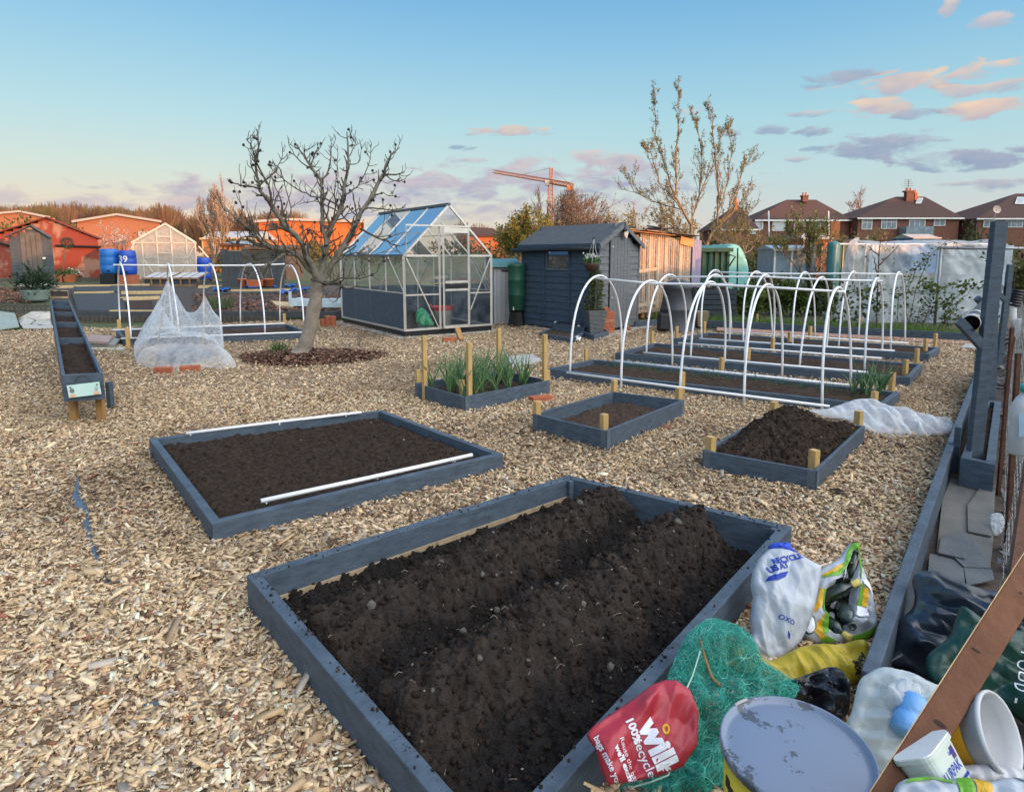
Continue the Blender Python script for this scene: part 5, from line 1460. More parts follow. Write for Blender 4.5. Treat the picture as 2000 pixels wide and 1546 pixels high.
# --- the plank lying across the corner
pl0 = D(1712,1600,.93); pl1 = D(2040,1076,1.25)
t0 = (pl1 - pl0).normalized()
v_ = Vector((0,0,EYE)) - (pl0 + pl1) / 2; v_.normalize()
M_PLANK = pm('brown_weathered_plank',(.20,.085,.042),.75,.3,10,.35,60,col2=(.12,.05,.026),stretch=(1,1,1))
M_KNOT = pm('dark_wood_knot',(.045,.024,.015),.8,.2,10,.2)
t = thing('plank','brown weathered timber plank slanting across the bottom right corner','plank',tuple(pl0))
pl0b = pl0 - t0 * .35; pl1b = pl1 + t0 * .35
MB().bar(pl0b,pl1b,.05,.026,up=v_).build('board',M_PLANK,t,bevel=.003)
sx_ = t0.cross(v_).normalized(); vn_ = sx_.cross(t0).normalized()
if vn_.dot(v_) < 0: vn_ = -vn_
for f,o_,ra,rb in ((.30,.004,.010,.005),(.235,-.002,.004,.012),(.14,.004,.004,.010),(.07,0,.004,.008),(.80,.003,.0025,.0025),(.55,-.008,.008,.0025)):
 c_ = pl0.lerp(pl1,f) + vn_ * .0131 + sx_ * o_
 MB().prism([c_ + sx_ * ra * math.cos(k * PI / 6) * (1 + .2 * math.sin(k * 2.1)) + t0 * rb * math.sin(k * PI / 6) for k in range(12)],vn_ * .0004).build('knot',M_KNOT,t)
MB().bar(pl0b + sx_ * -.0252 + vn_ * .011,pl1b + sx_ * -.0252 + vn_ * .011,.0016,.006,up=v_).build('pale_edge',M_RAW,t)
# --- dark sheet, dark green bag
zb_ = lambda L_: [(1600 + x / 3.3175,1080 + y / 3.3175) for x,y in L_]
pb6 = G(1800,1320,0)
t = thing('plastic_sheet','crumpled dark blue black plastic sheet heaped beside the border board','plastic sheet',tuple(pb6))
Bag(zb_([(600,170),(650,122),(760,128),(900,190),(1080,240),(1200,240),(1327,220),(1420,250),(1450,500),(1300,800),(1000,900),(690,825),(560,745),(420,735),(470,640),(480,560),(490,460),(590,370),(620,280)]),pb6 + Vector((.05,.12,.12)),(-.25,-.62,.74),.07,.06,wr=.11,ws=5.5,seed=41,dens=11000,dirs=1.1,sharp=.4).build('sheet',M_PDKBL,t)
pb7 = G(1940,1420,0)
t = thing('green_bag','large dark green shopping bag with white lettering, behind the plank','shopping bag',tuple(pb7))
BG = Bag(zb_([(720,640),(840,540),(880,440),(915,345),(980,370),(1060,430),(1200,480),(1330,500),(1500,520),(1600,800),(1600,1300),(1330,1100),(1120,960),(900,900),(760,860),(700,790),(690,700)]),pb7 + Vector((0,.12,.2)),(-.2,-.72,.66),.05,.06,wr=.06,ws=5,seed=44,dens=9000,sharp=.4)
BG.build('sack',M_PGRN,t)
zl = lambda x,y: zb_([(x,y)])[0]
BG.text('lettering','FOOD',zl(1268,645),.036,M_LETW,t,zl(1228,905),bold=.0003,spacing=1.25)
BG.text('lettering','-',zl(1272,590),.05,M_LETW,t,zl(1258,620)); BG.text('lettering','-',zl(1205,935),.05,M_LETW,t,zl(1205,980))
BG.text('lettering','made from across our',zl(1030,590),.021,M_LETW,t,zl(965,920),bold=.0002)
BG.text('lettering','our bags.',zl(945,735),.021,M_LETW,t,zl(915,880),bold=.0002)
# --- pale open bag with bottles
pb8 = G(1730,1540,0)
t = thing('pale_bag','thin pale see-through bag standing open behind the plank, holding plastic bottles','plastic bag',tuple(pb8))
BP = Bag(zb_([(405,738),(500,750),(600,780),(700,830),(840,880),(960,920),(1060,960),(1000,1040),(900,1160),(700,1300),(600,1420),(420,1450),(300,1330),(180,1140),(215,1010),(260,830),(330,770)]),pb8 + Vector((0,.12,.16)),(-.1,-.66,.75),.05,.06,wr=.08,ws=6,seed=51,dens=7000,sharp=.4)
BP.build('sack',M_PPALE,t)
ppt = lambda x,y,o: Vector(BP.world(np.array([BP.pix(*zl(x,y))]),BP.hgt(np.array([BP.pix(*zl(x,y))])) + o)[0])
M_BLUEB = pm('pale_blue_plastic',(.13,.34,.68),.25,.1,6,.2,spec=.6); M_CLR = clearmat('crushed_clear_plastic',(.7,.75,.78),.45,.15,.6,18,trans=.2)
bl = thing('milk_bottle','pale blue plastic bottle with a violet label inside the pale bag','bottle',tuple(ppt(520,1080,.03)))
d_ = (ppt(560,980,.03) - ppt(480,1220,.03)); Mx = Matrix.Translation(ppt(480,1220,.03)) @ d_.to_track_quat('Z','Y').to_matrix().to_4x4()
MB().lathe([(.02,0),(.036,.008),(.037,d_.length * .45),(.033,d_.length * .5),(.037,d_.length * .56),(.036,d_.length * .9),(.028,d_.length),(.01,d_.length * 1.06)],18,Mx).build('body',M_BLUEB,bl,smooth=True)
M_VIO = pm('violet_label',(.06,.05,.5),.4,.1,6,0)
c_ = ppt(560,1045,.075); MB().box(c_,(.032,.001,.028),M=(BP.n.to_track_quat('-Y','Z').to_matrix().to_4x4())).build('label_patch',M_VIO,bl)
cl = thing('clear_bottle','crushed clear plastic bottle at the back of the pale bag','bottle',tuple(ppt(450,960,.02)))
d_ = (ppt(600,905,.02) - ppt(390,990,.02)); Mx = Matrix.Translation(ppt(390,990,.02)) @ d_.to_track_quat('Z','Y').to_matrix().to_4x4()
MB().lathe([(.02,0),(.034,.006)] + [(.034 - .004 * (k % 2),.012 + k * d_.length * .07) for k in range(10)] + [(.014,d_.length * .9),(.013,d_.length)],16,Mx).build('body',M_CLR,cl,smooth=True)
gb = thing('green_wrapper','crumpled dark green wrapper with a yellow cap in the pale bag behind the plank','wrapper',tuple(ppt(880,1010,.03)))
Bag(zb_([(760,1080),(830,1010),(850,950),(900,945),(980,1010),(975,1040),(880,1090),(800,1150),(745,1140)]),ppt(870,1030,.02),(-.1,-.66,.75),.03,.02,wr=.03,ws=16,seed=55,dens=600).build('foil',M_PGRN,gb)
MB().lathe([(.012,0),(.013,.003),(.012,.014),(.004,.015)],14,Matrix.Translation(ppt(862,965,.05)) @ BP.n.to_track_quat('Z','Y').to_matrix().to_4x4()).build('cap',pm('pale_yellow_plastic',(.62,.66,.25),.4,.1,6,0),gb)
cb = thing('clear_cup','crumpled translucent plastic tub lying between the green wrapper and the big white pot','plastic tub',tuple(ppt(840,1130,.03)))
Bag(zb_([(790,1150),(860,1080),(915,1052),(930,1080),(900,1140),(880,1250),(860,1340),(820,1350),(800,1250)]),ppt(850,1180,.03),(-.1,-.66,.75),.03,.02,wr=.012,ws=14,seed=57,dens=600).build('body',clearmat('milky_plastic',(.7,.7,.68),.7,.3,.2,14,trans=.4),cb)
# --- margarine tub and big white pot
def potc(label,name,rim_c,axis,r,L_,cat,m,rimr=1.06):
 t_ = thing(name,label,cat,tuple(rim_c))
 Mx = Matrix.Translation(rim_c) @ Vector(axis).to_track_quat('Z','Y').to_matrix().to_4x4()
 return t_,Mx
ctr = D(*zl(1168,1165),1.02)
t,Mx = potc('white plastic pot with a yellow band, tipped with its mouth toward the camera','plastic_pot',ctr,(.55,-.68,.48),.066,.11,'plastic pot',M_WHITE)
M_POTW = pm('milky_white_plastic',(.66,.67,.68),.35,.08,6,.05,trans=.2); M_POTY = pm('amber_band',(.66,.33,.02),.4,.1,30,0)
R2 = .062
MB().lathe([(R2 * .80,-.092),(R2 * .82,-.095),(R2 * .985,-.006),(R2 * 1.06,-.006),(R2 * 1.075,0),(R2 * 1.04,.004),(R2 * .98,.002),(R2 * .95,-.02),(R2 * .78,-.088),(.001,-.088)],40,Mx,cap1=False).build('body',M_POTW,t,smooth=True)
MB().lathe([(R2 * .838,-.088),(R2 * .945,-.035)],40,Mx,False,False).build('band',M_POTY,t,smooth=True)
M_GREYI = pm('grey_residue',(.22,.25,.26),.6,.15,8,.1)
MB().prism([Mx @ Vector((R2 * .73 * math.cos(k * .262),R2 * .73 * math.sin(k * .262),-.0865)) for k in range(24)],(Mx.to_3x3() @ Vector((0,0,.001)))).build('inside_base',M_GREYI,t)
ctr = D(*zl(668,1262),.98)
t,Mx = potc('white margarine tub with dark lettering wedged beside the plank','margarine_tub',ctr,(-.25,-.5,.83),.06,.08,'tub',M_WHITE)
def rrect(a,b,r,n=5):
 o = []
 for cx2,cy2,s0 in ((a - r,b - r,0),(-a + r,b - r,1),(-a + r,-b + r,2),(a - r,-b + r,3)):
  for k in range(n): th = (s0 + k / (n - 1)) * PI / 2; o.append((cx2 + r * math.cos(th),cy2 + r * math.sin(th)))
 return o
rx = Matrix.Translation(ctr) @ Matrix(((.78,-.45,-.43),(.62,.62,.48),(.05,-.64,.76))).to_4x4() @ Matrix.Diagonal((.66,.66,.85,1))
mb = MB(); rings = [rrect(.058,.042,.02),rrect(.066,.05,.024),rrect(.071,.055,.026),rrect(.071,.055,.026)]
zs_ = [-.075,-.006,-.004,.003]
vs2 = [rx @ Vector((x,y,z)) for rg_,z in zip(rings,zs_) for x,y in rg_]; nn = len(rings[0])
mb.add(vs2,[(i * nn + k,i * nn + (k + 1) % nn,(i + 1) * nn + (k + 1) % nn,(i + 1) * nn + k) for i in range(3) for k in range(nn)] + [tuple(range(nn - 1,-1,-1)),tuple(3 * nn + k for k in range(nn))])
mb.build('body',pm('pale_silver_green_tub',(.50,.56,.50),.35,.1,5,0),t,smooth=False)
mb = MB(); mb.prism([rx @ Vector((x * .98,y * .98,.0032)) for x,y in rings[3]],rx.to_3x3() @ Vector((0,0,.003))); mb.build('lid',M_WHITE,t)
# lettering on the long side wall that faces the camera (-y side)
def tubtext(body,x0,z0,size,m,side=-1):
 cu = bpy.data.curves.new('lettering','FONT'); cu.body = body; cu.size = size; cu.offset = .0004
 ob = bpy.data.objects.new('lettering',cu); C.objects.link(ob); dg = bpy.context.evaluated_depsgraph_get(); me = bpy.data.meshes.new_from_object(ob.evaluated_get(dg)); bpy.data.objects.remove(ob)
 for v in me.vertices:
  x,y = v.co.x + x0,v.co.y + z0
  f = (y + .075) / .069; wy = -(.042 + .008 * f) - .0008
  v.co = rx @ Vector((x,wy,y)) - ctr
 return link('lettering',me,m,t)
tubtext('LURPAK',-.05,-.05,.024,M_LETB)
tubtext('Lurpak',.012,-.022,.010,M_LETB)
for x0,x1,z0,z1,m in ((.022,.040,-.032,-.012,pm('plum_label',(.10,.04,.14),.4,.1,5,0)),(-.02,.05,-.068,-.062,M_LETB)):
 q = []
 for x,z in ((x0,z0),(x1,z0),(x1,z1),(x0,z1)):
  f = (z + .075) / .069; q.append(rx @ Vector((x,-(.042 + .008 * f) - .0006,z)))
 MB().add(q,[(0,1,2,3)]).build('printed_panel',m,t)
# --- lower right corner bags
pb9 = D(*zl(950,1560),.9)
t = thing('lime_bag','white bag with lime green and yellow panels at the very bottom right','shopping bag',tuple(pb9))
BL = Bag(zb_([(480,1546),(540,1470),(680,1448),(840,1470),(860,1455),(950,1455),(1080,1480),(1200,1455),(1330,1460),(1420,1500),(1440,1800),(900,1900),(450,1750)]),pb9,(-.05,-.62,.78),.035,.04,wr=.02,ws=12,seed=61,dens=3000)
BL.build('sack',M_PWHITE,t)
BL.decal('green_panel',[[BL.pix(*zl(*q)) for q in ((520,1500),(560,1470),(680,1452),(830,1480),(850,1510),(720,1475),(600,1490))]],M_LIME,t,.004,3)
BL.decal('green_panel',[[BL.pix(*zl(*q)) for q in ((865,1465),(945,1462),(960,1540),(950,1620),(860,1620),(855,1540))]],M_LIME,t,.004,3)
BL.decal('yellow_panel',[[BL.pix(*zl(*q)) for q in ((965,1470),(1060,1485),(1075,1540),(1050,1620),(970,1620))]],M_GOLD,t,.004,3)
BL.text('lettering','C',zl(1235,1490),.03,M_LETD,t,zl(1290,1500))
pb10 = D(*zl(1100,1420),1.0)
t = thing('grey_bag','crumpled greyish white plastic under the tipped white pot','plastic bag',tuple(pb10))
Bag(zb_([(800,1460),(860,1400),(930,1375),(1060,1365),(1200,1385),(1330,1410),(1500,1450),(1450,1560),(1100,1540),(880,1500)]),pb10,(-.05,-.62,.78),.035,.04,wr=.02,ws=14,seed=63,dens=1400).build('sheet',M_POTW,t)
# little bundle of split canes, bottom edge
t = thing('cane_bundle','bundle of pale split canes at the bottom edge beside the red bag','cane bundle',tuple(G(1165,1535,.1)))
for k in range(6):
 a = G(1140 + k * 7,1528 + k * 7 - 3 * (k % 2),.16); b = G(1215 + k * 4,1562 + k * 4,.13)
 MB().tube([a,b],.004,5).build('cane',M_RAW,t)
# --- crumpled fleece at the end of the nearest hooped bed
pfl = G(1740,836,.035)
t = thing('fleece','crumpled white garden fleece heaped on the chips at the end of the nearest hooped bed','fleece',tuple(pfl))
M_FLC = clearmat('white_garden_fleece',(.82,.87,.92),.46,.8,.2,10,trans=.4,amin=.7)
Bag([(1580,801),(1610,800),(1640,791),(1656,786),(1672,781),(1696,780),(1720,789),(1761,799),(1809,812),(1845,818),(1864,830),(1857,842),(1835,851),(1809,855),(1761,854),(1713,848),(1691,840),(1672,826),(1650,818),(1631,815),(1604,810)],pfl,(0,-.30,.95),.05,.03,wr=.09,ws=4.5,seed=81,dens=7000,dirs=.1).build('cloth',M_FLC,t)
# --- green compost bag inside the greenhouse
pgb = gp(.27,.10,zb + .10)
t = thing('compost_bag','crumpled green compost bag inside the greenhouse beside the dark crate','compost bag',tuple(pgb))
Bag([(812,612),(822,602),(832,606),(842,622),(848,634),(836,638),(820,636),(812,628)],pgb,(-.1,-.75,.6),.08,.06,wr=.06,ws=9,seed=17,dens=700).build('sack',pm('green_bag_plastic',(.03,.30,.15),.4,.3,12,.3),t)
# ------------------------------------------------------------------ building helper: clapboard wall between two ground points
def clap(name,a,b,z0,z1,nb,m,par,zt=None,th=.016,holes=()):
 """horizontal lapped boards from a to b; zt(f) gives the roof line at fraction f of the wall"""
 a = Vector(a); b = Vector(b); d = (b - a).normalized(); nrm = Vector((d.y,-d.x,0))
 mb = MB(); L_ = (b - a).length; h = (z1 - z0) / nb
 k = 0
 while True:
  z = z0 + k * h
  top = z + h
  f0,f1 = 0,1
  if z >= z1 - 1e-6:
   if zt is None: break
   fs = [f / 60 for f in range(61) if zt(f / 60) >= min(top,z + h * .98)]
   if len(fs) < 3:
    fs = [f / 60 for f in range(61) if zt(f / 60) > z + .01]
    if len(fs) < 2: break
   f0,f1 = fs[0],fs[-1]
  segs = [(f0,f1)]
  for (g0,g1,hz0,hz1) in holes:
   if top > hz0 + .01 and z < hz1 - .01:
    ns = []
    for s0,s1 in segs:
     if g0 > s0: ns.append((s0,min(g0,s1)))
     if g1 < s1: ns.append((max(g1,s0),s1))
    segs = ns
  for s0,s1 in segs:
   p = a + d * L_ * s0; q = a + d * L_ * s1
   o = nrm * th; i = nrm * .004
   mb.hexa([p + o + Vector((0,0,z)),q + o + Vector((0,0,z)),q - nrm * .02 + Vector((0,0,z)),p - nrm * .02 + Vector((0,0,z))],
     [p + i + Vector((0,0,top + .004)),q + i + Vector((0,0,top + .004)),q - nrm * .02 + Vector((0,0,top + .004)),p - nrm * .02 + Vector((0,0,top + .004))])
  k += 1
  if k > 60: break
 return mb.build(name,m,par)
def slope(par,e0,e1,r0,r1,th,m,name='roof'):
 n = (Vector(e1) - Vector(e0)).cross(Vector(r0) - Vector(e0)).normalized()
 if n.z < 0: n = -n
 return MB().prism([e0,e1,r1,r0],n * th).build(name,m,par,bevel=.003)
# ------------------------------------------------------------------ the grey-blue shed
M_FELT = pm('grey_roof_felt',(.088,.098,.105),.9,.2,5,.5,160,col2=(.06,.068,.075))
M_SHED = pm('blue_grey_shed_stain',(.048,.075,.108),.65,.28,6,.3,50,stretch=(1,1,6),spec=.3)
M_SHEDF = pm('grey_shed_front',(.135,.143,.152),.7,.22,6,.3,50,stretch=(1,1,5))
S0 = G(1166,655); S1 = G(1243,638); S2 = G(1022,636)
su = S1 - S0; sv = S2 - S0
SH = thing('garden_shed','blue grey clapboard garden shed with felt roof, small window and a white heart','shed',tuple(S0 + (su + sv) / 2))
zE = D(1167,474,S0.y).z; zR = D(1204,438,(S0 + su / 2).y).z
sp3 = lambda s,c,z=0: S0 + su * s + sv * c + Vector((0,0,z))
nsf = Vector((su.y,-su.x,0)).normalized(); nsl = Vector((-sv.y,sv.x,0)).normalized()
if nsl.dot(su) > 0: nsl = -nsl
MB().prism([sp3(-.12,-.14),sp3(1.15,-.14),sp3(1.08,1.02),sp3(-.06,1.02)],(0,0,.018)).build('slab',M_CONC,SH)
zbs = .05
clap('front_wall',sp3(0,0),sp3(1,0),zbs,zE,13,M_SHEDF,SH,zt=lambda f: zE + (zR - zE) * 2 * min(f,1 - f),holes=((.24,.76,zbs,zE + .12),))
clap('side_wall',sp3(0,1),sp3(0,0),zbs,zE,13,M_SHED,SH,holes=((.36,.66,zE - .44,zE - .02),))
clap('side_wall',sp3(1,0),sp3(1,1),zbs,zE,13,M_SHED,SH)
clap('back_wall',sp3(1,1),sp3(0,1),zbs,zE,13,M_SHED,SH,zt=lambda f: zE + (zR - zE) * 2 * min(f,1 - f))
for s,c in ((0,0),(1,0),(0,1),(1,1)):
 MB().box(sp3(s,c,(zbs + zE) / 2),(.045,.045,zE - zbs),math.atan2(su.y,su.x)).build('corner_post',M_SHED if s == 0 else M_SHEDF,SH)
for c in (.34,.68):
 MB().bar(sp3(0,c,zbs) + nsl * .018,sp3(0,c,zE) + nsl * .018,.03,.045,up=nsl).build('batten',M_SHED,SH)
ov = .045
e_l0 = sp3(-.06,-ov,zE - .03); e_l1 = sp3(-.06,1 + ov,zE - .03); e_r0 = sp3(1.06,-ov,zE - .03); e_r1 = sp3(1.06,1 + ov,zE - .03); rd0 = sp3(.5,-ov,zR + .01); rd1 = sp3(.5,1 + ov,zR + .01)
slope(SH,e_l0,e_l1,rd0,rd1,.022,M_FELT); slope(SH,e_r0,e_r1,rd0 + Vector((0,0,.001)),rd1 + Vector((0,0,.001)),.022,M_FELT)
MB().bar(e_l0 + Vector((0,0,-.025)) - nsl * -.004,e_l1 + Vector((0,0,-.025)),.02,.09).build('fascia',M_SHED,SH)
for e_ in (e_l0,e_r0): MB().bar(e_ + nsf * .012 + Vector((0,0,-.03)),rd0 + nsf * .012 + Vector((0,0,-.03)),.02,.075).build('barge_board',M_SHEDF,SH)
MB().bar(rd0 + nsf * .024 + Vector((0,0,.02)),rd0 + nsf * .024 - Vector((0,0,.13)),.05,.015,up=nsf).build('finial',M_GREYD,SH)
MB().tube([sp3(-.055,-.02,zE - .10) + nsl * .03,sp3(-.055,1.12,zE - .115) + nsl * .03],.035,8).build('gutter',M_BLACK,SH,smooth=True)
# door
dr = MB().hexa([sp3(.25,0,zbs + .02) + nsf * .005,sp3(.75,0,zbs + .02) + nsf * .005,sp3(.75,0,zbs + .02) + nsf * .028,sp3(.25,0,zbs + .02) + nsf * .028],[sp3(.25,0,zE + .11) + nsf * .005,sp3(.75,0,zE + .11) + nsf * .005,sp3(.75,0,zE + .11) + nsf * .028,sp3(.25,0,zE + .11) + nsf * .028]).build('door',M_SHEDF,SH)
for s in (.33,.416,.5,.583,.667): MB().bar(sp3(s,0,zbs + .03) + nsf * .0285,sp3(s,0,zE + .10) + nsf * .0285,.006,.002,up=nsf).build('door_groove',M_GREYD,dr)
MB().bar(sp3(.235,0,zbs) + nsf * .02,sp3(.235,0,zE + .05) + nsf * .02,.014,.02,up=nsf).build('door_gap',M_BLACK,SH)
for z in (zE - .06,.62): MB().box(sp3(.29,0,z) + nsf * .034,(.05,.012,.03),math.atan2(su.y,su.x)).build('latch',M_ALU,dr)
# window in the long side
wz0,wz1 = zE - .46,zE - .02
WF = MB(); wn = nsl
MB().add([sp3(0,.36,wz0) + wn * .004,sp3(0,.66,wz0) + wn * .004,sp3(0,.66,wz1) + wn * .004,sp3(0,.36,wz1) + wn * .004],[(0,1,2,3)]).build('window_pane',glassmat('window_glass',(.35,.4,.42),.75,.05),SH)
wf = MB().bar(sp3(0,.35,wz0) + wn * .014,sp3(0,.67,wz0) + wn * .014,.022,.03).build('window_frame',M_GREYL,SH)
MB().bar(sp3(0,.65,wz0) + wn * .014,sp3(0,.65,wz1) + wn * .014,.022,.02,up=wn).build('stile',M_GREYL,wf); MB().bar(sp3(0,.36,wz0) + wn * .014,sp3(0,.36,wz1) + wn * .014,.022,.02,up=wn).build('stile',M_SHED,wf)
MB().prism([sp3(.03,.655,wz0),sp3(.03,.60,wz0),sp3(.03,.625,wz1),sp3(.03,.655,wz1)],-nsl * -.01).build('curtain',M_WHITE,SH)
MB().add([sp3(.5,.2,.6),sp3(.5,.9,.6),sp3(.5,.9,zE),sp3(.5,.2,zE)],[(0,1,2,3)]).build('inside_shelf',M_GREYD,SH)
# heart sign
hp = [(16 * math.sin(t_) ** 3,13 * math.cos(t_) - 5 * math.cos(2 * t_) - 2 * math.cos(3 * t_) - math.cos(4 * t_)) for t_ in [k * 2 * PI / 36 for k in range(36)]]
M_HEART = pm('cream_wood',(.62,.50,.38),.6,.12,9,.1)
hc = sp3(.52,0,zE + (zR - zE) * .46) + nsf * .10; hu = su.normalized()
ht = thing('heart_sign','cream wooden heart hanging under the shed gable','sign',tuple(hc))
MB().prism([hc + hu * (x * .0056 * math.cos(.25) - y * .0045 * math.sin(.25)) + Vector((0,0,x * .0045 * math.sin(.25) + y * .0048)) for x,y in hp],nsf * .012).build('heart',M_HEART,ht,bevel=.002)
MB().tube([hc + nsf * .014 + Vector((0,0,.055)),hc - nsf * .02 - hu * .02 + Vector((0,0,.19))],.003,5).build('string',M_BLACK,ht)
# hanging basket, climbing plant in a wicker planter, bricks and little planters by the shed
def pos(s,c,z=0): return sp3(s,c,z)
hb_ = D(1156,515,(S0 + nsl * .25).y - .12)
t = thing('hanging_basket','brown hanging basket of white flowers on chains at the shed corner','hanging basket',tuple(hb_))
MB().lathe([(.02,-.13),(.08,-.10),(.125,-.03),(.13,0),(.118,.004),(.1,-.02)],18,Matrix.Translation(hb_)).build('basket',pm('brown_coir',(.075,.038,.028),.95,.3,60,.8,90),t,smooth=True)
hk = hb_ + Vector((.03,.02,.40))
for k in range(3):
 a = k * 2.1 + .4; MB().tube([hb_ + Vector((.122 * math.cos(a),.122 * math.sin(a),0)),hk],.0035,4).build('chain',M_ALU,t)
MB().bar(hk + Vector((-.02,0,.0)),hk + Vector((.03,.18,.03)),.012,.02).build('hook',M_BLACK,t)
n_ = 260; q = NR.normal(size=(n_,3)) * np.array([.07,.07,.045]) + np.array(hb_) + np.array([0,0,.04])
leaf_mesh('foliage',q,NR.normal(size=(n_,3)) + [0,0,.8],NR.uniform(.03,.06,n_),NR.uniform(.012,.025,n_),palette(n_,[(.09,.17,.03),(.12,.22,.05),(.06,.12,.02)]),M_LEAF,t)['kind'] = 'stuff'
n_ = 70; q = NR.normal(size=(n_,3)) * np.array([.06,.06,.02]) + np.array(hb_) + np.array([-.0,-.02,.115])
leaf_mesh('flower',q,NR.normal(size=(n_,3)) + [0,-.6,.8],NR.uniform(.03,.045,n_),NR.uniform(.03,.04,n_),palette(n_,[(.75,.75,.72)],.08),M_LEAF,t)['kind'] = 'stuff'
pc_ = G(1161,651)
bx = thing('planter_tray','low square grey wooden tray holding the tall wicker planter by the shed','tray',tuple(pc_))
trp = [G(1132,657,.0),G(1160,667,0),G(1189,657,0),G(1162,649,0)]
for i in range(4):
 a,b = trp[i],trp[(i + 1) % 4]; c_ = sum(trp,Vector()) / 4; ia = a.lerp(c_,.12); ib = b.lerp(c_,.12)
 MB().hexa([a,b,ib,ia],[p + Vector((0,0,.10 + .001 * i)) for p in (a,b,ib,ia)]).build('side',M_GREY,bx,bevel=.003)
MB().prism([p.lerp(c_,.12) + Vector((0,0,.02)) for p in trp],(0,0,.03)).build('base',M_GREY,bx)
BLOCK.append([(p.x,p.y) for p in trp])
cc_ = sum(trp,Vector()) / 4
t = thing('wicker_planter','tall tapered grey wicker planter with a climbing evergreen, beside the shed door','planter',(cc_.x,cc_.y,.05))
rzp = math.atan2((trp[1] - trp[0]).y,(trp[1] - trp[0]).x)
ntl2,ntt2,b2_ = newmat('grey_wicker'); N_ = ntt2.nodes; L2 = ntt2.links
tc_ = N_.new('ShaderNodeTexCoord'); wv = N_.new('ShaderNodeTexWave'); wv.bands_direction = 'Z'; wv.inputs['Scale'].default_value = 14; wv.inputs['Distortion'].default_value = 3; wv.inputs['Detail'].default_value = 3; wv.inputs['Detail Scale'].default_value = 6
L2.new(tc_.outputs['Object'],wv.inputs[0]); r_ = N_.new('ShaderNodeValToRGB'); r_.color_ramp.elements[0].color = (.045,.05,.05,1); r_.color_ramp.elements[1].color = (.17,.185,.18,1); L2.new(wv.outputs[0],r_.inputs[0]); L2.new(r_.outputs[0],b2_.inputs[0])
bp_ = N_.new('ShaderNodeBump'); bp_.inputs['Strength'].default_value = .8; bp_.inputs['Distance'].default_value = .01; L2.new(wv.outputs[0],bp_.inputs['Height']); L2.new(bp_.outputs[0],b2_.inputs['Normal'])
hw0,hw1,hh = .115,.165,.40
Rm = Matrix.Rotation(rzp,3,'Z'); sq = lambda h_,z: [Vector((cc_.x,cc_.y,z)) + Rm @ Vector((x * h_,y * h_,0)) for x,y in ((-1,-1),(1,-1),(1,1),(-1,1))]
MB().hexa(sq(hw0,.052),sq(hw1,.05 + hh)).build('pot',ntl2,t,bevel=.012)
MB().hexa(sq(hw1 * .9,.05 + hh - .01),sq(hw1 * .9,.05 + hh + .008)).build('soil',M_SOILM,t)
for k in range(4): MB().tube([(cc_.x + .03 * math.cos(k * 1.6),cc_.y + .03 * math.sin(k * 1.6),.4),(cc_.x + .05 * math.sin(k),cc_.y + .05 * math.cos(k),.75),(cc_.x + .02,cc_.y,1.12)],.008,5).build('stem',M_BARK,t)
n_ = 950; hz_ = NR.uniform(.42,1.12,n_); rr = np.where(hz_ > .72,.085,.13) * (1.1 - .3 * (hz_ - .4)); aa = NR.uniform(0,6.28,n_); rad = np.sqrt(NR.random(n_)) * rr
q = np.stack([cc_.x + np.cos(aa) * rad + .03 * np.sin(hz_ * 9),cc_.y + np.sin(aa) * rad,hz_],1)
leaf_mesh('foliage',q,np.stack([np.cos(aa),np.sin(aa),NR.uniform(-.6,.7,n_)],1),NR.uniform(.04,.085,n_),NR.uniform(.012,.024,n_),palette(n_,[(.06,.10,.02),(.10,.14,.03),(.13,.15,.05),(.04,.07,.02)],.3),M_LEAF,t)['kind'] = 'stuff'
t = thing('brick_stack','tall narrow stack of red bricks by the shed door, behind the wicker planter','brick stack',tuple(G(1187,652)))
pb_ = G(1187,653)
for k in range(6):
 MB().box((pb_.x + .005 * (k % 2),pb_.y + .03,.034 + k * .0665),(.102,.215,.064),rzp + .02 * (k % 3)).build('brick',M_BRICK if k % 3 else pm('pale_red_brick',(.42,.17,.10),.9,.25,25,.4,90),t,bevel=.004)
MB().box((pb_.x - .06,pb_.y + .10,.034 + 6 * .0665),(.21,.10,.064),rzp + .1).build('brick',M_BRICK,t,bevel=.004)
brick(G(1225,640,.055),rzp - .3,'red brick lying at the foot of the shed front, right of the door')
def planter_box(label,px,h,z0,soilm=M_BARKM):
 P = [G(x,y,z0) for x,y in px]; c_ = sum(P,Vector()) / 4
 t = thing('planter_box',label,'planter',tuple(c_),'low grey planters along the shed side')
 BLOCK.append([(p.x,p.y) for p in P])
 for i in range(4):
  a,b = P[i],P[(i + 1) % 4]; ia,ib = a.lerp(c_,.1),b.lerp(c_,.1)
  MB().hexa([a,b,ib,ia],[p + Vector((0,0,h + .001 * i)) for p in (a,b,ib,ia)]).build('side',M_GREY,t,bevel=.002)
 MB().prism([p.lerp(c_,.09) + Vector((0,0,.02)) for p in P],(0,0,h - .045)).build('soil',M_SOIL,t)
 return t
planter_box('low grey planter of dark soil on the chips along the shed side',[(1054,660),(1116,672),(1140,660),(1080,650)],.09,0)
planter_box('grey planter raised against the shed side, behind a lower one',[(1081,650),(1140,659),(1148,652),(1090,644)],.17,.0)
p = G(1129,662,.055)
t = thing('football','small white and black football ornament on the chips by the planters','ball',tuple(p))
bm = bmesh.new(); bmesh.ops.create_uvsphere(bm,u_segments=20,v_segments=14,radius=.055)
for v in bm.verts: v.co += p
me = bpy.data.meshes.new('ball'); bm.to_mesh(me); bm.free(); o = link('ball',me,pm('white_ball',(.72,.72,.68),.5,.1,8,0),None,True); o.parent = t; o.data.transform(Matrix.Translation(-p)); o['_base'] = list(p)
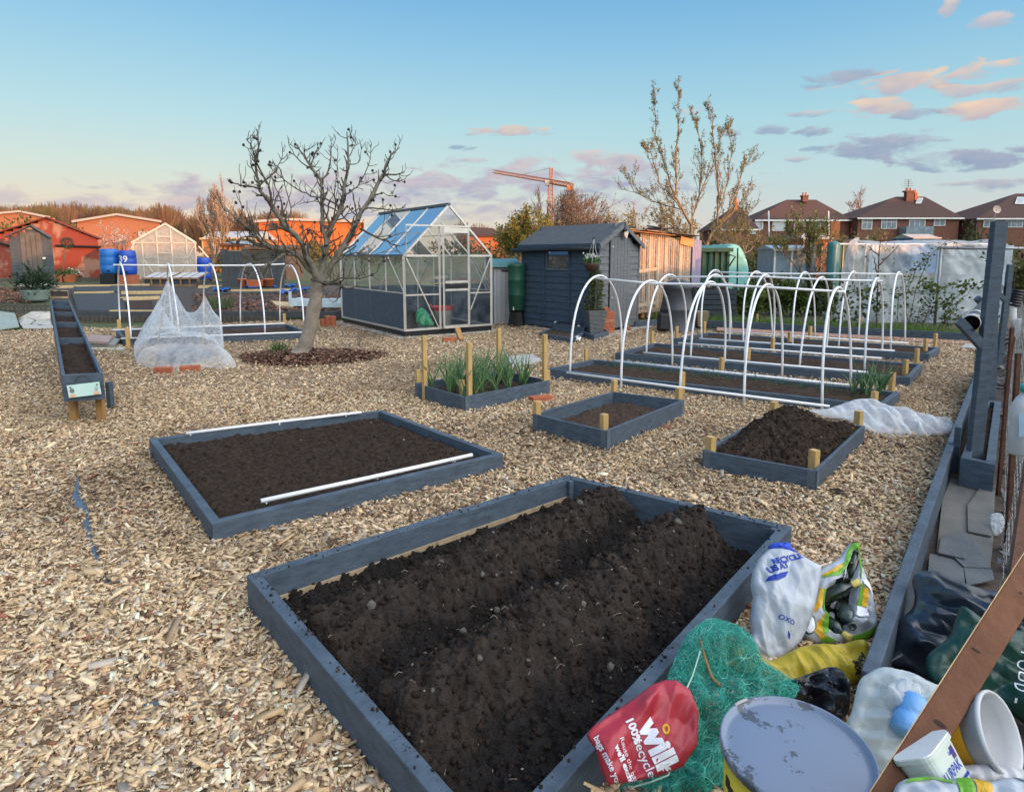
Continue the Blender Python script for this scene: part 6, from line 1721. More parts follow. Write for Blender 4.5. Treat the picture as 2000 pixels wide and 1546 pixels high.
for a,b in ((-.9,.3),(.2,.9),(.0,-.4),(1.0,.1),(-.6,-.7),(.75,-.6)):
 v_ = Vector((math.sin(a),-math.cos(a) * math.cos(b),math.sin(b))).normalized(); q = p + v_ * .0545; X_ = v_.orthogonal().normalized(); Y2 = v_.cross(X_)
 MB().prism([q + (X_ * math.cos(k * 1.257) + Y2 * math.sin(k * 1.257)) * .017 for k in range(5)],v_ * .0025).build('black_patch',M_BLACK,t)
for x,y,zz_,lb in ((1085,634,.0,'tiny white solar lamp by the planters, left one'),(1130,641,.0,'white mushroom shaped solar lamp behind the football')):
 p = G(x,y + 12); p = Vector((p.x,p.y,0)); zt_ = D(x,y - 6,p.y).z
 t = thing('solar_lamp',lb,'lamp',tuple(p))
 MB().tube([p,p + Vector((0,0,zt_ - .04))],.006,6).build('spike',M_BLACK,t); MB().lathe([(.004,zt_ - .05),(.034,zt_ - .045),(.032,zt_ - .02),(.018,zt_),(.002,zt_ + .006)],14,Matrix.Translation(p)).build('cap',M_WHITE,t,smooth=True)
# ------------------------------------------------------------------ cabinet and water butt between greenhouse and shed
p = G(985,630); M_CAB = pm('pale_grey_cabinet',(.42,.44,.45),.6,.08,6,.1); M_TEAL = pm('teal_lid',(.05,.17,.18),.5,.12,6,.1); M_DGR = pm('dark_green_plastic',(.012,.065,.04),.45,.15,5,.08,spec=.45)
t = thing('storage_cabinet','pale grey storage cabinet with a teal lid between greenhouse and shed','cabinet',tuple(p))
yc = 13.0; zt_ = D(985,522,yc).z
bxl = D(962,600,yc).x; bxr = D(1004,600,yc).x
MB().box(((bxl + bxr) / 2,yc + .25,zt_ / 2),(bxr - bxl,.5,zt_),.12).build('body',M_CAB,t,bevel=.01)
for f in (.2,.4,.62,.82): MB().box((bxl + (bxr - bxl) * f,yc - .004 + (f - .5) * .045,zt_ * .5),(.006,.006,zt_ * .92),.12).build('groove',M_GREYL,t)
MB().box(((bxl + bxr) / 2 + .03,yc - .02,zt_ - .06),(.12,.02,.03),.12).build('latch',M_BLACK,t)
MB().hexa([(bxl - .05,yc - .1,zt_),(bxr + .15,yc - .06,zt_),(bxr + .1,yc + .6,zt_),(bxl - .08,yc + .56,zt_)],[(bxl - .02,yc - .04,zt_ + .11),(bxr + .1,yc,zt_ + .11),(bxr + .05,yc + .6,zt_ + .17),(bxl - .04,yc + .56,zt_ + .17)]).build('lid',M_TEAL,t,bevel=.01)
p = G(1010,636); yb_ = 12.6
t = thing('water_butt','dark green water butt on a black stand against the shed','water butt',(D(1008,600,yb_).x,yb_,0))
xb = D(1009,600,yb_).x; z0 = D(1009,606,yb_).z; z1 = D(1009,518,yb_).z; rb = .165
MB().lathe([(rb * .84,z0),(rb * .9,z0 + .02),(rb * .97,z0 + (z1 - z0) * .33),(rb * 1.0,z0 + (z1 - z0) * .345),(rb * .98,z0 + (z1 - z0) * .36),(rb * 1.02,z0 + (z1 - z0) * .66),(rb * 1.05,z0 + (z1 - z0) * .675),(rb * 1.02,z0 + (z1 - z0) * .69),(rb * 1.06,z1 - .02),(rb * 1.1,z1),(rb * .9,z1 + .03),(.01,z1 + .05)],28,Matrix.Translation((xb,yb_,0))).build('barrel',M_DGR,t,smooth=True)
MB().lathe([(rb * 1.1,.0),(rb * 1.0,.03),(rb * .8,z0 * .9),(rb * .98,z0)],8,Matrix.Translation((xb,yb_,0))).build('stand',M_BLACK,t)
MB().tube([(xb - .06,yb_ - rb * .9,z0 + .07),(xb - .06,yb_ - rb * 1.25,z0 + .06),(xb - .06,yb_ - rb * 1.27,z0 + .02)],.014,8).build('tap',M_ALU,t)
# ------------------------------------------------------------------ ramshackle lean-to of clear corrugated sheet
W0 = Vector((2.72,14.15,0)); W1 = Vector((4.2,15.35,0)); wd_ = (W1 - W0).normalized(); wn_ = Vector((wd_.y,-wd_.x,0)); LW = (W1 - W0).length
zl0 = D(1245,456,14.2).z; zl1 = D(1350,467,15.4).z
t = thing('lean_to_shed','ramshackle lean-to of clear corrugated plastic over timber, with dark sheets on its roof','lean-to',tuple(W0))
LT = t
M_CORR = clearmat('clear_corrugated_plastic',(.75,.72,.66),.38,.3,.1,5,trans=.35,amin=.6)
def corr(name,a,b,z0,za_,zb_,m,off=.0,pitch=.075,amp=.016,par=None):
 a = Vector(a); b = Vector(b); L_ = (b - a).length; n = int(L_ / pitch * 8); d = (b - a) / L_; nn_ = Vector((d.y,-d.x,0)); rows_ = []
 for i in range(n + 1):
  f = i / n; p = a + d * L_ * f + nn_ * (off + amp * math.sin(i / 8 * 2 * PI)); rows_.append([p + Vector((0,0,z0)),p + Vector((0,0,(za_ * (1 - f) + zb_ * f)))])
 return MB().grid(rows_).build(name,m,par or LT,smooth=True)
corr('clear_sheet',W0,W0 + wd_ * LW * .52,.12,zl0,zl0 * .48 + zl1 * .52 + .02,M_CORR,.03); corr('clear_sheet',W0 + wd_ * LW * .50,W1 - wd_ * .12,.10,zl0 * .5 + zl1 * .5,zl1 - .16,M_CORR,.05)
M_PURP = clearmat('violet_shade_sheet',(.42,.40,.56),.85,.3,.1,5,trans=.2)
corr('shaded_sheet',W1 - wd_ * .08,W1 + wd_ * .24,.05,zl1,zl1 - .03,M_PURP,.06,.06)  # violet colour puts the shade at the wall's right end into this sheet
M_STUD = pm('warm_old_timber',(.34,.17,.07),.8,.3,10,.3,60); M_STUDP = pm('pale_old_timber',(.48,.36,.22),.8,.25,10,.3,60)
rg = random.Random(6)
for k,f in enumerate((0,.12,.22,.3,.40,.46,.55,.66,.78,.88,.97)):
 p = W0 + wd_ * LW * f - wn_ * rg.uniform(.02,.10); h = zl0 * (1 - f) + zl1 * f - .03
 MB().bar(p,p + Vector((rg.uniform(-.02,.02),0,h)),rg.uniform(.05,.12),.04,up=wn_).build('stud',M_STUD if k % 2 else M_STUDP,LT)
for z,f0,f1,m in ((.28,.0,.36,M_STUDP),(1.02,0,.38,M_STUDP),(.15,0,1,M_STUD)):
 MB().bar(W0 + wd_ * LW * f0 + wn_ * .0 + Vector((0,0,z)),W0 + wd_ * LW * f1 + Vector((0,0,z + .06)),.03,.07).build('rail',m,LT)
MB().bar(W0 + wd_ * LW * .70 + wn_ * .07 + Vector((0,0,zl1 - .03)),W1 + wn_ * .07 - wd_ * .1 + Vector((0,0,zl1 - .10)),.03,.17).build('fascia',pm('orange_board',(.45,.25,.10),.8,.2,9,.3),LT)
for (dx,dy,ll) in ((.5,.5,.6),(.9,.8,.5),(1.3,.6,.4),(.3,1.0,.8)):  # clutter inside
 p = W0 + wd_ * dx - wn_ * dy; MB().box((p.x,p.y,ll / 2 + .05),(.3,.25,ll),.6).build('clutter',M_STUD,LT)
bw0 = W0 - wn_ * 1.9; bw1 = W1 - wn_ * 1.9
MB().prism([bw0,bw1,bw1 - wn_ * .02,bw0 - wn_ * .02],(0,0,1.7)).build('back_wall',M_STUD,LT)
MB().prism([W0 - wn_ * .15,bw0,bw0 - wd_ * .02,W0 - wn_ * .15 - wd_ * .02],(0,0,1.75)).build('end_wall',M_STUD,LT)
MB().prism([W1 - wn_ * .1,bw1,bw1 + wd_ * .02,W1 - wn_ * .1 + wd_ * .02],(0,0,1.6)).build('end_wall',M_STUD,LT)
M_RFS = pm('dark_roof_sheet',(.06,.05,.045),.8,.4,6,.3,40)
for k,(s0,s1,c0,c1,z,tl) in enumerate(((-.25,.55,-.15,1.2,.02,.0),(.3,1.0,-.12,1.4,.035,.0),(-.1,.4,.2,1.5,.06,.04),(.2,.8,.1,1.0,.085,-.03),(.45,1.06,-.2,.9,.06,.02),(-.2,.2,.5,1.6,.10,.05),(.1,.6,.6,1.8,.12,-.04))):
 q = []
 for s,c in ((s0,c0),(s1,c0),(s1,c1),(s0,c1)):
  p = W0 + wd_ * LW * s - wn_ * c; zz_ = zl0 * (1 - s) + zl1 * s; q.append(Vector((p.x,p.y,zz_ + z + .02 * c + tl * (s - .4))))
 MB().prism(q,(0,0,.014)).build('roof_sheet',M_RFS if k % 3 else M_STUD,LT)
for k in range(7):
 s = rg.uniform(-.1,.8); c = rg.uniform(0,1.2); p = W0 + wd_ * LW * s - wn_ * c; a = rg.uniform(0,3); ll = rg.uniform(.4,.9)
 MB().bar(p + Vector((-math.cos(a) * ll / 2,-math.sin(a) * ll / 2,zl0 + .13)),p + Vector((math.cos(a) * ll / 2,math.sin(a) * ll / 2,zl0 + .15 + rg.uniform(-.06,.06))),.06,.03).build('roof_board',M_RFS,LT)
# dark boards at its foot
pbd = thing('edging_board','dark grey edging board at the foot of the lean-to','edging board',tuple(G(1262,625)))
MB().bar(G(1240,634,.06),G(1300,628,.06),.04,.12).build('board',M_GREY,pbd)
# ------------------------------------------------------------------ compost bins
p = G(1322,650); yb_ = p.y + .33; xb = D(1322,610,yb_).x; z1 = D(1322,546,yb_).z
t = thing('compost_bin','tall black conical compost bin with a hatch, behind the hooped beds','compost bin',(xb,yb_,0))
M_CB = pm('black_grey_plastic',(.045,.05,.058),.5,.2,5,.1,spec=.4)
MB().lathe([(.345,0),(.35,.03),(.33,.05),(.305,z1 * .42),(.31,z1 * .43),(.29,z1 * .45),(.235,z1 * .80),(.25,z1 * .82),(.25,z1 * .88),(.20,z1 * .95),(.09,z1),(.01,z1 + .005)],36,Matrix.Translation((xb,yb_,0))).build('body',M_CB,t,smooth=True)
hx = D(1293,640,yb_ - .26).x
MB().hexa([(hx - .07,yb_ - .36,.06),(hx + .09,yb_ - .37,.06),(hx + .1,yb_ - .2,.06),(hx - .08,yb_ - .15,.06)],[(hx - .05,yb_ - .33,.34),(hx + .10,yb_ - .335,.34),(hx + .1,yb_ - .18,.36),(hx - .06,yb_ - .12,.36)]).build('hatch',M_BLACK,t,bevel=.02)
xa,xb2,yc = D(1356,600,13.7).x,D(1436,600,13.7).x,13.7; z1 = D(1400,560,13.7).z
t = thing('slatted_bin','dark slatted compost bay with pale rubble on top, behind the far hooped bed','compost bay',((xa + xb2) / 2,yc,0))
M_DKW = pm('dark_blue_slat',(.03,.042,.052),.75,.3,7,.3)
for k in range(6):
 z = .06 + k * (z1 - .1) / 5.6
 MB().box(((xa + xb2) / 2,yc,z),(xb2 - xa,.03,.095),0).build('slat',M_DKW,t,bevel=.003); MB().box((xa,yc + .45,z),(.03,.9,.095)).build('slat',M_DKW,t); MB().box((xb2,yc + .45,z),(.03,.9,.095)).build('slat',M_DKW,t)
for x in (xa,xb2,(xa + xb2) / 2): MB().box((x,yc + .03,z1 / 2),(.05,.05,z1)).build('post',M_DKW,t)
MB().box(((xa + xb2) / 2,yc + .45,z1 * .48),(xb2 - xa - .06,.84,z1 * .9)).build('compost',M_SOILM,t)
mb = MB()
for k in range(5):
 x = xa + (xb2 - xa) * (k + .5) / 5; MB().box((x,yc + .3,z1 + .03),(.22,.3,.05),rg.uniform(-.3,.3),M=Matrix.Rotation(rg.uniform(-.3,.3),4,'Y')).build('rubble',M_CONC,t,bevel=.01)
yc = 12.6; xq,zq0,zq1 = D(1370,617,yc).x,D(1370,628,yc).z,D(1370,607,yc).z
t = thing('plant_pot','small square tan plant pot behind the far hooped bed','plant pot',(xq,yc,0))
MB().hexa([(xq - .08,yc - .08,0.0),(xq + .08,yc - .08,0),(xq + .08,yc + .08,0),(xq - .08,yc + .08,0)],[(xq - .12,yc - .12,zq1),(xq + .12,yc - .12,zq1),(xq + .12,yc + .12,zq1),(xq - .12,yc + .12,zq1)]).build('pot',pm('tan_plastic',(.22,.18,.12),.6,.15,6,.1),t,bevel=.006)
# ------------------------------------------------------------------ border board, brick path and turf strip behind the hooped beds
M_TURF = attrmat('grass_blade',.65,.3,0,20,trans=.35)
ebt = thing('border_board','long grey border board between the hooped beds and the grassy strip','border board',tuple(G(1650,648)))
ea,eb = G(1300,633),G(1925,667)
MB().bar(ea + Vector((0,0,.05)),eb + Vector((0,0,.05)),.035,.14).build('board',M_GREY,ebt,bevel=.003)
for x,y in ((1480,628),(1683,637)):
 p = G(x,y + 7); MB().box((p.x,p.y + .05,.1),(.04,.04,.24)).build('peg',M_PINE,ebt)
mb = MB(); mb.prism([G(1400,646,.003),G(1905,674,.003),G(1912,668,.003),G(1400,640,.003)],(0,0,.012)); o = struct(mb.build('brick_path',pm('pinkish_brick_dust',(.34,.20,.15),.95,.2,40,.5)))
mb = MB(); q = [G(1875,681,.012),G(1915,683,.012),G(1915,675,.012),G(1885,674,.012)]
t = thing('paving_slab','pale slab at the far right end of the chip path by the grey post','paving slab',tuple(q[0])); MB().prism(q,(0,0,.025)).build('slab',M_CONC,t)
roots = []
for k in range(9000):
 f = RNG.random(); p = ea.lerp(eb,f) + Vector((0,RNG.random() ** 1.6 * 1.5 + .03,0)); roots.append((p.x + RNG.gauss(0,.05),p.y,-.02))
struct(blades('grass',roots,.06,.26,.008,[(.05,.13,.02),(.08,.17,.03),(.11,.19,.04),(.04,.09,.02),(.16,.17,.06)],M_TURF,None,.7,3,8),'stuff')
# ------------------------------------------------------------------ white plastic covered fruit cage (right)
M_POLY = clearmat('cloudy_cover_plastic',(.62,.67,.70),.70,.3,1.3,2.6,trans=.45,amin=.7)
yf = 13.4
x0,x1 = D(1622,560,yf).x,D(1962,560,yf).x
zt_ = D(1800,476,yf).z
PT = thing('plastic_tunnel','large cage covered in cloudy white plastic sheet behind the brambles on the right','plastic tunnel',((x0 + x1) / 2,yf + 1,0))
rows_ = []
nx_,nz_ = 150,46
for i in range(nx_ + 1):
 f = i / nx_; x = x0 + (x1 - x0) * f; r_ = []
 for j in range(nz_ + 1):
  g = j / nz_
  if g < .72:
   z = g / .72 * zt_; y = yf + .12 * z / zt_
  else:
   h = (g - .72) / .28; z = zt_ + .10 * math.sin(h * PI / 2) - .18 * max(0,h - .7); y = yf + .12 + .9 * h
  wr = (float(vn(x * 2.4 + z * .7,z * .5 + 3)) - .5) * .22 + (1 - abs(2 * float(vn(x * 3.1 - z * 2.2,z * 1.8)) - 1)) * .10 + (1 - abs(2 * float(vn(x * 6 + z * 4,z * 3.4)) - 1)) * .05
  lean_ = (.30 * (z / zt_) + (.65 * (g - .72) / .28 if g > .72 else 0)) * max(0,1 - f * 4)
  sag = .05 * (1 - math.cos(f * PI * 8)) * (1 if g > .6 else g) * .5
  r_.append((x + lean_,y - wr,max(0,z - sag + wr * .3 * (g > .5))))
 rows_.append(r_)
MB().grid(rows_).build('cover',M_POLY,PT,smooth=True)
rows_ = []
for i in range(40):
 f = i / 39; rows_.append([(x1 + .05 * math.sin(i * .9) + .03 * (j % 3),yf + .05 + 1.9 * f,zt_ * (j / 12) * (1.0 + .03 * math.sin(f * 7)) - (0 if j < 12 else .05)) for j in range(13)])
MB().grid(rows_).build('cover_end',M_POLY,PT,smooth=True)
M_POLYF = clearmat('folded_cover_plastic',(.62,.70,.76),.9,.35,.2,4,trans=.3)
for x,wd2 in ((D(1690,560,yf).x,.16),(D(1818,560,yf).x,.10),(x1 - .12,.16)):  # folded bands of doubled sheet
 rows_ = [[(x - wd2 / 2 + wd2 * i / 6 + .22 * (j / 14) * .3,yf - .12 - .02 * math.sin(i * 2.2 + j * .8),zt_ * (j / 14) * .98) for j in range(15)] for i in range(7)]
 MB().grid(rows_).build('sheet_fold',M_POLYF,PT,smooth=True)
for f in (0.01,.33,.66,.99):
 x = x0 + (x1 - x0) * f + .1; MB().tube([(x,yf + .14,0),(x,yf + .14,zt_)],.02,6).build('frame_pole',M_ALU,PT)
MB().tube([(x0 + .2,yf + .14,zt_ - .01),(x1,yf + .14,zt_ - .01)],.02,6).build('frame_pole',M_ALU,PT)
yp = 12.7
gp_ = thing('scaffold_frame','grey metal pole frame standing before the white plastic cover','pole frame',tuple(D(1832,640,yp)))
M_GALV = pm('galvanised_steel',(.28,.30,.31),.5,.2,8,.1,metal=.5)
pz = D(1832,484,yp).z
MB().tube([(D(1832,560,yp).x,yp,0),(D(1832,560,yp).x,yp,pz)],.026,10).build('post',M_GALV,gp_,smooth=True)
MB().tube([(D(1832,560,yp).x - .06,yp,pz),(D(2100,560,yp).x,yp,pz - .02)],.03,10).build('rail',M_GALV,gp_,smooth=True)
# brambles scrambling in front
M_BRAM = pm('bramble_stem',(.12,.065,.045),.8,.3,10,.2)
rgb = random.Random(12)
def arching(name,label,base,pts,r=.007,leaves=60,lsz=.07,cols=((.06,.11,.02),(.10,.15,.03),(.14,.17,.05)),spread=.05,group='brambles before the white plastic cover'):
 t = thing(name,label,'bramble',tuple(base),group)
 for pl in pts:
  f = []
  for i in range(len(pl) - 1):
   for s in range(4): f.append(Vector(pl[i]).lerp(Vector(pl[i + 1]),s / 4) + Vector((rgb.gauss(0,.008),rgb.gauss(0,.008),rgb.gauss(0,.008))))
  f.append(Vector(pl[-1]))
  MB().tube(f,[r * (1 - .6 * i / len(f)) for i in range(len(f))],5).build('cane',M_BRAM,t,smooth=True)
 L_ = [p for pl in pts for p in pl[1:]]; q = []
 for _ in range(leaves):
  pl = rgb.choice(pts); i = rgb.randint(1,len(pl) - 1); p = Vector(pl[i - 1]).lerp(Vector(pl[i]),rgb.random()); q.append((p.x + rgb.gauss(0,spread),p.y + rgb.gauss(0,spread),p.z + rgb.gauss(0,spread)))
 n = len(q)
 if n: leaf_mesh('leaf',q,[(rgb.gauss(0,1),rgb.gauss(0,1),rgb.gauss(-.2,.7)) for _ in range(n)],[lsz * rgb.uniform(.6,1.2) for _ in range(n)],[lsz * rgb.uniform(.5,.8) for _ in range(n)],palette(n,list(cols),.3),M_LEAF,t)['kind'] = 'stuff'
 return t
yb_ = 12.4
Q = lambda x,y,dy=0: tuple(D(x,y,yb_ + dy))
arching('bramble','bramble arching high over the white cover, left of the steel post',Q(1775,640),[[Q(1775,640),Q(1790,560),Q(1815,500,-.1),Q(1850,470,-.2),Q(1900,482,-.3),Q(1930,510,-.3)],[Q(1775,640),Q(1768,580),Q(1790,520),Q(1820,490)],[Q(1752,630),Q(1757,570),Q(1775,535),Q(1810,505)]],leaves=190)
arching('bramble','bramble with bright leaves crossing the steel post at mid height',Q(1830,640),[[Q(1735,575),Q(1790,572),Q(1840,560),Q(1890,555,-.2),Q(1930,562,-.2)],[Q(1840,640),Q(1855,590),Q(1890,560)],[Q(1880,636),Q(1830,570),Q(1800,545)]],leaves=300,lsz=.085)
arching('bramble','dry reddish bramble canes leaning right of the steel post',Q(1845,640),[[Q(1840,640),Q(1862,600),Q(1885,575)],[Q(1845,638),Q(1870,590),Q(1905,560)],[Q(1850,640),Q(1885,610),Q(1920,600)],[Q(1795,635),Q(1830,600),Q(1870,590)]],leaves=30)
arching('bramble','low dark leaved bramble between hoops, before the middle of the white cover',Q(1660,640),[[Q(1640,640),Q(1650,590),Q(1680,565),Q(1720,575)],[Q(1650,640),Q(1690,600),Q(1730,600)],[Q(1620,640),Q(1610,580),Q(1640,560)]],leaves=380,lsz=.09,spread=.10,cols=((.05,.08,.02),(.08,.11,.03),(.10,.10,.04)))
arching('bramble','thin sapling with bare crossing twigs before the white cover',Q(1712,640),[[Q(1712,640),Q(1714,560),Q(1716,500),Q(1722,455)],[Q(1716,520),Q(1740,495),Q(1755,478)],[Q(1715,540),Q(1708,510),Q(1705,498)],[Q(1718,500),Q(1695,480)],[Q(1722,470),Q(1735,455),Q(1740,445)]],r=.014,leaves=50,lsz=.05,spread=.12)
arching('bramble','dark round leafed bramble clump at the foot of the steel post',Q(1810,600),[[Q(1790,640),Q(1795,600),Q(1820,590)],[Q(1800,640),Q(1815,600),Q(1850,588)]],leaves=150,lsz=.06,spread=.07,cols=((.035,.05,.012),(.06,.08,.02)))
arching('bramble','bramble with few leaves at the far right beside the plastic bottles',Q(1960,640),[[Q(1955,650),Q(1962,600),Q(1985,575)],[Q(1950,650),Q(1945,610),Q(1960,590)],[Q(1970,650),Q(1990,600),Q(2010,560)],[Q(1980,640),Q(1985,520),Q(1990,460)]],leaves=120,lsz=.06,spread=.08)
# ------------------------------------------------------------------ right border: boards, trough, posts with arms, slates, fence
EB = [G(1668,1400,.17),G(1774,1100,.17),G(1856,868,.17),G(1903,745,.17)]
rowd = (EB[3] - EB[0]); rowd.z = 0; rowd.normalize(); rown = Vector((rowd.y,-rowd.x,0))
t = thing('border_board','long grey border board along the right edge of the chip path','border board',tuple(EB[1]))
e0 = EB[1] - (EB[2] - EB[1]) * .42
MB().bar(e0 - Vector((0,0,.09)),EB[2] - Vector((0,0,.09)),.042,.19).build('board',M_GREY,t,bevel=.004)
MB().bar(EB[2] - Vector((0,0,.088)) + rowd * .003,EB[3] + (EB[3] - EB[2]) * .6 - Vector((0,0,.09)),.042,.19).build('board',M_GREY,t,bevel=.004)
tp = EB[2] + rown * .045
MB().box((tp.x + .0,tp.y + .02,.14),(.05,.035,.30),math.atan2(rowd.y,rowd.x)).build('post',M_GREY,t,bevel=.003)
# trough behind the board
tw_ = .33; ln_ = 2.15
q0 = EB[2] + rown * .03 + rowd * .06; q0.z = 0
TR = thing('border_trough','long grey wooden trough of brown mulch along the right border, under the leaning post','planter',tuple(q0 + rowd * ln_ / 2))
tq = [G(1876,893,.19),G(1944,907,.19),G(1956,783,.19),G(1921,780,.19)]
It = offset_poly([Vector(p) for p in tq],.045)
for i in range(4):
 a,b = tq[i],tq[(i + 1) % 4]; ia,ib = It[i],It[(i + 1) % 4]
 B_ = [Vector((p.x,p.y,-.02)) for p in (a,b,ib,ia)]; MB().hexa(B_,[Vector((p.x,p.y,.19 - .0012 * i)) for p in (a,b,ib,ia)]).build('board',M_GREY,TR,bevel=.003)
soil(TR,It,zflat(.12,.03),40,140,pm('brown_leaf_mulch',(.11,.07,.045),.95,.3,35,1,90,col2=(.04,.025,.018)),clods=900,csz=(.008,.03),seed=91)
# three posts with slanting arms holding a black drain pipe
P0 = G(1897,938); dirp = (G(1932,782) - P0).normalized()
PR = []
Lpost = [(P0,D(1952,432,P0.y + .02),'tall leaning grey post nearest the camera, with a slanting arm holding a black pipe'),
         (G(1936,782),D(1943,490,G(1936,782).y),'grey post standing behind the tall leaning post, with its own slanting arm'),
         (G(1936,782) + dirp * 2.4,None,'farthest of three grey posts in line carrying the black pipe')]
for i,(pbase,ptop,lb) in enumerate(Lpost):
 if ptop is None: ptop = pbase + Vector((.02,0,1.25))
 t = thing('arm_post',lb,'post',tuple(pbase),'grey posts carrying the black pipe')
 MB().bar(pbase - Vector((0,0,.02)),ptop,.076 if i == 0 else .066,.045,up=(0,-1,0)).build('post',M_GREY,t,bevel=.003)
 if i == 0: MB().bar(pbase.lerp(ptop,.97) + Vector((.052,.03,-.05)),ptop + Vector((.05,.03,-.02)),.02,.04,up=(0,-1,0)).build('cleat',M_GREY,t)
 hz_ = .80 if i == 0 else .80
 pa = pbase + (ptop - pbase) * (hz_ / (ptop.z - pbase.z)); tip = pa + Vector((-.17,0,.17)); PR.append(pa + Vector((-.085,.02,.16)))
 MB().bar(pa - Vector((-.03,0,.03)),tip,.05,.04,up=(0,-1,0)).build('arm',M_GREY,t,bevel=.002)
t = thing('drain_pipe','black drain pipe with pale collars resting on the arms of the grey posts','pipe',tuple(PR[0]))
a = PR[0] - dirp * .05; b = PR[2] + dirp * .2
Mx = Matrix.Translation(a) @ (b - a).to_track_quat('Z','Y').to_matrix().to_4x4(); LL = (b - a).length
MB().lathe([(.045,0),(.045,LL),(.036,LL),(.036,.02),(.0365,0)],20,Mx,False,False).build('tube',M_BLACK,t,smooth=True)
MB().lathe([(.03,.16),(.0355,.165)],20,Mx,False,True).build('inside_dark',M_BLACK,t)
M_COL = pm('pale_grey_collar',(.5,.5,.48),.5,.1,8,0)
for z0_,z1_ in ((.03,.16),(.45,.50)): MB().lathe([(.0455,z0_),(.048,z0_ + .01),(.048,z1_),(.0455,z1_ + .005)],20,Mx,False,False).build('collar',M_COL,t,smooth=True)
# slates on the ground
M_SLATE = pm('weathered_slate',(.135,.15,.155),.7,.28,5,.4,50,col2=(.075,.088,.098)); M_SLATEB = pm('brownish_slate',(.16,.155,.14),.75,.25,5,.4,50,col2=(.10,.105,.10))
zs = lambda L_: [(1840 + x / 3.594,700 + y / 3.594) for x,y in L_]
for k,(pl,z,lb,m) in enumerate((
  ([(60,850),(370,900),(360,1260),(330,1546),(-30,1546),(-40,1350),(0,1000)],.010,'largest grey slate slab covering the ground before the trough',M_SLATEB),
  ([(175,1040),(300,860),(375,905),(345,1255),(180,1220)],.022,'upright oblong slate laid over the large slab on its right',M_SLATEB),
  ([(-10,1260),(110,1225),(215,1280),(160,1415),(-30,1370)],.032,'square dark slate near the left edge of the slate heap',M_SLATE),
  ([(75,1400),(220,1290),(345,1480),(150,1470)],.024,'triangular dark slate pointing right, low in the slate heap',M_SLATE),
  ([(150,1480),(350,1490),(365,1560),(170,1600)],.018,'slate at the foot of the heap beside the plank',M_SLATE),
  ([(-90,1380),(80,1400),(150,1480),(160,1600),(-110,1620)],.016,'slate partly under the dark plastic sheet',M_SLATE))):
 tag(MB().prism([G(x,y,z) for x,y in zs(pl)],(0,0,.009)).build('slate',m,None,bevel=.002),lb,'slate','slates laid by the right border')
# slate chippings and earth under everything on the right
mb = MB(); q = [G(1900,700,-.006),G(2000,668,-.006),G(2300,700,-.006),G(2600,1200,-.006),G(2300,1700,-.006),G(1700,1700,-.006),G(1690,1330,-.006)]
mb.add(q,[tuple(range(len(q)))]); struct(mb.build('slate_bed',pm('dark_earth',(.075,.06,.05),.95,.3,20,.8,60)))
sq_ = [(p.x,p.y) for p in (G(1915,690),G(1968,640),G(2010,640),G(2060,900),G(2080,1200),G(1960,1140),G(1957,760),G(1905,750))]
def s_s(rg,n):
 P = np.stack([rg.uniform(1.5,10,n * 6),rg.uniform(2,12,n * 6)],1); P = P[inpoly(P,sq_)][:n]; return np.concatenate([P,np.zeros((len(P),1))],1)
bark_field('slate_chippings',2600,s_s,.04,.13,[(.11,.12,.13),(.08,.09,.10),(.15,.16,.16),(.06,.065,.07)],93,0,.05)
bark_field('leaf_litter',2200,s_s,.02,.06,[(.12,.07,.04),(.18,.11,.06),(.06,.04,.025)],94,.01,.05)
# rusty fence posts, chicken wire
fp = [(G(1966,1080),D(1988,690,G(1966,1080).y + .05)),(G(1949,965),D(1976,640,G(1949,965).y)),(G(1962,760),D(1984,640,G(1962,760).y)),(G(1972,1190),D(2030,800,G(1972,1190).y))]
fl_ = ['rusty fence post nearest the white bottle','thin leaning rusty post beside the trough','rusty far fence post under the white capped bottle','thick rusty post at the right edge behind the plank']
for i,(a,b) in enumerate(fp):
 t = thing('fence_post',fl_[i],'fence post',tuple(a),'rusty posts of the wire fence')
 MB().bar(a - Vector((0,0,.05)),b,(.016,.012,.016,.05)[i],.016,up=(0,-1,0)).build('angle_iron',M_RUST if i < 3 else pm('pinkish_rust',(.22,.12,.09),.85,.3,12,.3),t)
 MB().bar(a - Vector((0,0,.05)) + Vector((.014,.01,0)),b + Vector((.014,.01,0)),.005,.022,up=(0,-1,0)).build('flange',M_RUST,t)
wa,wb = G(1955,1150),G(1968,690); wdv = (wb - wa); wl = wdv.length; wdv.normalize(); wup = Vector((.10,0,1)).normalized()
mb = MB(); s_ = .034; hx_ = .06
nxw = int(wl / (s_ * 2))
for j in range(int(.85 / hx_)):
 for i in range(nxw):
  o_ = s_ if j % 2 else 0
  c0 = wa + wdv * (i * 2 * s_ + o_) + wup * (j * hx_)
  jit = lambda: Vector((RNG.gauss(0,.004),RNG.gauss(0,.004),0))
  a1 = c0 + wdv * s_ * .0 + wup * hx_ * .55
  mb.tube([c0 + jit(),a1 + jit()],.0011,3,False); mb.tube([a1,a1 + wdv * s_ + wup * hx_ * .45],.001,3,False); mb.tube([a1,a1 - wdv * s_ + wup * hx_ * .45],.001,3,False)
t = thing('wire_fence','sagging chicken wire fence strung along the rusty posts on the right','wire fence',tuple(wa))
mb.build('mesh',pm('galvanised_wire',(.24,.25,.24),.6,.2,8,0,metal=.4),t,fixn=False)['kind'] = 'stuff'
for k in range(3): MB().tube([wa + wup * (.15 + .3 * k),wa + wdv * wl * .5 + wup * (.13 + .3 * k),wb + wup * (.16 + .3 * k)],.0018,4).build('strand',M_GALV,t)
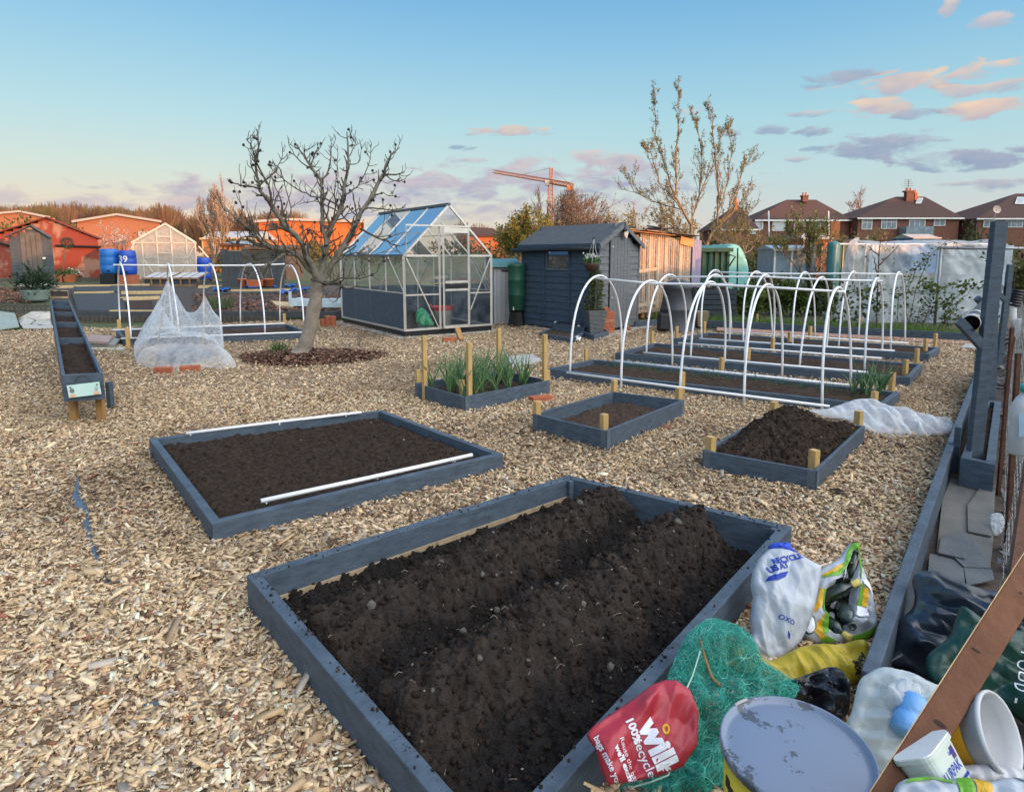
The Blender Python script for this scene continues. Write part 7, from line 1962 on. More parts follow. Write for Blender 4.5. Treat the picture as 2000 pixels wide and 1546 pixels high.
# crumpled clear film caught at the wire
pfm = G(1947,1025,.05)
t = thing('plastic_film','scrap of crumpled clear plastic film by the wire fence above the slates','plastic film',tuple(pfm)); Bag([(1935,1005),(1955,1002),(1962,1020),(1956,1040),(1942,1045),(1936,1030)],pfm,(-.3,-.6,.7),.006,.006,wr=.02,ws=30,seed=71,dens=300).build('film',M_CLR,t)
def cap_bottle(label,pxb,pxt,Y,r,m,capm,name='plastic_bottle',neckdown=True):
 a = D(*pxb,Y); b = D(*pxt,Y); d = b - a; L_ = d.length
 t = thing(name,label,'bottle',tuple(a),'plastic bottles capping the fence posts')
 Mx = Matrix.Translation(a) @ d.to_track_quat('Z','Y').to_matrix().to_4x4()
 MB().lathe([(r * .9,0),(r,L_ * .03),(r,L_ * .35),(r * .93,L_ * .42),(r,L_ * .5),(r,L_ * .72),(r * .7,L_ * .84),(r * .42,L_ * .9),(r * .42,L_ * .97)],20,Mx).build('body',m,t,smooth=True)
 if capm: MB().lathe([(r * .5,L_ * .93),(r * .5,L_ * 1.04)],16,Mx).build('cap',capm,t,smooth=True)
 return t
M_TEALC = pm('teal_cap',(.03,.35,.34),.4,.1,6,0)
c_ = cap_bottle('big white bottle with a teal cap hung at the right edge',(1996,886),(2008,756),2.55,.050,M_POTW,M_TEALC)
MB().box(D(2002,830,2.49),(.05,.003,.09),M=Matrix.Rotation(-.1,4,'Y')).build('label_patch',pm('pale_blue_label',(.30,.46,.60),.5,.12,9,0),c_)
cap_bottle('narrow white bottle upside down on the far fence post',(1979,590),(1979,636),G(1962,760).y,.03,M_WHITE,None)
cap_bottle('clear ribbed bottle hanging beside the narrow white bottle',(1989,622),(1987,664),G(1962,760).y - .1,.03,M_CLR,None)
sp0 = D(1981,598,G(1962,760).y); t = thing('coil','short black corrugated hose coil on top of the far fence post','hose',tuple(sp0))
MB().lathe([(.045 + .006 * (k % 2),k * .014) for k in range(13)],18,Matrix.Translation(sp0) @ Matrix.Rotation(.15,4,'Y')).build('hose',M_BLACK,t,smooth=False)
p = G(1937,700); t = thing('marker_peg','short pale wooden peg in the grass right of the leaning post','peg',tuple(p)); MB().box((p.x,p.y,.1),(.05,.04,.24),.3).build('peg',M_PINE,t)
# ------------------------------------------------------------------ ground hit on the terrain
def GT(x,y):
 Y = 6.0
 while Y < 120:
  p = D(x,y,Y)
  if p.z <= terr(p.x,Y): return Vector((p.x,Y,terr(p.x,Y)))
  Y += .04
 return D(x,y,60)
def shrub(name,label,cat,c,rx,ry,rz,n,lsz,cols,seed,group=None,stems=5,flat=.5,m=None):
 """bush of many leaves in several clumps over thin stems; c = ground point"""
 rg = np.random.default_rng(seed); c = Vector(c)
 t = thing(name,label,cat,c,group)
 k = 16; cl_ = rg.normal(size=(k,3)); cl_ /= np.linalg.norm(cl_,axis=1,keepdims=True); cl_ *= rg.uniform(.25,.85,(k,1)); cl_[:,2] = np.abs(cl_[:,2]) * 1.3 - .35
 w_ = rg.integers(0,k,n); P_ = cl_[w_] + rg.normal(0,.20,(n,3))
 P_ = P_ * [rx,ry,rz] + [c.x,c.y,c.z + rz * .75]; P_[:,2] = np.maximum(P_[:,2],c.z + .02)
 dr = (P_ - [c.x,c.y,c.z + rz * .4]) / [rx,ry,rz] + rg.normal(0,.7,(n,3))
 tint = palette(n,cols,.25,seed) * rg.uniform(.75,1.25,k)[w_][:,None]
 leaf_mesh('foliage',P_,dr,rg.uniform(.6,1.3,n) * lsz,rg.uniform(.35,.65,n) * lsz,np.clip(tint,0,1),m or M_LEAF,t)['kind'] = 'stuff'
 for s in range(stems):
  q = cl_[s % k]; MB().tube([(c.x + q[0] * .1,c.y + q[1] * .1,c.z - .02),(c.x + q[0] * rx * .5,c.y + q[1] * ry * .5,c.z + rz * .5),(c.x + q[0] * rx,c.y + q[1] * ry,c.z + rz * (.75 + q[2]))],[.02 * rz + .006,.012 * rz + .004,.004],5).build('stem',M_BARK,t)
 return t
# ------------------------------------------------------------------ left: terraced plots
M_SLEEP = pm('dark_grey_sleeper',(.055,.062,.068),.8,.25,8,.3)
tw0,tw1 = DT(148,13.72),DT(672,13.72)
t = thing('retaining_board','long dark grey retaining board along the front of the left terrace','retaining board',tuple(tw0))
MB().bar(Vector((tw0.x,13.72,.13)),Vector((tw1.x,13.72,.13)),.05,.13).build('board',M_SLEEP,t,bevel=.004)
def pickets(label,xa,xb,Y,z0,h,m,gap=.095,wd=.06):
 a,b = D(xa,600,Y),D(xb,600,Y); n = int((b.x - a.x) / gap)
 t = thing('picket_fence',label,'fence',(a.x,Y,z0),'low picket edging fences')
 MB().bar((a.x,Y + .02,z0 + h * .30),(b.x,Y + .02,z0 + h * .30),.015,.035).build('rail',m,t); MB().bar((a.x,Y + .02,z0 + h * .72),(b.x,Y + .02,z0 + h * .72),.015,.035).build('rail',m,t)
 for k in range(min(n,95)):
  x = a.x + k * gap; MB().prism([(x - wd / 2,Y,z0),(x + wd / 2,Y,z0),(x + wd / 2,Y,z0 + h * .86),(x,Y,z0 + h),(x - wd / 2,Y,z0 + h * .86)],(0,.012,0)).build('picket',m,t)
 return t
M_PICK = pm('old_dark_picket',(.075,.068,.058),.85,.3,8,.3)
pickets('low dark picket edging under the long retaining board behind the left hoops',160,560,13.55,-.01,.13,M_PICK)
pickets('low brown picket edging behind the crazy paving at the left',-60,98,13.9,.12,.24,M_PICK)
pickets('scalloped dark picket edging in front of the red shed and blue barrels',156,275,22.5,terr(-9,22.5),.17,M_PICK,.10,.07)
pickets('low dark picket edging right of the net-covered bed, by the third barrel',388,436,20.5,terr(-9,20.5),.2,M_PICK)
M_MEMD = pm('dark_weed_membrane',(.05,.055,.06),.85,.2,6,.3,30)
def flatbed(label,px,h,m,edge=None):
 P_ = [GT(*p) for p in px]; c_ = sum(P_,Vector()) / 4
 t = thing('terrace_bed',label,'garden bed',tuple(c_),'beds of the left terrace')
 zz_ = max(p.z for p in P_) + h
 for i in range(4):
  a,b = P_[i],P_[(i + 1) % 4]; ia,ib = a.lerp(c_,.04),b.lerp(c_,.04)
  MB().hexa([Vector((p.x,p.y,p.z - .1)) for p in (a,b,ib,ia)],[Vector((p.x,p.y,p.z + h + .001 * i)) for p in (a,b,ib,ia)]).build('board',edge or M_SLEEP,t,bevel=.004)
 MB().add([Vector((p.x,p.y,p.z + h * .75)) for p in (q.lerp(c_,.03) for q in P_)],[(0,1,2,3)]).build('cover',m,t)
 return t
flatbed('large terrace bed covered in dark membrane, right of the trough',[(152,610),(247,610),(236,575),(140,574)],.05,M_MEMD)
flatbed('small terrace bed behind the head of the trough, with raw timber edges',[(98,583),(134,583),(133,571),(97,570)],.05,M_SOILM,M_RAW)
flatbed('long narrow terrace bed of dark soil before the decking',[(140,572),(300,572),(297,562),(146,561)],.06,M_MEMD)
flatbed('terrace bed with blue sheet along its edges, before the grey panel',[(395,577),(605,574),(590,562),(410,563)],.06,pm('dark_soil_bed',(.07,.065,.06),.9,.2,10,.4),M_SLEEP)
flatbed('brown terrace bed right of the dark membrane bed',[(250,606),(300,606),(298,590),(246,590)],.04,M_SOIL)
def sleeper(label,xa,ya,xb,yb,h=.09,w_=.09,m=M_RAW):
 a,b = GT(xa,ya),GT(xb,yb)
 t = thing('sleeper',label,'timber',tuple(a),'timber edges of the left terrace')
 MB().bar(a + Vector((0,0,h / 2)),b + Vector((0,0,h / 2)),w_,h).build('beam',m,t,bevel=.006)
sleeper('raw pale timber edge before the three terracotta pots',112,563,182,562); sleeper('raw pale timber edge before the two blue barrels',184,562,292,560)
sleeper('grey timber step in front of the grey shed door',30,560,108,560,m=M_CONC)
sleeper('raw timber edge along the top of the dark membrane bed',146,576,222,575); sleeper('raw timber edge behind the net tent',238,575,322,574); sleeper('short raw timber edge above the small brown bed',236,587,312,585)
sleeper('raw timber edge lying along the retaining board',216,613,312,612,.05); sleeper('raw timber edge under the terracotta pots by the grey panel',388,563,560,561); sleeper('raw timber edge between blue sheets, lower one',445,572,590,570)
M_BLUET = pm('blue_tarp',(.025,.10,.33),.45,.2,8,.3)
for xa,ya,xb,yb,lb in ((478,565,578,563,'blue tarpaulin strip before the terracotta pots'),(418,571,448,573,'crumpled dark blue tarpaulin at the left end of the lower timber edge'),(548,577,606,570,'crumpled blue tarpaulin beside the fig trunk')):
 a,b = GT(xa,ya),GT(xb,yb); rows_ = [[a.lerp(b,i / 24) + Vector((0,-.12 + .08 * j,.05 + .08 * float(vn(i * .6,j + xa)) + .05 * (j == 2))) for j in range(5)] for i in range(25)]
 tag(MB().grid(rows_).build('tarpaulin',M_BLUET,smooth=True),lb,'tarpaulin')
tg = []
for y in np.linspace(615,556,22): tg.append([tuple(GT(x,y) + Vector((0,0,.006))) for x in np.linspace(105,692,60)])
struct(MB().grid(tg).build('terrace_soil',pm('grey_brown_terrace_soil',(.085,.07,.06),.95,.3,3,.6,60,col2=(.05,.045,.042))))
brk = lambda rg,n: np.array([tuple(GT(x,y)) for x,y in zip(rg.uniform(375,690,n),rg.uniform(574,611,n))])
bark_field('bark_mulch',4500,brk,.03,.09,[(.20,.09,.06),(.14,.06,.04),(.26,.14,.10),(.09,.045,.03)],101,.0,.05)
bark_field('bark_mulch',1500,lambda rg,n: np.array([tuple(GT(x,y)) for x,y in zip(rg.uniform(-10,60,n),rg.uniform(563,592,n))]),.03,.09,[(.20,.09,.06),(.14,.06,.04),(.26,.14,.10)],102,.0,.05)
rt = [tuple(GT(RNG.uniform(405,455),RNG.uniform(590,606))) for _ in range(500)]
struct(blades('seedling_rows',rt,.08,.26,.012,[(.10,.13,.06),(.07,.10,.04)],M_TURF,None,.6,3,14),'stuff')
# crazy paving and big green slab at the left
M_CRAZY = pm('crazy_paving_stone',(.40,.39,.35),.85,.2,6,.25)
rgc = random.Random(4)
cz = [[(35,626),(62,611),(98,610),(98,618),(52,621)],[(52,622),(90,619),(99,619),(99,626),(70,627)],[(36,628),(50,623),(68,628),(60,634),(40,636)],[(62,634),(72,628),(99,627),(101,636),(78,638)],[(42,637),(75,636),(104,638),(105,643),(45,643)]]
for k,pl in enumerate(cz):
 tag(MB().prism([GT(*p) + Vector((0,0,.004)) for p in pl],(0,0,.022)).build('paving_stone',M_CRAZY,None,bevel=.004),('upper long','second','left small','right','lowest long')[k] + ' pale piece of the crazy paving left of the trough','paving stone','crazy paving pieces left of the trough')
tag(MB().prism([GT(*p) + Vector((0,0,.004)) for p in ((-40,612),(0,612),(30,617),(38,640),(12,644),(-40,648))],(0,0,.03)).build('paving_slab',pm('greenish_slab',(.26,.31,.28),.8,.15,6,.2),None,bevel=.004),'large greenish grey slab at the far left edge','paving slab')
# pots and plants
def pot(par,c,r,h,m,name='pot',sq=False):
 if sq: return MB().hexa([c + Vector((x * r * .72,y * r * .72,0)) for x,y in ((-1,-1),(1,-1),(1,1),(-1,1))],[c + Vector((x * r,y * r,h)) for x,y in ((-1,-1),(1,-1),(1,1),(-1,1))]).build(name,m,par,bevel=.01)
 return MB().lathe([(r * .7,0),(r * .95,h * .85),(r * 1.05,h * .86),(r * 1.05,h),(r * .9,h),(r * .85,h * .9),(.01,h * .88)],20,Matrix.Translation(c)).build(name,m,par,smooth=True)
c = GT(70,588); c = Vector((D(70,580,16.6).x,16.6,D(70,588,16.6).z))
t = thing('potted_shrub','wide ribbed grey green tub with a leafy dark evergreen shrub before the grey shed','potted shrub',tuple(c))
M_TUBR = pm('ribbed_grey_green_tub',(.17,.22,.20),.6,.15,6,.1)
MB().lathe([(.22,0),(.25,.03)] + [(.26 + .05 * (k / 10) + (.008 if k % 2 else 0),.04 + .022 * k) for k in range(11)] + [(.325,.29),(.30,.29),(.29,.26),(.01,.25)],28,Matrix.Translation(c)).build('tub',M_TUBR,t,smooth=True)
n_ = 620; P_ = NR.normal(size=(n_,3)) * [.20,.17,.13] + [c.x,c.y,c.z + .48]
leaf_mesh('foliage',P_,P_ - [c.x,c.y,c.z + .25] + NR.normal(0,.12,(n_,3)),NR.uniform(.10,.19,n_),NR.uniform(.03,.06,n_),palette(n_,[(.035,.065,.035),(.05,.085,.04),(.07,.10,.06),(.025,.045,.025)]),M_LEAF,t)['kind'] = 'stuff'
for k,(x,lb,m) in enumerate(((119,'square terracotta pot with young green plants, leftmost before the red shed',M_TERRA),(137,'square terracotta pot of herbs, middle one before the red shed',M_TERRA),(151,'round dark terracotta pot of white flowers before the red shed',pm('dark_terracotta',(.30,.07,.035),.6,.15,8,.1)))):
 Y = 22.9 + .25 * (k == 2); c = Vector((D(x,550,Y).x,Y,D(x,552,Y).z)); t = thing('flower_pot',lb,'flower pot',tuple(c),'terracotta pots before the red shed'); pot(t,c,.155,.27,m,sq=k < 2)
 n_ = 90; P_ = NR.normal(size=(n_,3)) * [.10,.1,.07] + [c.x,c.y,c.z + .33]
 leaf_mesh('foliage',P_,NR.normal(size=(n_,3)) + [0,0,.9],NR.uniform(.07,.14,n_),NR.uniform(.03,.05,n_),palette(n_,[(.07,.13,.03),(.10,.15,.03)] if k < 2 else [(.75,.72,.62),(.7,.66,.5),(.08,.12,.04)]),M_LEAF,t)['kind'] = 'stuff'
Y = 23.6; c = Vector((D(124,550,Y).x,Y,D(124,548,Y).z)); zt_ = D(131,475,Y)
t = thing('topiary','slim standard topiary with one round dark ball on a bare stem','topiary',tuple(c))
MB().tube([c,c + Vector((.05,0,.6)),zt_],.02,6).build('stem',M_BARK,t)
n_ = 700; v_ = NR.normal(size=(n_,3)); v_ /= np.linalg.norm(v_,axis=1,keepdims=True); P_ = v_ * NR.uniform(.13,.2,(n_,1)) + np.array(zt_)
leaf_mesh('ball',P_,v_ + NR.normal(0,.5,(n_,3)),NR.uniform(.03,.06,n_),NR.uniform(.015,.03,n_),palette(n_,[(.04,.065,.05),(.06,.085,.06)]),M_LEAF,t)['kind'] = 'stuff'
# blue barrels
M_BARR = pm('blue_barrel_plastic',(.012,.13,.42),.4,.1,5,.05,spec=.45); M_BARR2 = pm('deep_blue_barrel_plastic',(.012,.06,.36),.4,.1,5,.05,spec=.45)
for k,(xl,xr,yt,yb2,m,lb) in enumerate(((199,230,486,534,M_BARR,'lighter blue barrel right of the red shed'),(235,264,489,536,M_BARR2,'deep blue barrel painted with a white 39'),(387,411,503,545,M_BARR2,'plain blue barrel right of the plastic lined greenhouse'))):
 Y = (22,22,22.8)[k]; a = D(xl,yb2,Y); b = D(xr,yt,Y); r = (b.x - a.x) / 2 * .97; h = b.z - a.z; c = Vector(((a.x + b.x) / 2,Y,a.z))
 t = thing('barrel',lb,'barrel',tuple(c),'blue water barrels')
 MB().lathe([(r * .86,0),(r * .93,h * .02),(r * .97,h * .15),(r,h * .3),(r * .97,h * .33),(r,h * .36),(r,h * .64),(r * .97,h * .67),(r,h * .7),(r * .96,h * .88),(r * .9,h * .97),(r * .8,h),(.01,h * .985)],28,Matrix.Translation(c)).build('drum',m,t,smooth=True)
 MB().box((c.x,Y,(c.z + terr(c.x,Y)) / 2 - .02),(r * 1.7,r * 1.6,c.z - terr(c.x,Y) + .02)).build('stand',M_BLACK if k != 1 else M_BRICK,t,bevel=.01)
 MB().tube([(c.x + r * .35,Y - r * .9,c.z + .09),(c.x + r * .35,Y - r * 1.1,c.z + .09)],.03,8).build('tap',M_BLACK,t)
 if k == 1:
  cu = bpy.data.curves.new('painted_number','FONT'); cu.body = '39'; cu.size = .30; cu.offset = .002
  ob = bpy.data.objects.new('painted_number',cu); C.objects.link(ob); me = bpy.data.meshes.new_from_object(ob.evaluated_get(bpy.context.evaluated_depsgraph_get())); bpy.data.objects.remove(ob)
  for v in me.vertices:
   th = (v.co.x - .15) / r; rr_ = r * 1.012; v.co = Vector((rr_ * math.sin(th),-rr_ * math.cos(th),h * .52 + v.co.y))
  link('painted_number',me,M_WHITE,t)
# terracotta pots by the grey panel, the panel, white frame
for k,(x,w2,lb,sq_b) in enumerate(((473,.13,'round terracotta pot, left of the trough shaped one by the grey panel',0),(500,.24,'oblong terracotta trough between two round pots',1),(525,.14,'round terracotta pot, right of the oblong trough',0))):
 Y = 18.9; c = Vector((D(x,550,Y).x,Y,D(x,559,Y).z)); t = thing('hanging_pot',lb,'plant pot',tuple(c),'terracotta pots with wire hangers by the grey panel')
 if sq_b: MB().hexa([c + Vector((s * .2,u * .08,0)) for s,u in ((-1,-1),(1,-1),(1,1),(-1,1))],[c + Vector((s * .25,u * .11,.18)) for s,u in ((-1,-1),(1,-1),(1,1),(-1,1))]).build('pot',M_TERRA,t,bevel=.01)
 else: pot(t,c,w2,.22,M_TERRA)
 for s in (-1,1): MB().tube([c + Vector((s * w2 * .9,0,.2)),c + Vector((s * .03 + .05,0,.52))],.005,4).build('hanger',M_GALV,t)
Y = 19.8; a,b = D(434,555,Y),D(556,555,Y); zt_ = D(480,493,Y).z
t = thing('timber_screen','dark grey timber screen behind the terracotta pots','fence panel',(a.x,Y,terr(a.x,Y)))
for k in range(9):
 x = a.x + (b.x - a.x) * (k + .5) / 9; MB().box((x,Y + .01 * (k % 2),(zt_ + .2) / 2 + .05 * (k % 3 == 0)),((b.x - a.x) / 9 - .006,.02,zt_ - .1 - .08 * (k > 5))).build('board',M_SLEEP if k in (0,1,2,7,8) else M_PICK,t,bevel=.003)
MB().bar(D(434,494,Y) + Vector((0,.03,0)),D(482,492,Y) + Vector((0,.03,0)),.03,.12).build('top_rail',M_RAW,t)
M_PALEB = pm('pale_blue_white_paint',(.46,.56,.60),.6,.1,6,.1)
Y = 14.8; t = thing('white_crate','pale blue white stacked timber frame between fig tree and greenhouse','timber frame',tuple(D(615,600,Y)))
for xa,ya,xb,yb2,YY,h in ((566,590,660,592,Y,.17),(566,583,660,586,Y + .9,.1),(600,604,672,605,Y - .35,.10),(566,588,568,589,Y + .4,.3)):
 a,b = D(xa,ya,YY),D(xb,yb2,YY); z = terr(a.x,YY); MB().box(((a.x + b.x) / 2,YY,z + h / 2 + .06),(max(.06,b.x - a.x),.05,h)).build('board',M_PALEB,t,bevel=.004)
for x in (566,653): a = D(x,590,Y); MB().box((a.x,Y + .45,terr(a.x,Y) + .14),(.05,.9,.14)).build('board',M_PALEB,t,bevel=.004)
tag(MB().prism([GT(*p) for p in ((540,601),(572,604),(570,595),(530,592))],(0,0,.06)).build('board_offcut',M_RAW),'pale raw board lying beside the pale blue frame','timber')
# cold frames
for k,(xl,xr,lb) in enumerate(((279,331,'brown timber cold frame with glazed lid, left one before the plastic lined greenhouse'),(336,388,'brown timber cold frame with glazed lid, right one before the plastic lined greenhouse'))):
 Y = 20.6; a,b = D(xl,555,Y),D(xr,555,Y); z = terr(a.x,Y); w2 = b.x - a.x
 t = thing('cold_frame',lb,'cold frame',((a.x + b.x) / 2,Y,z),'timber cold frames'); M_CF = pm('brown_cold_frame',(.22,.13,.07),.75,.25,9,.2) if k == 0 else M_CF
 for s in range(4):
  x = a.x + w2 * s / 3; MB().box((x,Y,z + .13),(.045,.045,.27)).build('post',M_CF,t); MB().bar((x,Y,z + .27),(x,Y + .75,z + .42),.03,.03).build('lid_bar',M_CF,t)
 for zz_ in (.04,.25): MB().bar((a.x,Y,z + zz_),(b.x,Y,z + zz_),.03,.05).build('rail',M_CF,t)
 MB().add([(a.x,Y - .005,z + .28),(b.x,Y - .005,z + .28),(b.x,Y + .75,z + .43),(a.x,Y + .75,z + .43)],[(0,1,2,3)]).build('glazed_lid',clearmat('frosted_lid',(.7,.72,.72),.85,.3,0,8),t)
 MB().box(((a.x + b.x) / 2,Y + .4,z + .12),(w2 - .06,.7,.2)).build('inside',M_GREYD,t)
# ------------------------------------------------------------------ sheds and the lined greenhouse at the back left
def gable(t,xl,xr,yb,ye,xa,ya,Y,depth,m,roofm,nb,name='front_wall',over=.1):
 a,b = D(xl,yb,Y),D(xr,yb,Y); ze_,za_ = D(xl,ye,Y).z,D(xa,ya,Y).z; z0 = terr(a.x,Y) - .05; fa = (D(xa,ya,Y).x - a.x) / (b.x - a.x)
 f_ = lambda f: ze_ + (za_ - ze_) * (f / fa if f < fa else (1 - f) / (1 - fa))
 A_,B_ = Vector((a.x,Y,0)),Vector((b.x,Y,0)); dv = Vector((D((xl + xr) / 2,ye,Y).x / Y - .05,1,0)).normalized() * depth
 clap(name,A_,B_,z0,ze_,nb,m,t,zt=f_)
 for q in (A_,B_): MB().prism([q,q + dv,q + dv + Vector((.02,0,0)),q + Vector((.02,0,0))],(0,0,ze_)).build('side_wall',m,t)
 ap = Vector((D(xa,ya,Y).x,Y - .08,za_ + .02))
 for q,s in ((A_,-1),(B_,1)):
  e_ = Vector((q.x + s * over,Y - .08,ze_ - over * (za_ - ze_) / (abs(ap.x - q.x)))); slope(t,e_,e_ + dv,ap,ap + dv,.03,roofm); MB().bar(e_ + Vector((0,-.012,-.02)),ap + Vector((0,-.012,-.02)),.02,.10,up=(0,-1,0)).build('barge_board',roofm,t)
 return A_,B_,ze_,za_,z0
ntr,nttr,btr = newmat('faded_red_shed_stain'); N_ = nttr.nodes; L2 = nttr.links
tc_ = N_.new('ShaderNodeTexCoord'); n_1 = N_.new('ShaderNodeTexNoise'); n_1.inputs['Scale'].default_value = 1.1; n_1.inputs['Detail'].default_value = 6; L2.new(tc_.outputs['Object'],n_1.inputs[0])
r_ = N_.new('ShaderNodeValToRGB'); e = r_.color_ramp.elements; e[0].position = .52; e[0].color = (.26,.05,.028,1); e[1].position = .58; e[1].color = (.36,.19,.13,1); L2.new(n_1.outputs[0],r_.inputs[0]); L2.new(r_.outputs[0],btr.inputs[0]); btr.inputs['Roughness'].default_value = .8
M_REDR = pm('dark_red_roof_edge',(.16,.045,.03),.8,.2,6,.2)
t = thing('red_shed','large faded red gabled shed with a dark pipe across its front','shed',tuple(D(94,541,27)))
RA,RB,rze,rza,rz0 = gable(t,-18,196,543,462,94,425,27,6,ntr,M_REDR,16,over=.25)
zp_ = D(150,480,27).z
for xa,xb2,dz_ in ((-18,28,.2),(108,196,0)): MB().tube([D(xa,470,26.93) * 1 - Vector((0,0,D(xa,470,26.93).z - zp_ - dz_)),D(xb2,480,26.93) - Vector((0,0,D(xb2,480,26.93).z - zp_ + .05))],.045,8).build('pipe',M_BLACK,t)
t = thing('small_shed','small grey gabled garden shed with a plank door, before the red shed','shed',tuple(D(66,552,23.4)))
M_SHG = pm('faded_grey_shed_stain',(.075,.088,.098),.8,.22,5,.3,40); M_SHGD = pm('weathered_brown_door',(.13,.115,.10),.8,.25,5,.3,40)
SA,SB,sze,sza,sz0 = gable(t,27,108,552,461,65,441,23.4,2,M_SHG,M_SHG,14,over=.06)
a,b = D(47,552,23.34),D(87,552,23.34); zt_ = D(60,454,23.34).z
dr = MB().prism([Vector((a.x,23.36,sz0 + .08)),Vector((b.x,23.36,sz0 + .08)),Vector((b.x,23.36,zt_)),Vector((a.x,23.36,zt_))],(0,.03,0)).build('door',M_SHGD,t)
for k in range(1,4): x = a.x + (b.x - a.x) * k / 4; MB().box((x,23.355,(sz0 + zt_) / 2),(.012,.004,zt_ - sz0 - .15)).build('door_groove',M_GREYD,dr)
MB().box(D(86,504,23.33),(.09,.03,.06)).build('padlock',M_WHITE,dr)
Y = 24.2; t = thing('lined_greenhouse','pale framed greenhouse lined with crinkled clear plastic, at the back left','greenhouse',tuple(D(325,541,Y)))
gx0,gx1 = D(265,541,Y).x,D(386,541,Y).x; gz0 = terr(gx0,Y); gze,gza = D(265,474,Y).z,D(324,438,Y).z; gxa = D(324,438,Y).x; dv = Vector((-1.5,3.2,0))
M_PFR = pm('pale_cream_frame',(.62,.58,.50),.5,.08,6,.05)
M_CRINK = clearmat('crinkled_lining_plastic',(.70,.64,.55),.86,.3,.9,5,trans=.5,amin=.8)
V3 = lambda x,z,y=Y: Vector((x,y,z))
MB().add([V3(gx0,gz0),V3(gx1,gz0),V3(gx1,gze),V3(gxa,gza),V3(gx0,gze)],[(0,1,2,3,4)]).build('lining',M_CRINK,t)
for q0_,q1_ in ((V3(gx0,gz0),V3(gx0,gze)),(V3(gx1,gz0),V3(gx1,gze))): MB().add([q0_,q0_ + dv,q1_ + dv,q1_],[(0,1,2,3)]).build('lining',M_CRINK,t)
for q0_ in (V3(gx0,gze),V3(gx1,gze)): MB().add([q0_,q0_ + dv,V3(gxa,gza) + dv,V3(gxa,gza)],[(0,1,2,3)]).build('lining',M_CRINK,t)
MB().add([p + dv for p in (V3(gx0,gz0),V3(gx1,gz0),V3(gx1,gze),V3(gxa,gza),V3(gx0,gze))],[(0,1,2,3,4)]).build('lining',M_CRINK,t)
xx = lambda f: gx0 + (gx1 - gx0) * f
zz2 = lambda f: gze + (gza - gze) * (1 - abs(xx(f) - gxa) / (gx1 - gxa))
bars = [(0,gz0,0,gze),(1,gz0,1,gze),(.39,gz0,.39,zz2(.39)),(.62,gz0,.62,zz2(.62)),(.15,gz0,.15,zz2(.15)),(.86,gz0,.86,zz2(.86)),(0,gz0 + .03,1,gz0 + .03),(0,gze,1,gze - .02),(.39,gze + .22,.62,gze + .22),(.39,gz0 + (gze - gz0) * .72,.62,gz0 + (gze - gz0) * .72),(.39,gz0 + (gze - gz0) * .34,.62,gz0 + (gze - gz0) * .34),(.15,gz0 + (gze - gz0) * .6,.39,gz0 + (gze - gz0) * .6),(.62,gz0 + (gze - gz0) * .6,.86,gz0 + (gze - gz0) * .6),(.15,gz0 + (gze - gz0) * .57,.34,gz0 + .1),(.98,gz0 + (gze - gz0) * .9,.7,gz0 + .1)]
for k,(f0,z0_,f1,z1_) in enumerate(bars): MB().bar(V3(xx(f0),z0_,Y - .03),V3(xx(f1),z1_,Y - .03),.032 if k < 9 else .024,.04 if k in (0,1,8,9,10) else .024,up=(0,-1,0)).build('frame_bar',M_PFR,t)
for q in (gx0 - .03,gx1 + .03): MB().bar(V3(q,gze,Y - .04),V3(gxa,gza + .02,Y - .04),.06,.05,up=(0,-1,0)).build('frame_bar',M_PFR,t)
for q in (gx0,gx1,gxa): MB().bar(V3(q,gze if q != gxa else gza),V3(q,gze if q != gxa else gza) + dv,.05,.05).build('frame_bar',M_PFR,t)
for xa,ya,xb2,yb2 in ((256,487,262,474),(388,481,407,503)): MB().bar(D(xa,ya,Y - .1),D(xb2,yb2,Y - .1),.05,.03).build('gutter_pipe',M_PFR,t)
# ------------------------------------------------------------------ background trees
W_B = pm('warm_pale_bark',(.27,.20,.14),.9,.3,14,.4,40); D_B = pm('dark_twig_bark',(.12,.085,.065),.9,.3,14,.4,40)
lpx = lambda x,y,Y: Vector((D(x,y,Y).x,Y,terr(D(x,y,Y).x,Y)))
hpx = lambda y,Y,z0: D(1000,y,Y).z - z0
p = lpx(405,520,27); tree('bare_tree','pale bare tree with upright blossom twigs behind the plastic lined greenhouse','tree',p,hpx(338,27,p.z),dict(seg=4,jit=.10,up=.22,kids=(3,4),ang=.50,len=.70,rad=.6,rmin=.008),W_B,seed=21,trunks=2,r0=.10,depth=5,leafn=2,lsz=.07,lcol=[(.52,.42,.33),(.45,.34,.24),(.6,.5,.42)],spread=.5,squash=.95)
p = lpx(222,520,29); tree('blossom_tree','small white blossom tree between the red shed and the plastic lined greenhouse','tree',p,hpx(428,29,p.z),dict(seg=3,jit=.2,up=.1,kids=(3,4),ang=.7,len=.7),D_B,seed=22,trunks=3,r0=.05,depth=3,leafn=16,lsz=.06,lcol=[(.62,.62,.62),(.7,.7,.7),(.30,.33,.25)],spread=.9,squash=1.2)
M_YB = pm('yellow_brown_bark',(.21,.15,.085),.9,.3,12,.4,40)
TT = thing('tall_tree','tall open tree with upright twigs and small new leaves behind the lean-to','tree',lpx(1370,500,20))
rgt = random.Random(77); out = []; tips = []
PT_ = dict(seg=4,jit=.15,up=.2,kids=(2,3),ang=.48,len=.72,rad=.6,rmin=.006)
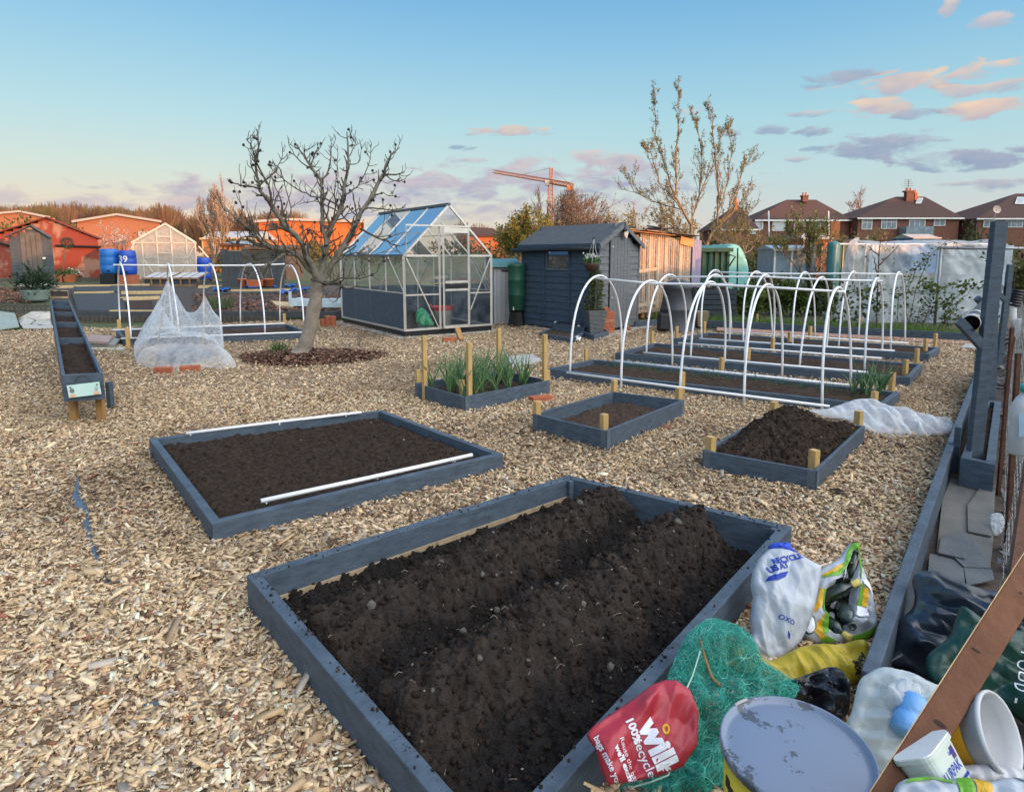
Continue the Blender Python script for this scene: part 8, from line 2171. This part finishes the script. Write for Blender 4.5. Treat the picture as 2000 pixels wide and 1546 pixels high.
for k,(pp,ra,rb,d0,d1) in enumerate((
  ([(1372,540),(1380,478),(1400,440),(1420,415)],.11,.05,0,.2),([(1350,540),(1352,480),(1348,440),(1330,405),(1318,380)],.10,.05,0,-.3),
  ([(1420,415),(1440,370),(1452,330),(1460,318)],.04,.01,.2,.5),([(1400,440),(1405,380),(1400,310),(1392,240),(1385,215)],.05,.012,.1,-.4),([(1400,445),(1440,405),(1455,385)],.035,.01,.2,.8),
  ([(1318,380),(1318,320),(1325,250),(1328,200),(1326,176)],.045,.010,-.3,-.2),([(1318,380),(1300,330),(1285,280),(1282,230),(1280,178)],.04,.009,-.3,.4),([(1330,405),(1290,360),(1270,300),(1264,296)],.035,.01,-.3,-.8),
  ([(1348,440),(1365,380),(1370,310),(1360,250),(1352,225)],.045,.010,0,.5),([(1335,410),(1280,395),(1240,375),(1222,345)],.03,.008,-.2,.3),([(1380,478),(1420,450),(1448,430),(1455,420)],.03,.008,.1,-.6),([(1350,470),(1310,440),(1285,430)],.03,.01,0,.6),([(1400,420),(1425,350),(1430,290),(1424,260)],.035,.009,.2,0),([(1365,380),(1390,320),(1410,270),(1418,248)],.03,.008,0,.7))):
 n = len(pp); P_l = [D(x,y,20 + d0 + (d1 - d0) * i / (n - 1)) + Vector((rgt.gauss(0,.02),0,0)) for i,(x,y) in enumerate(pp)]; fine = []; rs = []
 for i in range(n - 1):
  for u in range(4): fine.append(P_l[i].lerp(P_l[i + 1],u / 4) + Vector((rgt.gauss(0,.012),rgt.gauss(0,.012),0))); rs.append((ra + (rb - ra) * (i + u / 4) / (n - 1)) * .58)
 fine.append(P_l[-1]); rs.append(rb * .58); out.append((fine,rs))
 for i in range(4 if k < 2 else 1,len(fine)):
  for _ in range(rgt.choice((0,1,1) if k < 2 else (2,2,3))):
   d = (fine[i] - fine[i - 1]).normalized(); nd = Matrix.Rotation(rgt.uniform(.35,.8),3,Vector((rgt.gauss(0,1),rgt.gauss(0,1),rgt.gauss(0,1))).cross(d).normalized()) @ d
   grow(out,tips,fine[i],nd,rgt.uniform(.2,.5) * (1 if fine[i].z < 4.2 else .5),max(.005,min(.011,rs[i] * .5)),rgt.choice((0,1,1)),PT_,rgt)
 tips.append((fine[-1],Vector((0,0,1)),fine[-5:]))
limbs_mesh('trunk',[o_ for o_ in out if o_[1][0] > .02],M_YB,TT,7); limbs_mesh('twig',[o_ for o_ in out if o_[1][0] <= .02],M_YB,TT,4)['kind'] = 'stuff'
q = []; dr = []
for p,d,path in tips:
 for _ in range(10):
  i = rgt.randint(1,len(path) - 1); b = path[i - 1].lerp(path[i],rgt.random()); v = Vector((rgt.gauss(0,1),rgt.gauss(0,1),rgt.gauss(.4,.8))).normalized(); q.append(tuple(b + v * .02)); dr.append(tuple(v + d * .6))
n_ = len(q); leaf_mesh('crown',q,dr,NR.uniform(.03,.07,n_),NR.uniform(.018,.036,n_),palette(n_,[(.19,.19,.09),(.23,.21,.12),(.12,.14,.05),(.30,.26,.17)],.3),M_LEAF,TT)['kind'] = 'stuff'
p = lpx(1030,480,40); tree('green_bush','dense yellow green bush left of the crane','bush',p,hpx(400,40,p.z),dict(seg=3,jit=.14,up=.16,kids=(4,5),ang=.5,len=.72,rmin=.012),W_B,seed=41,trunks=7,r0=.06,depth=3,leafn=14,lsz=.17,lcol=[(.20,.20,.04),(.26,.24,.05),(.14,.16,.03)],spread=.6,squash=1.0)
p = lpx(1087,480,75); tree('bare_tree','dark bare round tree in front of the crane mast','tree',p,hpx(355,75,p.z),dict(seg=4,jit=.13,up=.1,kids=(3,5),ang=.55,len=.7,rmin=.02,split=.03),D_B,seed=43,trunks=1,r0=.22,depth=5,squash=.95,first=.3)
p = lpx(1168,480,55); tree('pink_tree','pinkish brown budding tree right of the crane, behind the shed roof','tree',p,hpx(366,55,p.z),dict(seg=3,jit=.16,up=.1,kids=(4,5),ang=.62,len=.7,rmin=.014),D_B,seed=44,trunks=4,r0=.12,depth=4,leafn=3,lsz=.14,lcol=[(.36,.22,.14),(.42,.28,.18),(.26,.16,.09)],spread=.8,squash=1.25)
p = lpx(1255,480,34); tree('green_bush','olive yellow bush between the pinkish tree and the tall open tree','bush',p,hpx(385,34,p.z),dict(seg=3,jit=.16,up=.12,kids=(3,5),ang=.6,len=.72,rmin=.012),W_B,seed=45,trunks=5,r0=.06,depth=3,leafn=8,lsz=.15,lcol=[(.24,.20,.07),(.28,.24,.09),(.18,.15,.04)],spread=.8,squash=1.0)
p = lpx(1660,470,100); tree('pollard_tree','bare pollarded tree between two brick houses','tree',p,hpx(358,100,p.z),dict(seg=4,jit=.12,up=.08,kids=(4,6),ang=.8,len=.55,rad=.5,rmin=.022,split=.05),pm('reddish_bark',(.24,.12,.085),.9,.25,12,.3),seed=47,trunks=1,r0=.45,depth=4,first=.5,squash=.9)
p = lpx(1572,560,22); tree('young_tree','young tree with fresh green leaves before the leftmost full brick house','tree',p,hpx(396,22,p.z),dict(seg=4,jit=.14,up=.2,kids=(3,4),ang=.52,len=.72,rmin=.007),D_B,seed=49,trunks=3,r0=.045,depth=4,leafn=7,lsz=.085,lcol=[(.13,.19,.05),(.17,.23,.07),(.09,.14,.03),(.22,.25,.12)],spread=.45,squash=1.05)
p = lpx(1640,560,24); tree('blossom_tree','small tree with whitish blossom right of the young green tree','tree',p,hpx(452,24,p.z),dict(seg=3,jit=.16,up=.14,kids=(3,4),ang=.6,len=.72,rmin=.006),D_B,seed=50,trunks=3,r0=.03,depth=3,leafn=8,lsz=.07,lcol=[(.34,.36,.22),(.45,.45,.36),(.16,.2,.08)],spread=.5)
p = lpx(1450,500,45); tree('green_bush','olive bush in front of the small red roofed house','bush',p,hpx(405,45,p.z),dict(seg=3,jit=.16,up=.14,kids=(3,4),ang=.6,len=.72,rmin=.012),W_B,seed=51,trunks=4,r0=.06,depth=3,leafn=8,lsz=.16,lcol=[(.17,.16,.05),(.13,.14,.04)],spread=.7)
GRN = [(.07,.12,.02),(.10,.15,.03),(.13,.16,.04),(.05,.09,.02)]; OLV = [(.12,.13,.04),(.16,.15,.05),(.09,.10,.03)]; DKG = [(.035,.06,.02),(.05,.075,.025),(.06,.08,.03)]
k = 0
for x,yt,yb2,Y,rx,cols,lb in ((1460,545,635,14.9,.42,GRN,'leafy green shrub behind the far hooped bed, next to the compost bay'),(1505,530,635,15.6,.5,OLV,'yellowish green shrub before the pale blue greenhouse'),(1548,545,635,15.0,.45,GRN,'bright green shrub under the young green tree'),(1600,540,635,15.4,.45,DKG,'dark green shrub left of the white plastic cover'),(1375,470,540,19,.5,OLV,'olive shrub between the lean-to and the dark green store'),(1480,470,520,26,1.2,OLV,'olive shrub behind the teal cover'),(1420,450,500,50,2.2,DKG,'dark shrub below the small red roofed house'),(1520,452,500,52,2.2,GRN,'green shrub below the left brick house'),(1620,455,500,55,2.0,DKG,'dark hedge plant below the gap between brick houses'),(1720,445,495,48,1.8,OLV,'tangled brown green shrub below the middle brick house'),(1900,440,500,52,2.0,DKG,'dark shrub below the right brick house'),(1985,470,560,16.5,.35,OLV,'pale leaved shrub at the right edge beyond the white cover'),(960,468,500,48,3.0,DKG,'dark bramble thicket right of the greenhouse'),(880,470,505,50,3.5,DKG,'dark thicket seen through the greenhouse'),(720,470,505,46,3.0,OLV,'brownish thicket behind the greenhouse roof'),(600,470,510,44,2.6,OLV,'olive thicket behind the fig trunk'),(30,415,470,60,3.2,GRN,'green bush behind the red shed at the left edge'),(100,420,470,75,4.0,OLV,'olive bush behind the red shed roof'),(330,425,480,60,2.6,OLV,'olive bush behind the plastic lined greenhouse'),(440,460,500,33,1.3,OLV,'mossy shrub behind the grey panel')):
 p = lpx(x,yb2,Y); rz = max(.3,(D(x,yt,Y).z - p.z) / 1.75); k += 1
 shrub('shrub',lb,'shrub',p,rx,rx * .8,rz,900 if Y < 30 else 700,.07 + Y * .0045,cols,200 + k,'shrubs round the plots')
# woodland far beyond the left sheds
rg = np.random.default_rng(8); V = []; Fq = []; T = []
for tr in range(190):
 Y = rg.uniform(190,260); px = rg.choice([rg.uniform(-80,345),rg.uniform(-80,600),rg.uniform(900,1010)],p=[.62,.3,.08]); yt = 398 + 10 * vn(px * .02,1) + rg.uniform(-6,10) + (8 if px > 345 else 0) + (28 if px > 800 else 0)
 b0 = np.array(D(px,470,Y)); b0[2] = .5; H_ = D(px,yt,Y).z; w2 = rg.uniform(3,5.5); cc2 = np.array([(.23,.13,.075),(.27,.16,.09),(.18,.11,.065),(.20,.16,.06)][rg.integers(0,4)])
 for s in range(95):
  th = rg.uniform(0,2 * PI); u = rg.random() ** .6; st = rg.uniform(.12,.7); q0_ = b0 + [math.cos(th) * w2 * u * st * .5,math.sin(th) * w2 * u * st * .5,H_ * st]; q1_ = b0 + [math.cos(th) * w2 * u,math.sin(th) * w2 * u,H_ * (st + (1 - st) * math.sqrt(max(0,1 - u * u * .75)) * rg.uniform(.75,1))]
  k = len(V); ww = np.array([.13,0,0]); V += [q0_ - ww,q0_ + ww,q1_ + ww * .4,q1_ - ww * .4]; Fq.append((k,k + 1,k + 2,k + 3)); T += [cc2 * rg.uniform(.7,1.2)] * 4
tag(struct(npmesh('woodland',np.array(V),np.array(Fq),np.full(len(Fq),4),M_TURF,tint=np.array(T)),'stuff'),'brown leafless woodland along the far left horizon','woodland')
# ------------------------------------------------------------------ far buildings
M_BRKF = pm('weathered_house_brick',(.155,.072,.052),.9,.2,3,.2); M_TILE = pm('brown_roof_tiles',(.072,.04,.032),.9,.18,4,.3,8,stretch=(1,1,4)); M_ORB = pm('orange_brick_cladding',(.34,.14,.075),.85,.1,2,.1); M_PANE = pm('reflecting_window',(.20,.25,.28),.08,.3,2,0,spec=.9); M_PALER = pm('pale_roof_edge',(.40,.36,.32),.7,.1,3,.1); M_ORT = pm('orange_and_sunlit_wall',(.42,.13,.05),.85,.1,3,.1)
M_WFR = pm('house_window_frame',(.55,.55,.54),.5,.06,3,0)
def window(par,x,Y,z0,w2,h,nm=3,lb=None):
 f = MB().box((x,Y - .05,z0 + h / 2),(w2 + .16,.12,h + .16)).build('window',M_WFR,par)
 k = max(1,nm)
 for i in range(k):
  s = w2 / k; MB().box((x - w2 / 2 + s * (i + .5),Y - .125,z0 + h * .36),(s - .10,.04,h * .66)).build('pane',M_PANE,f); MB().box((x - w2 / 2 + s * (i + .5),Y - .125,z0 + h * .88),(s - .10,.04,h * .2)).build('pane',M_PANE,f)
def house(label,xl,xr,ye,xr0,xr1,yr,Y,dep,wins,chim,wallm=M_BRKF,extras=(),sky_l=None):
 a,b = D(xl,ye,Y),D(xr,ye,Y); z0 = terr(0,Y) - .3; ze_ = a.z; zr_2 = D(xr0,yr,Y + dep / 2).z
 t = thing('brick_house',label,'house',((a.x + b.x) / 2,Y,z0),'brick houses beyond the allotment'); inx = .35
 MB().hexa([(a.x + inx,Y,z0),(b.x - inx,Y,z0),(b.x - inx,Y + dep,z0),(a.x + inx,Y + dep,z0)],[(a.x + inx,Y,ze_),(b.x - inx,Y,ze_),(b.x - inx,Y + dep,ze_),(a.x + inx,Y + dep,ze_)]).build('wall',wallm,t)
 R0 = Vector((D(xr0,yr,Y + dep / 2).x,Y + dep / 2,zr_2)); R1 = Vector((D(xr1,yr,Y + dep / 2).x,Y + dep / 2,zr_2)); E_ = [Vector((a.x,Y - .4,ze_)),Vector((b.x,Y - .4,ze_)),Vector((b.x,Y + dep + .4,ze_)),Vector((a.x,Y + dep + .4,ze_))]
 rf = MB().add(E_ + [R0,R1],[(0,1,5,4),(1,2,5),(2,3,4,5),(3,0,4),(3,2,1,0)]).build('roof',M_TILE,t)
 MB().bar(E_[0] + Vector((0,-.06,-.05)),E_[1] + Vector((0,-.06,-.05)),.12,.16).build('gutter',M_WHITE,t)
 for x,y0,y1,wpx,nm in wins: p0 = D(x,y1,Y); window(t,p0.x,Y,p0.z,wpx / F * Y,(y1 - y0) / F * Y,nm)
 for x,y0,y1,wpx,m in chim:
  p0 = D(x,y1,Y + dep / 2 - 1.0); p1 = D(x,y0,Y + dep / 2 - 1.0); w2 = wpx / F * Y
  c_ = MB().box((p0.x,p0.y,(p0.z + p1.z) / 2),(w2,.7,p1.z - p0.z)).build('chimney',m,rf); MB().box((p1.x,p1.y,p1.z),(w2 * 1.15,.85,.2)).build('chimney_cap',m,c_)
  for s in (-.25,.25): MB().lathe([(.13,0),(.11,.4)],8,Matrix.Translation((p1.x + s * w2,p1.y,p1.z + .1))).build('chimney_pot',M_TERRA,c_)
 if sky_l:
  x,y0,y1,wpx = sky_l; q = []
  for xx_,yy in ((x - wpx / 2 - 2,y1),(x + wpx / 2 - 2,y1),(x + wpx / 2 + 2,y0),(x - wpx / 2 + 3,y0)):
   tt = (D(xx_,yy,Y + dep * .25).z - ze_) / (zr_2 - ze_); yy2 = Y - .4 + (dep / 2 + .4) * tt; q.append(D(xx_,yy,yy2 - .12))
  sf = MB().prism(q,(0,-.06,.08)).build('skylight',M_WHITE,rf); c_ = sum(q,Vector()) / 4; MB().prism([p.lerp(c_,.16) + Vector((0,-.07,.09)) for p in q],(0,-.01,.012)).build('pane',M_PANE,sf)
 return t,rf,ze_
t,rf,_ = house('brick semi with dark hipped roof and short chimney, left of the pollarded tree',1472,1664,430,1536,1594,390,90,9,((1481,434,447,15,1),(1520,433,450,23,1),(1561,432,449,20,2),(1604,430,444,17,2)),((1571,383,394,11,M_BRKF),))
a = D(1632,430,88.5); MB().box((a.x,89.2,a.z / 2 - .4),(1.2,1.6,a.z + .6)).build('bay',M_ORT,t)  # orange colour stands in for sunlight on the bay
for x in (1501,1618): p0 = D(x,412,88.5); p1 = D(x + 1,462,88.5); MB().tube([p0,p1],.09,6).build('vent_pipe',M_WHITE,t)
t,rf,_ = house('brick semi with big chimney stack, aerial and skylight, right of the pollarded tree',1671,1879,426,1750,1806,384,88,10,((1692,430,447,18,2),(1735,429,446,28,3),(1790,427,443,29,3),(1834,426,440,20,2)),((1774,374,399,15,M_BRKF),(1786,378,392,5,M_ORT)),sky_l=(1795,388,398,11))  # small orange stack carries the chimney's sunlit tone in its colour
a = D(1773,374,91); mb = MB(); MB().tube([a,a + Vector((0,0,1.5))],.04,5).build('aerial_mast',M_GREYD,rf)
for k in range(4): MB().bar(a + Vector((-.7 + .05 * k,0,.7 + .28 * k)),a + Vector((.7 - .1 * k,0,.75 + .26 * k)),.04,.04).build('aerial_rod',M_GREYD,rf)
p0 = D(1785,452,87.5); MB().box((p0.x,87,p0.z),(3.6,1.6,1.2)).build('conservatory',M_PANE,t)
t,rf,_ = house('brick house at the right edge with a roof window and cream satellite dish',1903,2120,427,1984,2060,378,86,10,((1931,428,443,21,2),(1979,426,443,32,3),(2040,426,443,28,3)),(),sky_l=(1992,386,399,17))
a = D(1947,409,84.5); M_DISH = pm('cream_dish',(.55,.42,.35),.6,.1,5,0)
MB().lathe([(.01,-.12),(.3,-.06),(.48,.05),(.5,.06)],20,Matrix.Translation(a) @ Matrix.Rotation(1.35,4,'X'),True,False).build('satellite_dish',M_DISH,rf,smooth=True); MB().tube([a,a + Vector((0,.5,-1.6))],.05,6).build('dish_mast',M_ALU,rf)
t,rf,_ = house('small house with plum red roof half hidden behind the tall tree',1398,1482,448,1432,1446,404,80,8,((1470,448,456,8,1),),((1436,396,412,6,M_ORT),))
house('low terrace house glimpsed in the gap between two brick houses',1872,1912,440,1886,1898,432,110,8,((1885,452,464,10,1),),(),wallm=M_ORT)
def shedbox(name,label,cat,xl,xr,yt,yb,Y,dep,m,roofm,ya=None,trim=None,panes=0):
 a,b = D(xl,yb,Y),D(xr,yb,Y); z1 = D(xl,yt,Y).z; z0 = min(terr(a.x,Y),z1 - .3) - .05; t = thing(name,label,cat,((a.x + b.x) / 2,Y,z0)); za_ = D(xl,ya,Y).z if ya else z1 + .1
 MB().box(((a.x + b.x) / 2,Y + dep / 2,(z0 + z1) / 2),(b.x - a.x,dep,z1 - z0)).build('wall',m,t)
 x0_,x1_ = a.x - .08,b.x + .08
 MB().prism([(x0_,Y - .1,z1),(x0_,Y + dep / 2,za_),(x0_,Y + dep + .1,z1)],(x1_ - x0_,0,0)).build('roof',roofm,t)
 n = panes or 3
 for k in range(n + 1): x = a.x + (b.x - a.x) * k / n; MB().box((x,Y - .02,(z0 + z1) / 2),(.06,.05,z1 - z0)).build('upright',trim or m,t)
 MB().box(((a.x + b.x) / 2,Y - .11,z1),(b.x - a.x + .18,.06,.10)).build('eave_board',trim or roofm,t)
 return t
M_PBG = pm('pale_blue_glasshouse',(.24,.33,.40),.3,.15,3,0,spec=.6); M_TEALS = pm('faded_teal_sheet',(.16,.42,.40),.6,.2,4,.3,20)
shedbox('glasshouse','pale blue glasshouse with white trim behind the young green tree','greenhouse',1511,1576,487,540,23,1.6,M_PBG,M_PBG,478,M_WHITE,2)
t = shedbox('dark_green_store','dark green garden store with a teal sloping lid right of the lean-to','store',1372,1420,488,545,17.5,1.3,M_DGR,M_TEAL,478,M_DGR,4)
MB().tube([D(1424,497,17.4),D(1436,501,17.4),D(1424,520,17.4)],.022,6).build('strut',M_BLACK,t)
Y = 19; a,b = D(1398,560,Y),D(1460,560,Y); zc = D(1420,477,Y).z; rows_ = []
for i in range(20):
 f = i / 19; rows_.append([(a.x + (b.x - a.x) * (.5 - .5 * math.cos(PI * j / 16)) + .03 * math.sin(i * 2 + j),Y + 2 * f,max(0,zc * math.sin(PI * j / 16) ** .55) + .03 * math.sin(j * 2 + i)) for j in range(17)])
rows_ = [[(a.x + (b.x - a.x) * (.5 - .5 * math.cos(PI * j / 16)),Y - .01,max(0,zc * math.sin(PI * j / 16) ** .55) * k / 6) for j in range(17)] for k in range(7)] + rows_
tag(MB().grid(rows_).build('teal_cover',M_TEALS,smooth=True),'faded teal plastic covered tunnel behind the dark green store','tunnel')
t = thing('black_post','thin black post before the teal cover','post',tuple(D(1441,560,17))); MB().tube([Vector((D(1441,560,17).x,17,0)),D(1441,484,17)],.02,6).build('post',M_BLACK,t)
for x0_,x1_,yt,Y,m,lb in ((1574,1590,478,22.4,pm('grey_tank',(.14,.16,.18),.5,.15,4,.2),'grey upright water tank at the end of the pale blue glasshouse'),(1612,1635,474,21,M_TEAL,'teal green water tank partly behind the white plastic cover')):
 a,b = D(x0_,560,Y),D(x1_,560,Y); r = (b.x - a.x) / 2; zt_ = D(1600,yt,Y).z; t = thing('water_tank',lb,'water tank',((a.x + b.x) / 2,Y,0)); MB().lathe([(r,0)] + [(r * (1 if k % 2 else .96),zt_ * k / 14) for k in range(1,14)] + [(r * .95,zt_),(.01,zt_ + .06)],24,Matrix.Translation(((a.x + b.x) / 2,Y,0))).build('tank',m,t,smooth=True)
shedbox('blue_shed','bright blue shed with pale roof below the middle brick house','shed',1782,1832,465,490,45,2.5,pm('bright_blue_paint',(.03,.16,.42),.6,.1,4,.1),M_PALER,456,None,3)
shedbox('dark_roofed_shed','low shed with dark sloping roof above the left end of the white plastic cover','shed',1625,1690,476,495,40,3,M_DGR,M_TILE,466,M_PALER,3)
shedbox('pale_shed','pale gabled shed half hidden by the blossom tree','shed',1568,1622,466,500,38,3,M_ORT,M_PALER,455,M_PALER,3)
shedbox('pale_roofed_shed','weathered shed with pale grey roof behind the bare blossom twig tree','shed',398,500,466,505,34,3,M_STUD,pm('pale_grey_roofing',(.36,.38,.38),.7,.15,4,.2),450,M_STUDP,5)
shedbox('brown_shed','brown timber shed with a blue grey window, above the grey panel','shed',438,478,478,520,27,2,M_STUD,M_PBG,470,M_RUST,4)
shedbox('grey_shed','dark grey slatted store behind the grey panel, left of the fig','shed',480,560,484,530,25,2,M_PICK,M_PICK,478,M_PICK,8)
def ware(name,label,xl,xr,ye,xa,ya,yb,Y,dep,m,wins=()):
 a,b,c_ = D(xl,ye,Y),D(xr,ye,Y),D(xa,ya,Y); z0 = terr(0,Y) - .3; t = thing(name,label,'warehouse',((a.x + b.x) / 2,Y,z0),'orange brick industrial buildings far behind')
 MB().prism([(a.x,Y,z0),(b.x,Y,z0),(b.x,Y,b.z),(c_.x,Y,c_.z),(a.x,Y,a.z)],(b.x / Y * dep,dep,0)).build('wall',m,t)
 for q in (a,b): MB().prism([(q.x + (.6 if q is b else -.6),Y - .5,q.z - .1),(c_.x,Y - .5,c_.z + .02),(c_.x,Y - .5,c_.z + .4),(q.x + (.6 if q is b else -.6),Y - .5,q.z + .3)],(b.x / Y * (dep + 1),dep + 1,0)).build('roof',M_PALER,t)
 for x,y0,y1,w2,mm in wins: p0,p1 = D(x - w2 / 2,y1,Y - .1),D(x + w2 / 2,y0,Y - .1); MB().box(((p0.x + p1.x) / 2,Y - .1,(p0.z + p1.z) / 2),(p1.x - p0.x,.3,p1.z - p0.z)).build('window',mm,t)
 return t
ware('warehouse','orange brick warehouse with low gable between the red shed and lined greenhouse',150,312,434,231,421,470,120,40,M_ORB,((280,452,462,18,M_PALER),))
ware('warehouse','orange brick warehouse gable at the far left behind the red shed',-90,96,426,42,415,470,130,40,M_ORB)
ware('warehouse','bright orange flat topped building behind the fig branches',505,705,434,560,431,475,105,25,pm('bright_orange_cladding',(.50,.14,.035),.8,.08,2,.05),((531,436,448,6,M_GREYD),(540,436,448,5,M_GREYD),(552,434,447,7,M_GREYD),(590,440,446,5,M_GREYD),(640,440,446,5,M_GREYD)))
ware('warehouse','dark roofed low building with red wall right of the greenhouse gable',922,992,462,950,459,475,110,20,M_ORB)
a,b = D(918,462,108),D(985,462,108); t = thing('slate_roof','dark slate roofed building end right of the greenhouse','building',tuple(a)); MB().prism([(a.x,104,D(918,462,104).z),(b.x,104,D(985,462,104).z),(b.x - 2,109,D(975,449,109).z),(a.x,109,D(918,447,109).z)],(0,0,.3)).build('roof',M_TILE,t)
MB().prism([(a.x,104.4,0),(b.x - .3,104.4,0),(b.x - .3,104.4,D(985,462,104).z),(a.x,104.4,D(985,462,104).z)],(0,8,0)).build('wall',M_ORT,t)
# ------------------------------------------------------------------ tower crane
Y = 260; M_CRANE = pm('orange_crane_steel',(.42,.17,.08),.7,.15,2,.1)
ct = thing('tower_crane','orange lattice tower crane with a long jib against the sky','crane',(D(1075,470,Y).x,Y,.8)); cx_ = D(1075,400,Y).x; zt_ = D(1075,328,Y).z; zj = D(1075,356,Y).z
def lattice(name,a,b,w2,n,r,par):
 a,b = Vector(a),Vector(b); d = (b - a).normalized(); u = d.cross(Vector((0,1,0))).normalized(); v2 = d.cross(u); mb = MB(); cs_ = [(-1,-1),(1,-1),(1,1),(-1,1)]
 P_ = [[a.lerp(b,i / n) + (u * p * w2 + v2 * q * w2) for p,q in cs_] for i in range(n + 1)]
 for k in range(4): mb.tube([P_[0][k],P_[-1][k]],r,4)
 for i in range(n):
  for k in range(4): mb.tube([P_[i][k],P_[i + 1][(k + 1) % 4]],r * .6,3); mb.tube([P_[i][k],P_[i][(k + 1) % 4]],r * .5,3)
 return mb.build(name,M_CRANE,par,fixn=False)
lattice('mast',(cx_,Y,0),(cx_,Y,zj),.85,20,.14,ct); lattice('tower_top',(cx_,Y,zj),(cx_ + .3,Y,zt_),.55,5,.15,ct)
jt = D(964,335,Y + 40); jb = D(1116,362,Y - 14); lattice('jib',(cx_,Y,zj + .4),(jt.x,jt.y,jt.z),.6,26,.11,ct); lattice('counter_jib',(cx_,Y,zj + .2),(jb.x,jb.y,jb.z),.7,8,.17,ct)
MB().box((jb.x - .6,jb.y,jb.z - 1.0),(2.2,1.8,2.0)).build('counterweight',M_CRANE,ct); MB().box((cx_ - 1.4,Y - 1.5,zj - .4),(1.6,1.6,2.0)).build('cab',M_PALER,ct)
MB().tube([(cx_,Y,zt_),(jt.x * .55 + cx_ * .45,jt.y * .55 + Y * .45,jt.z * .55 + zj * .45)],.07,4).build('tie',M_CRANE,ct); MB().tube([(cx_,Y,zt_),(jb.x,jb.y,jb.z)],.07,4).build('tie',M_CRANE,ct)
# ------------------------------------------------------------------ unseen hedges and tree belt, added to shade the plots and houses
s_ = Vector((math.sin(SUN_AZ),math.cos(SUN_AZ),0)); e_ = Vector((-s_.y,s_.x,0))
def shade_hedge(label,d,e0,e1,H_,dp,seed):  # unseen block in hedge form, shaped for its shadow
 rows_ = []; n = int((e1 - e0) / 1.2) + 2; ring = [(0,-.5),(.55,-.5),(.9,-.42),(1,-.12),(1,.12),(.9,.42),(.55,.5),(0,.5)]
 for i in range(n):
  e2 = e0 + (e1 - e0) * i / (n - 1); rows_.append([tuple(s_ * (d + q * dp + .3 * float(vn(e2 * .8 + seed,z * 5)) - .15) + e_ * e2 + Vector((0,0,z * (H_ * (.94 + .12 * float(vn(e2 * .5,seed))))))) for z,q in ring])
 t = thing('shade_hedge',label,'shade_hedge',tuple(s_ * d + e_ * (e0 + e1) / 2)); MB().grid(rows_).build('shade_mass',pm('shade_hedge_green',(.035,.055,.02),.9,.4,8,1,20),t)
shade_hedge('tall unseen hedge added behind the viewer to shade the plots',15,-38,HED_E,HED_H,1.6,1); shade_hedge('lower unseen hedge beside the tall one, added to shade the right plots',15,HED_E + .02,44,HED_L,1.4,5)
shade_hedge('tall unseen tree belt added far to the right to shade the houses',62,62,150,17,4,9)
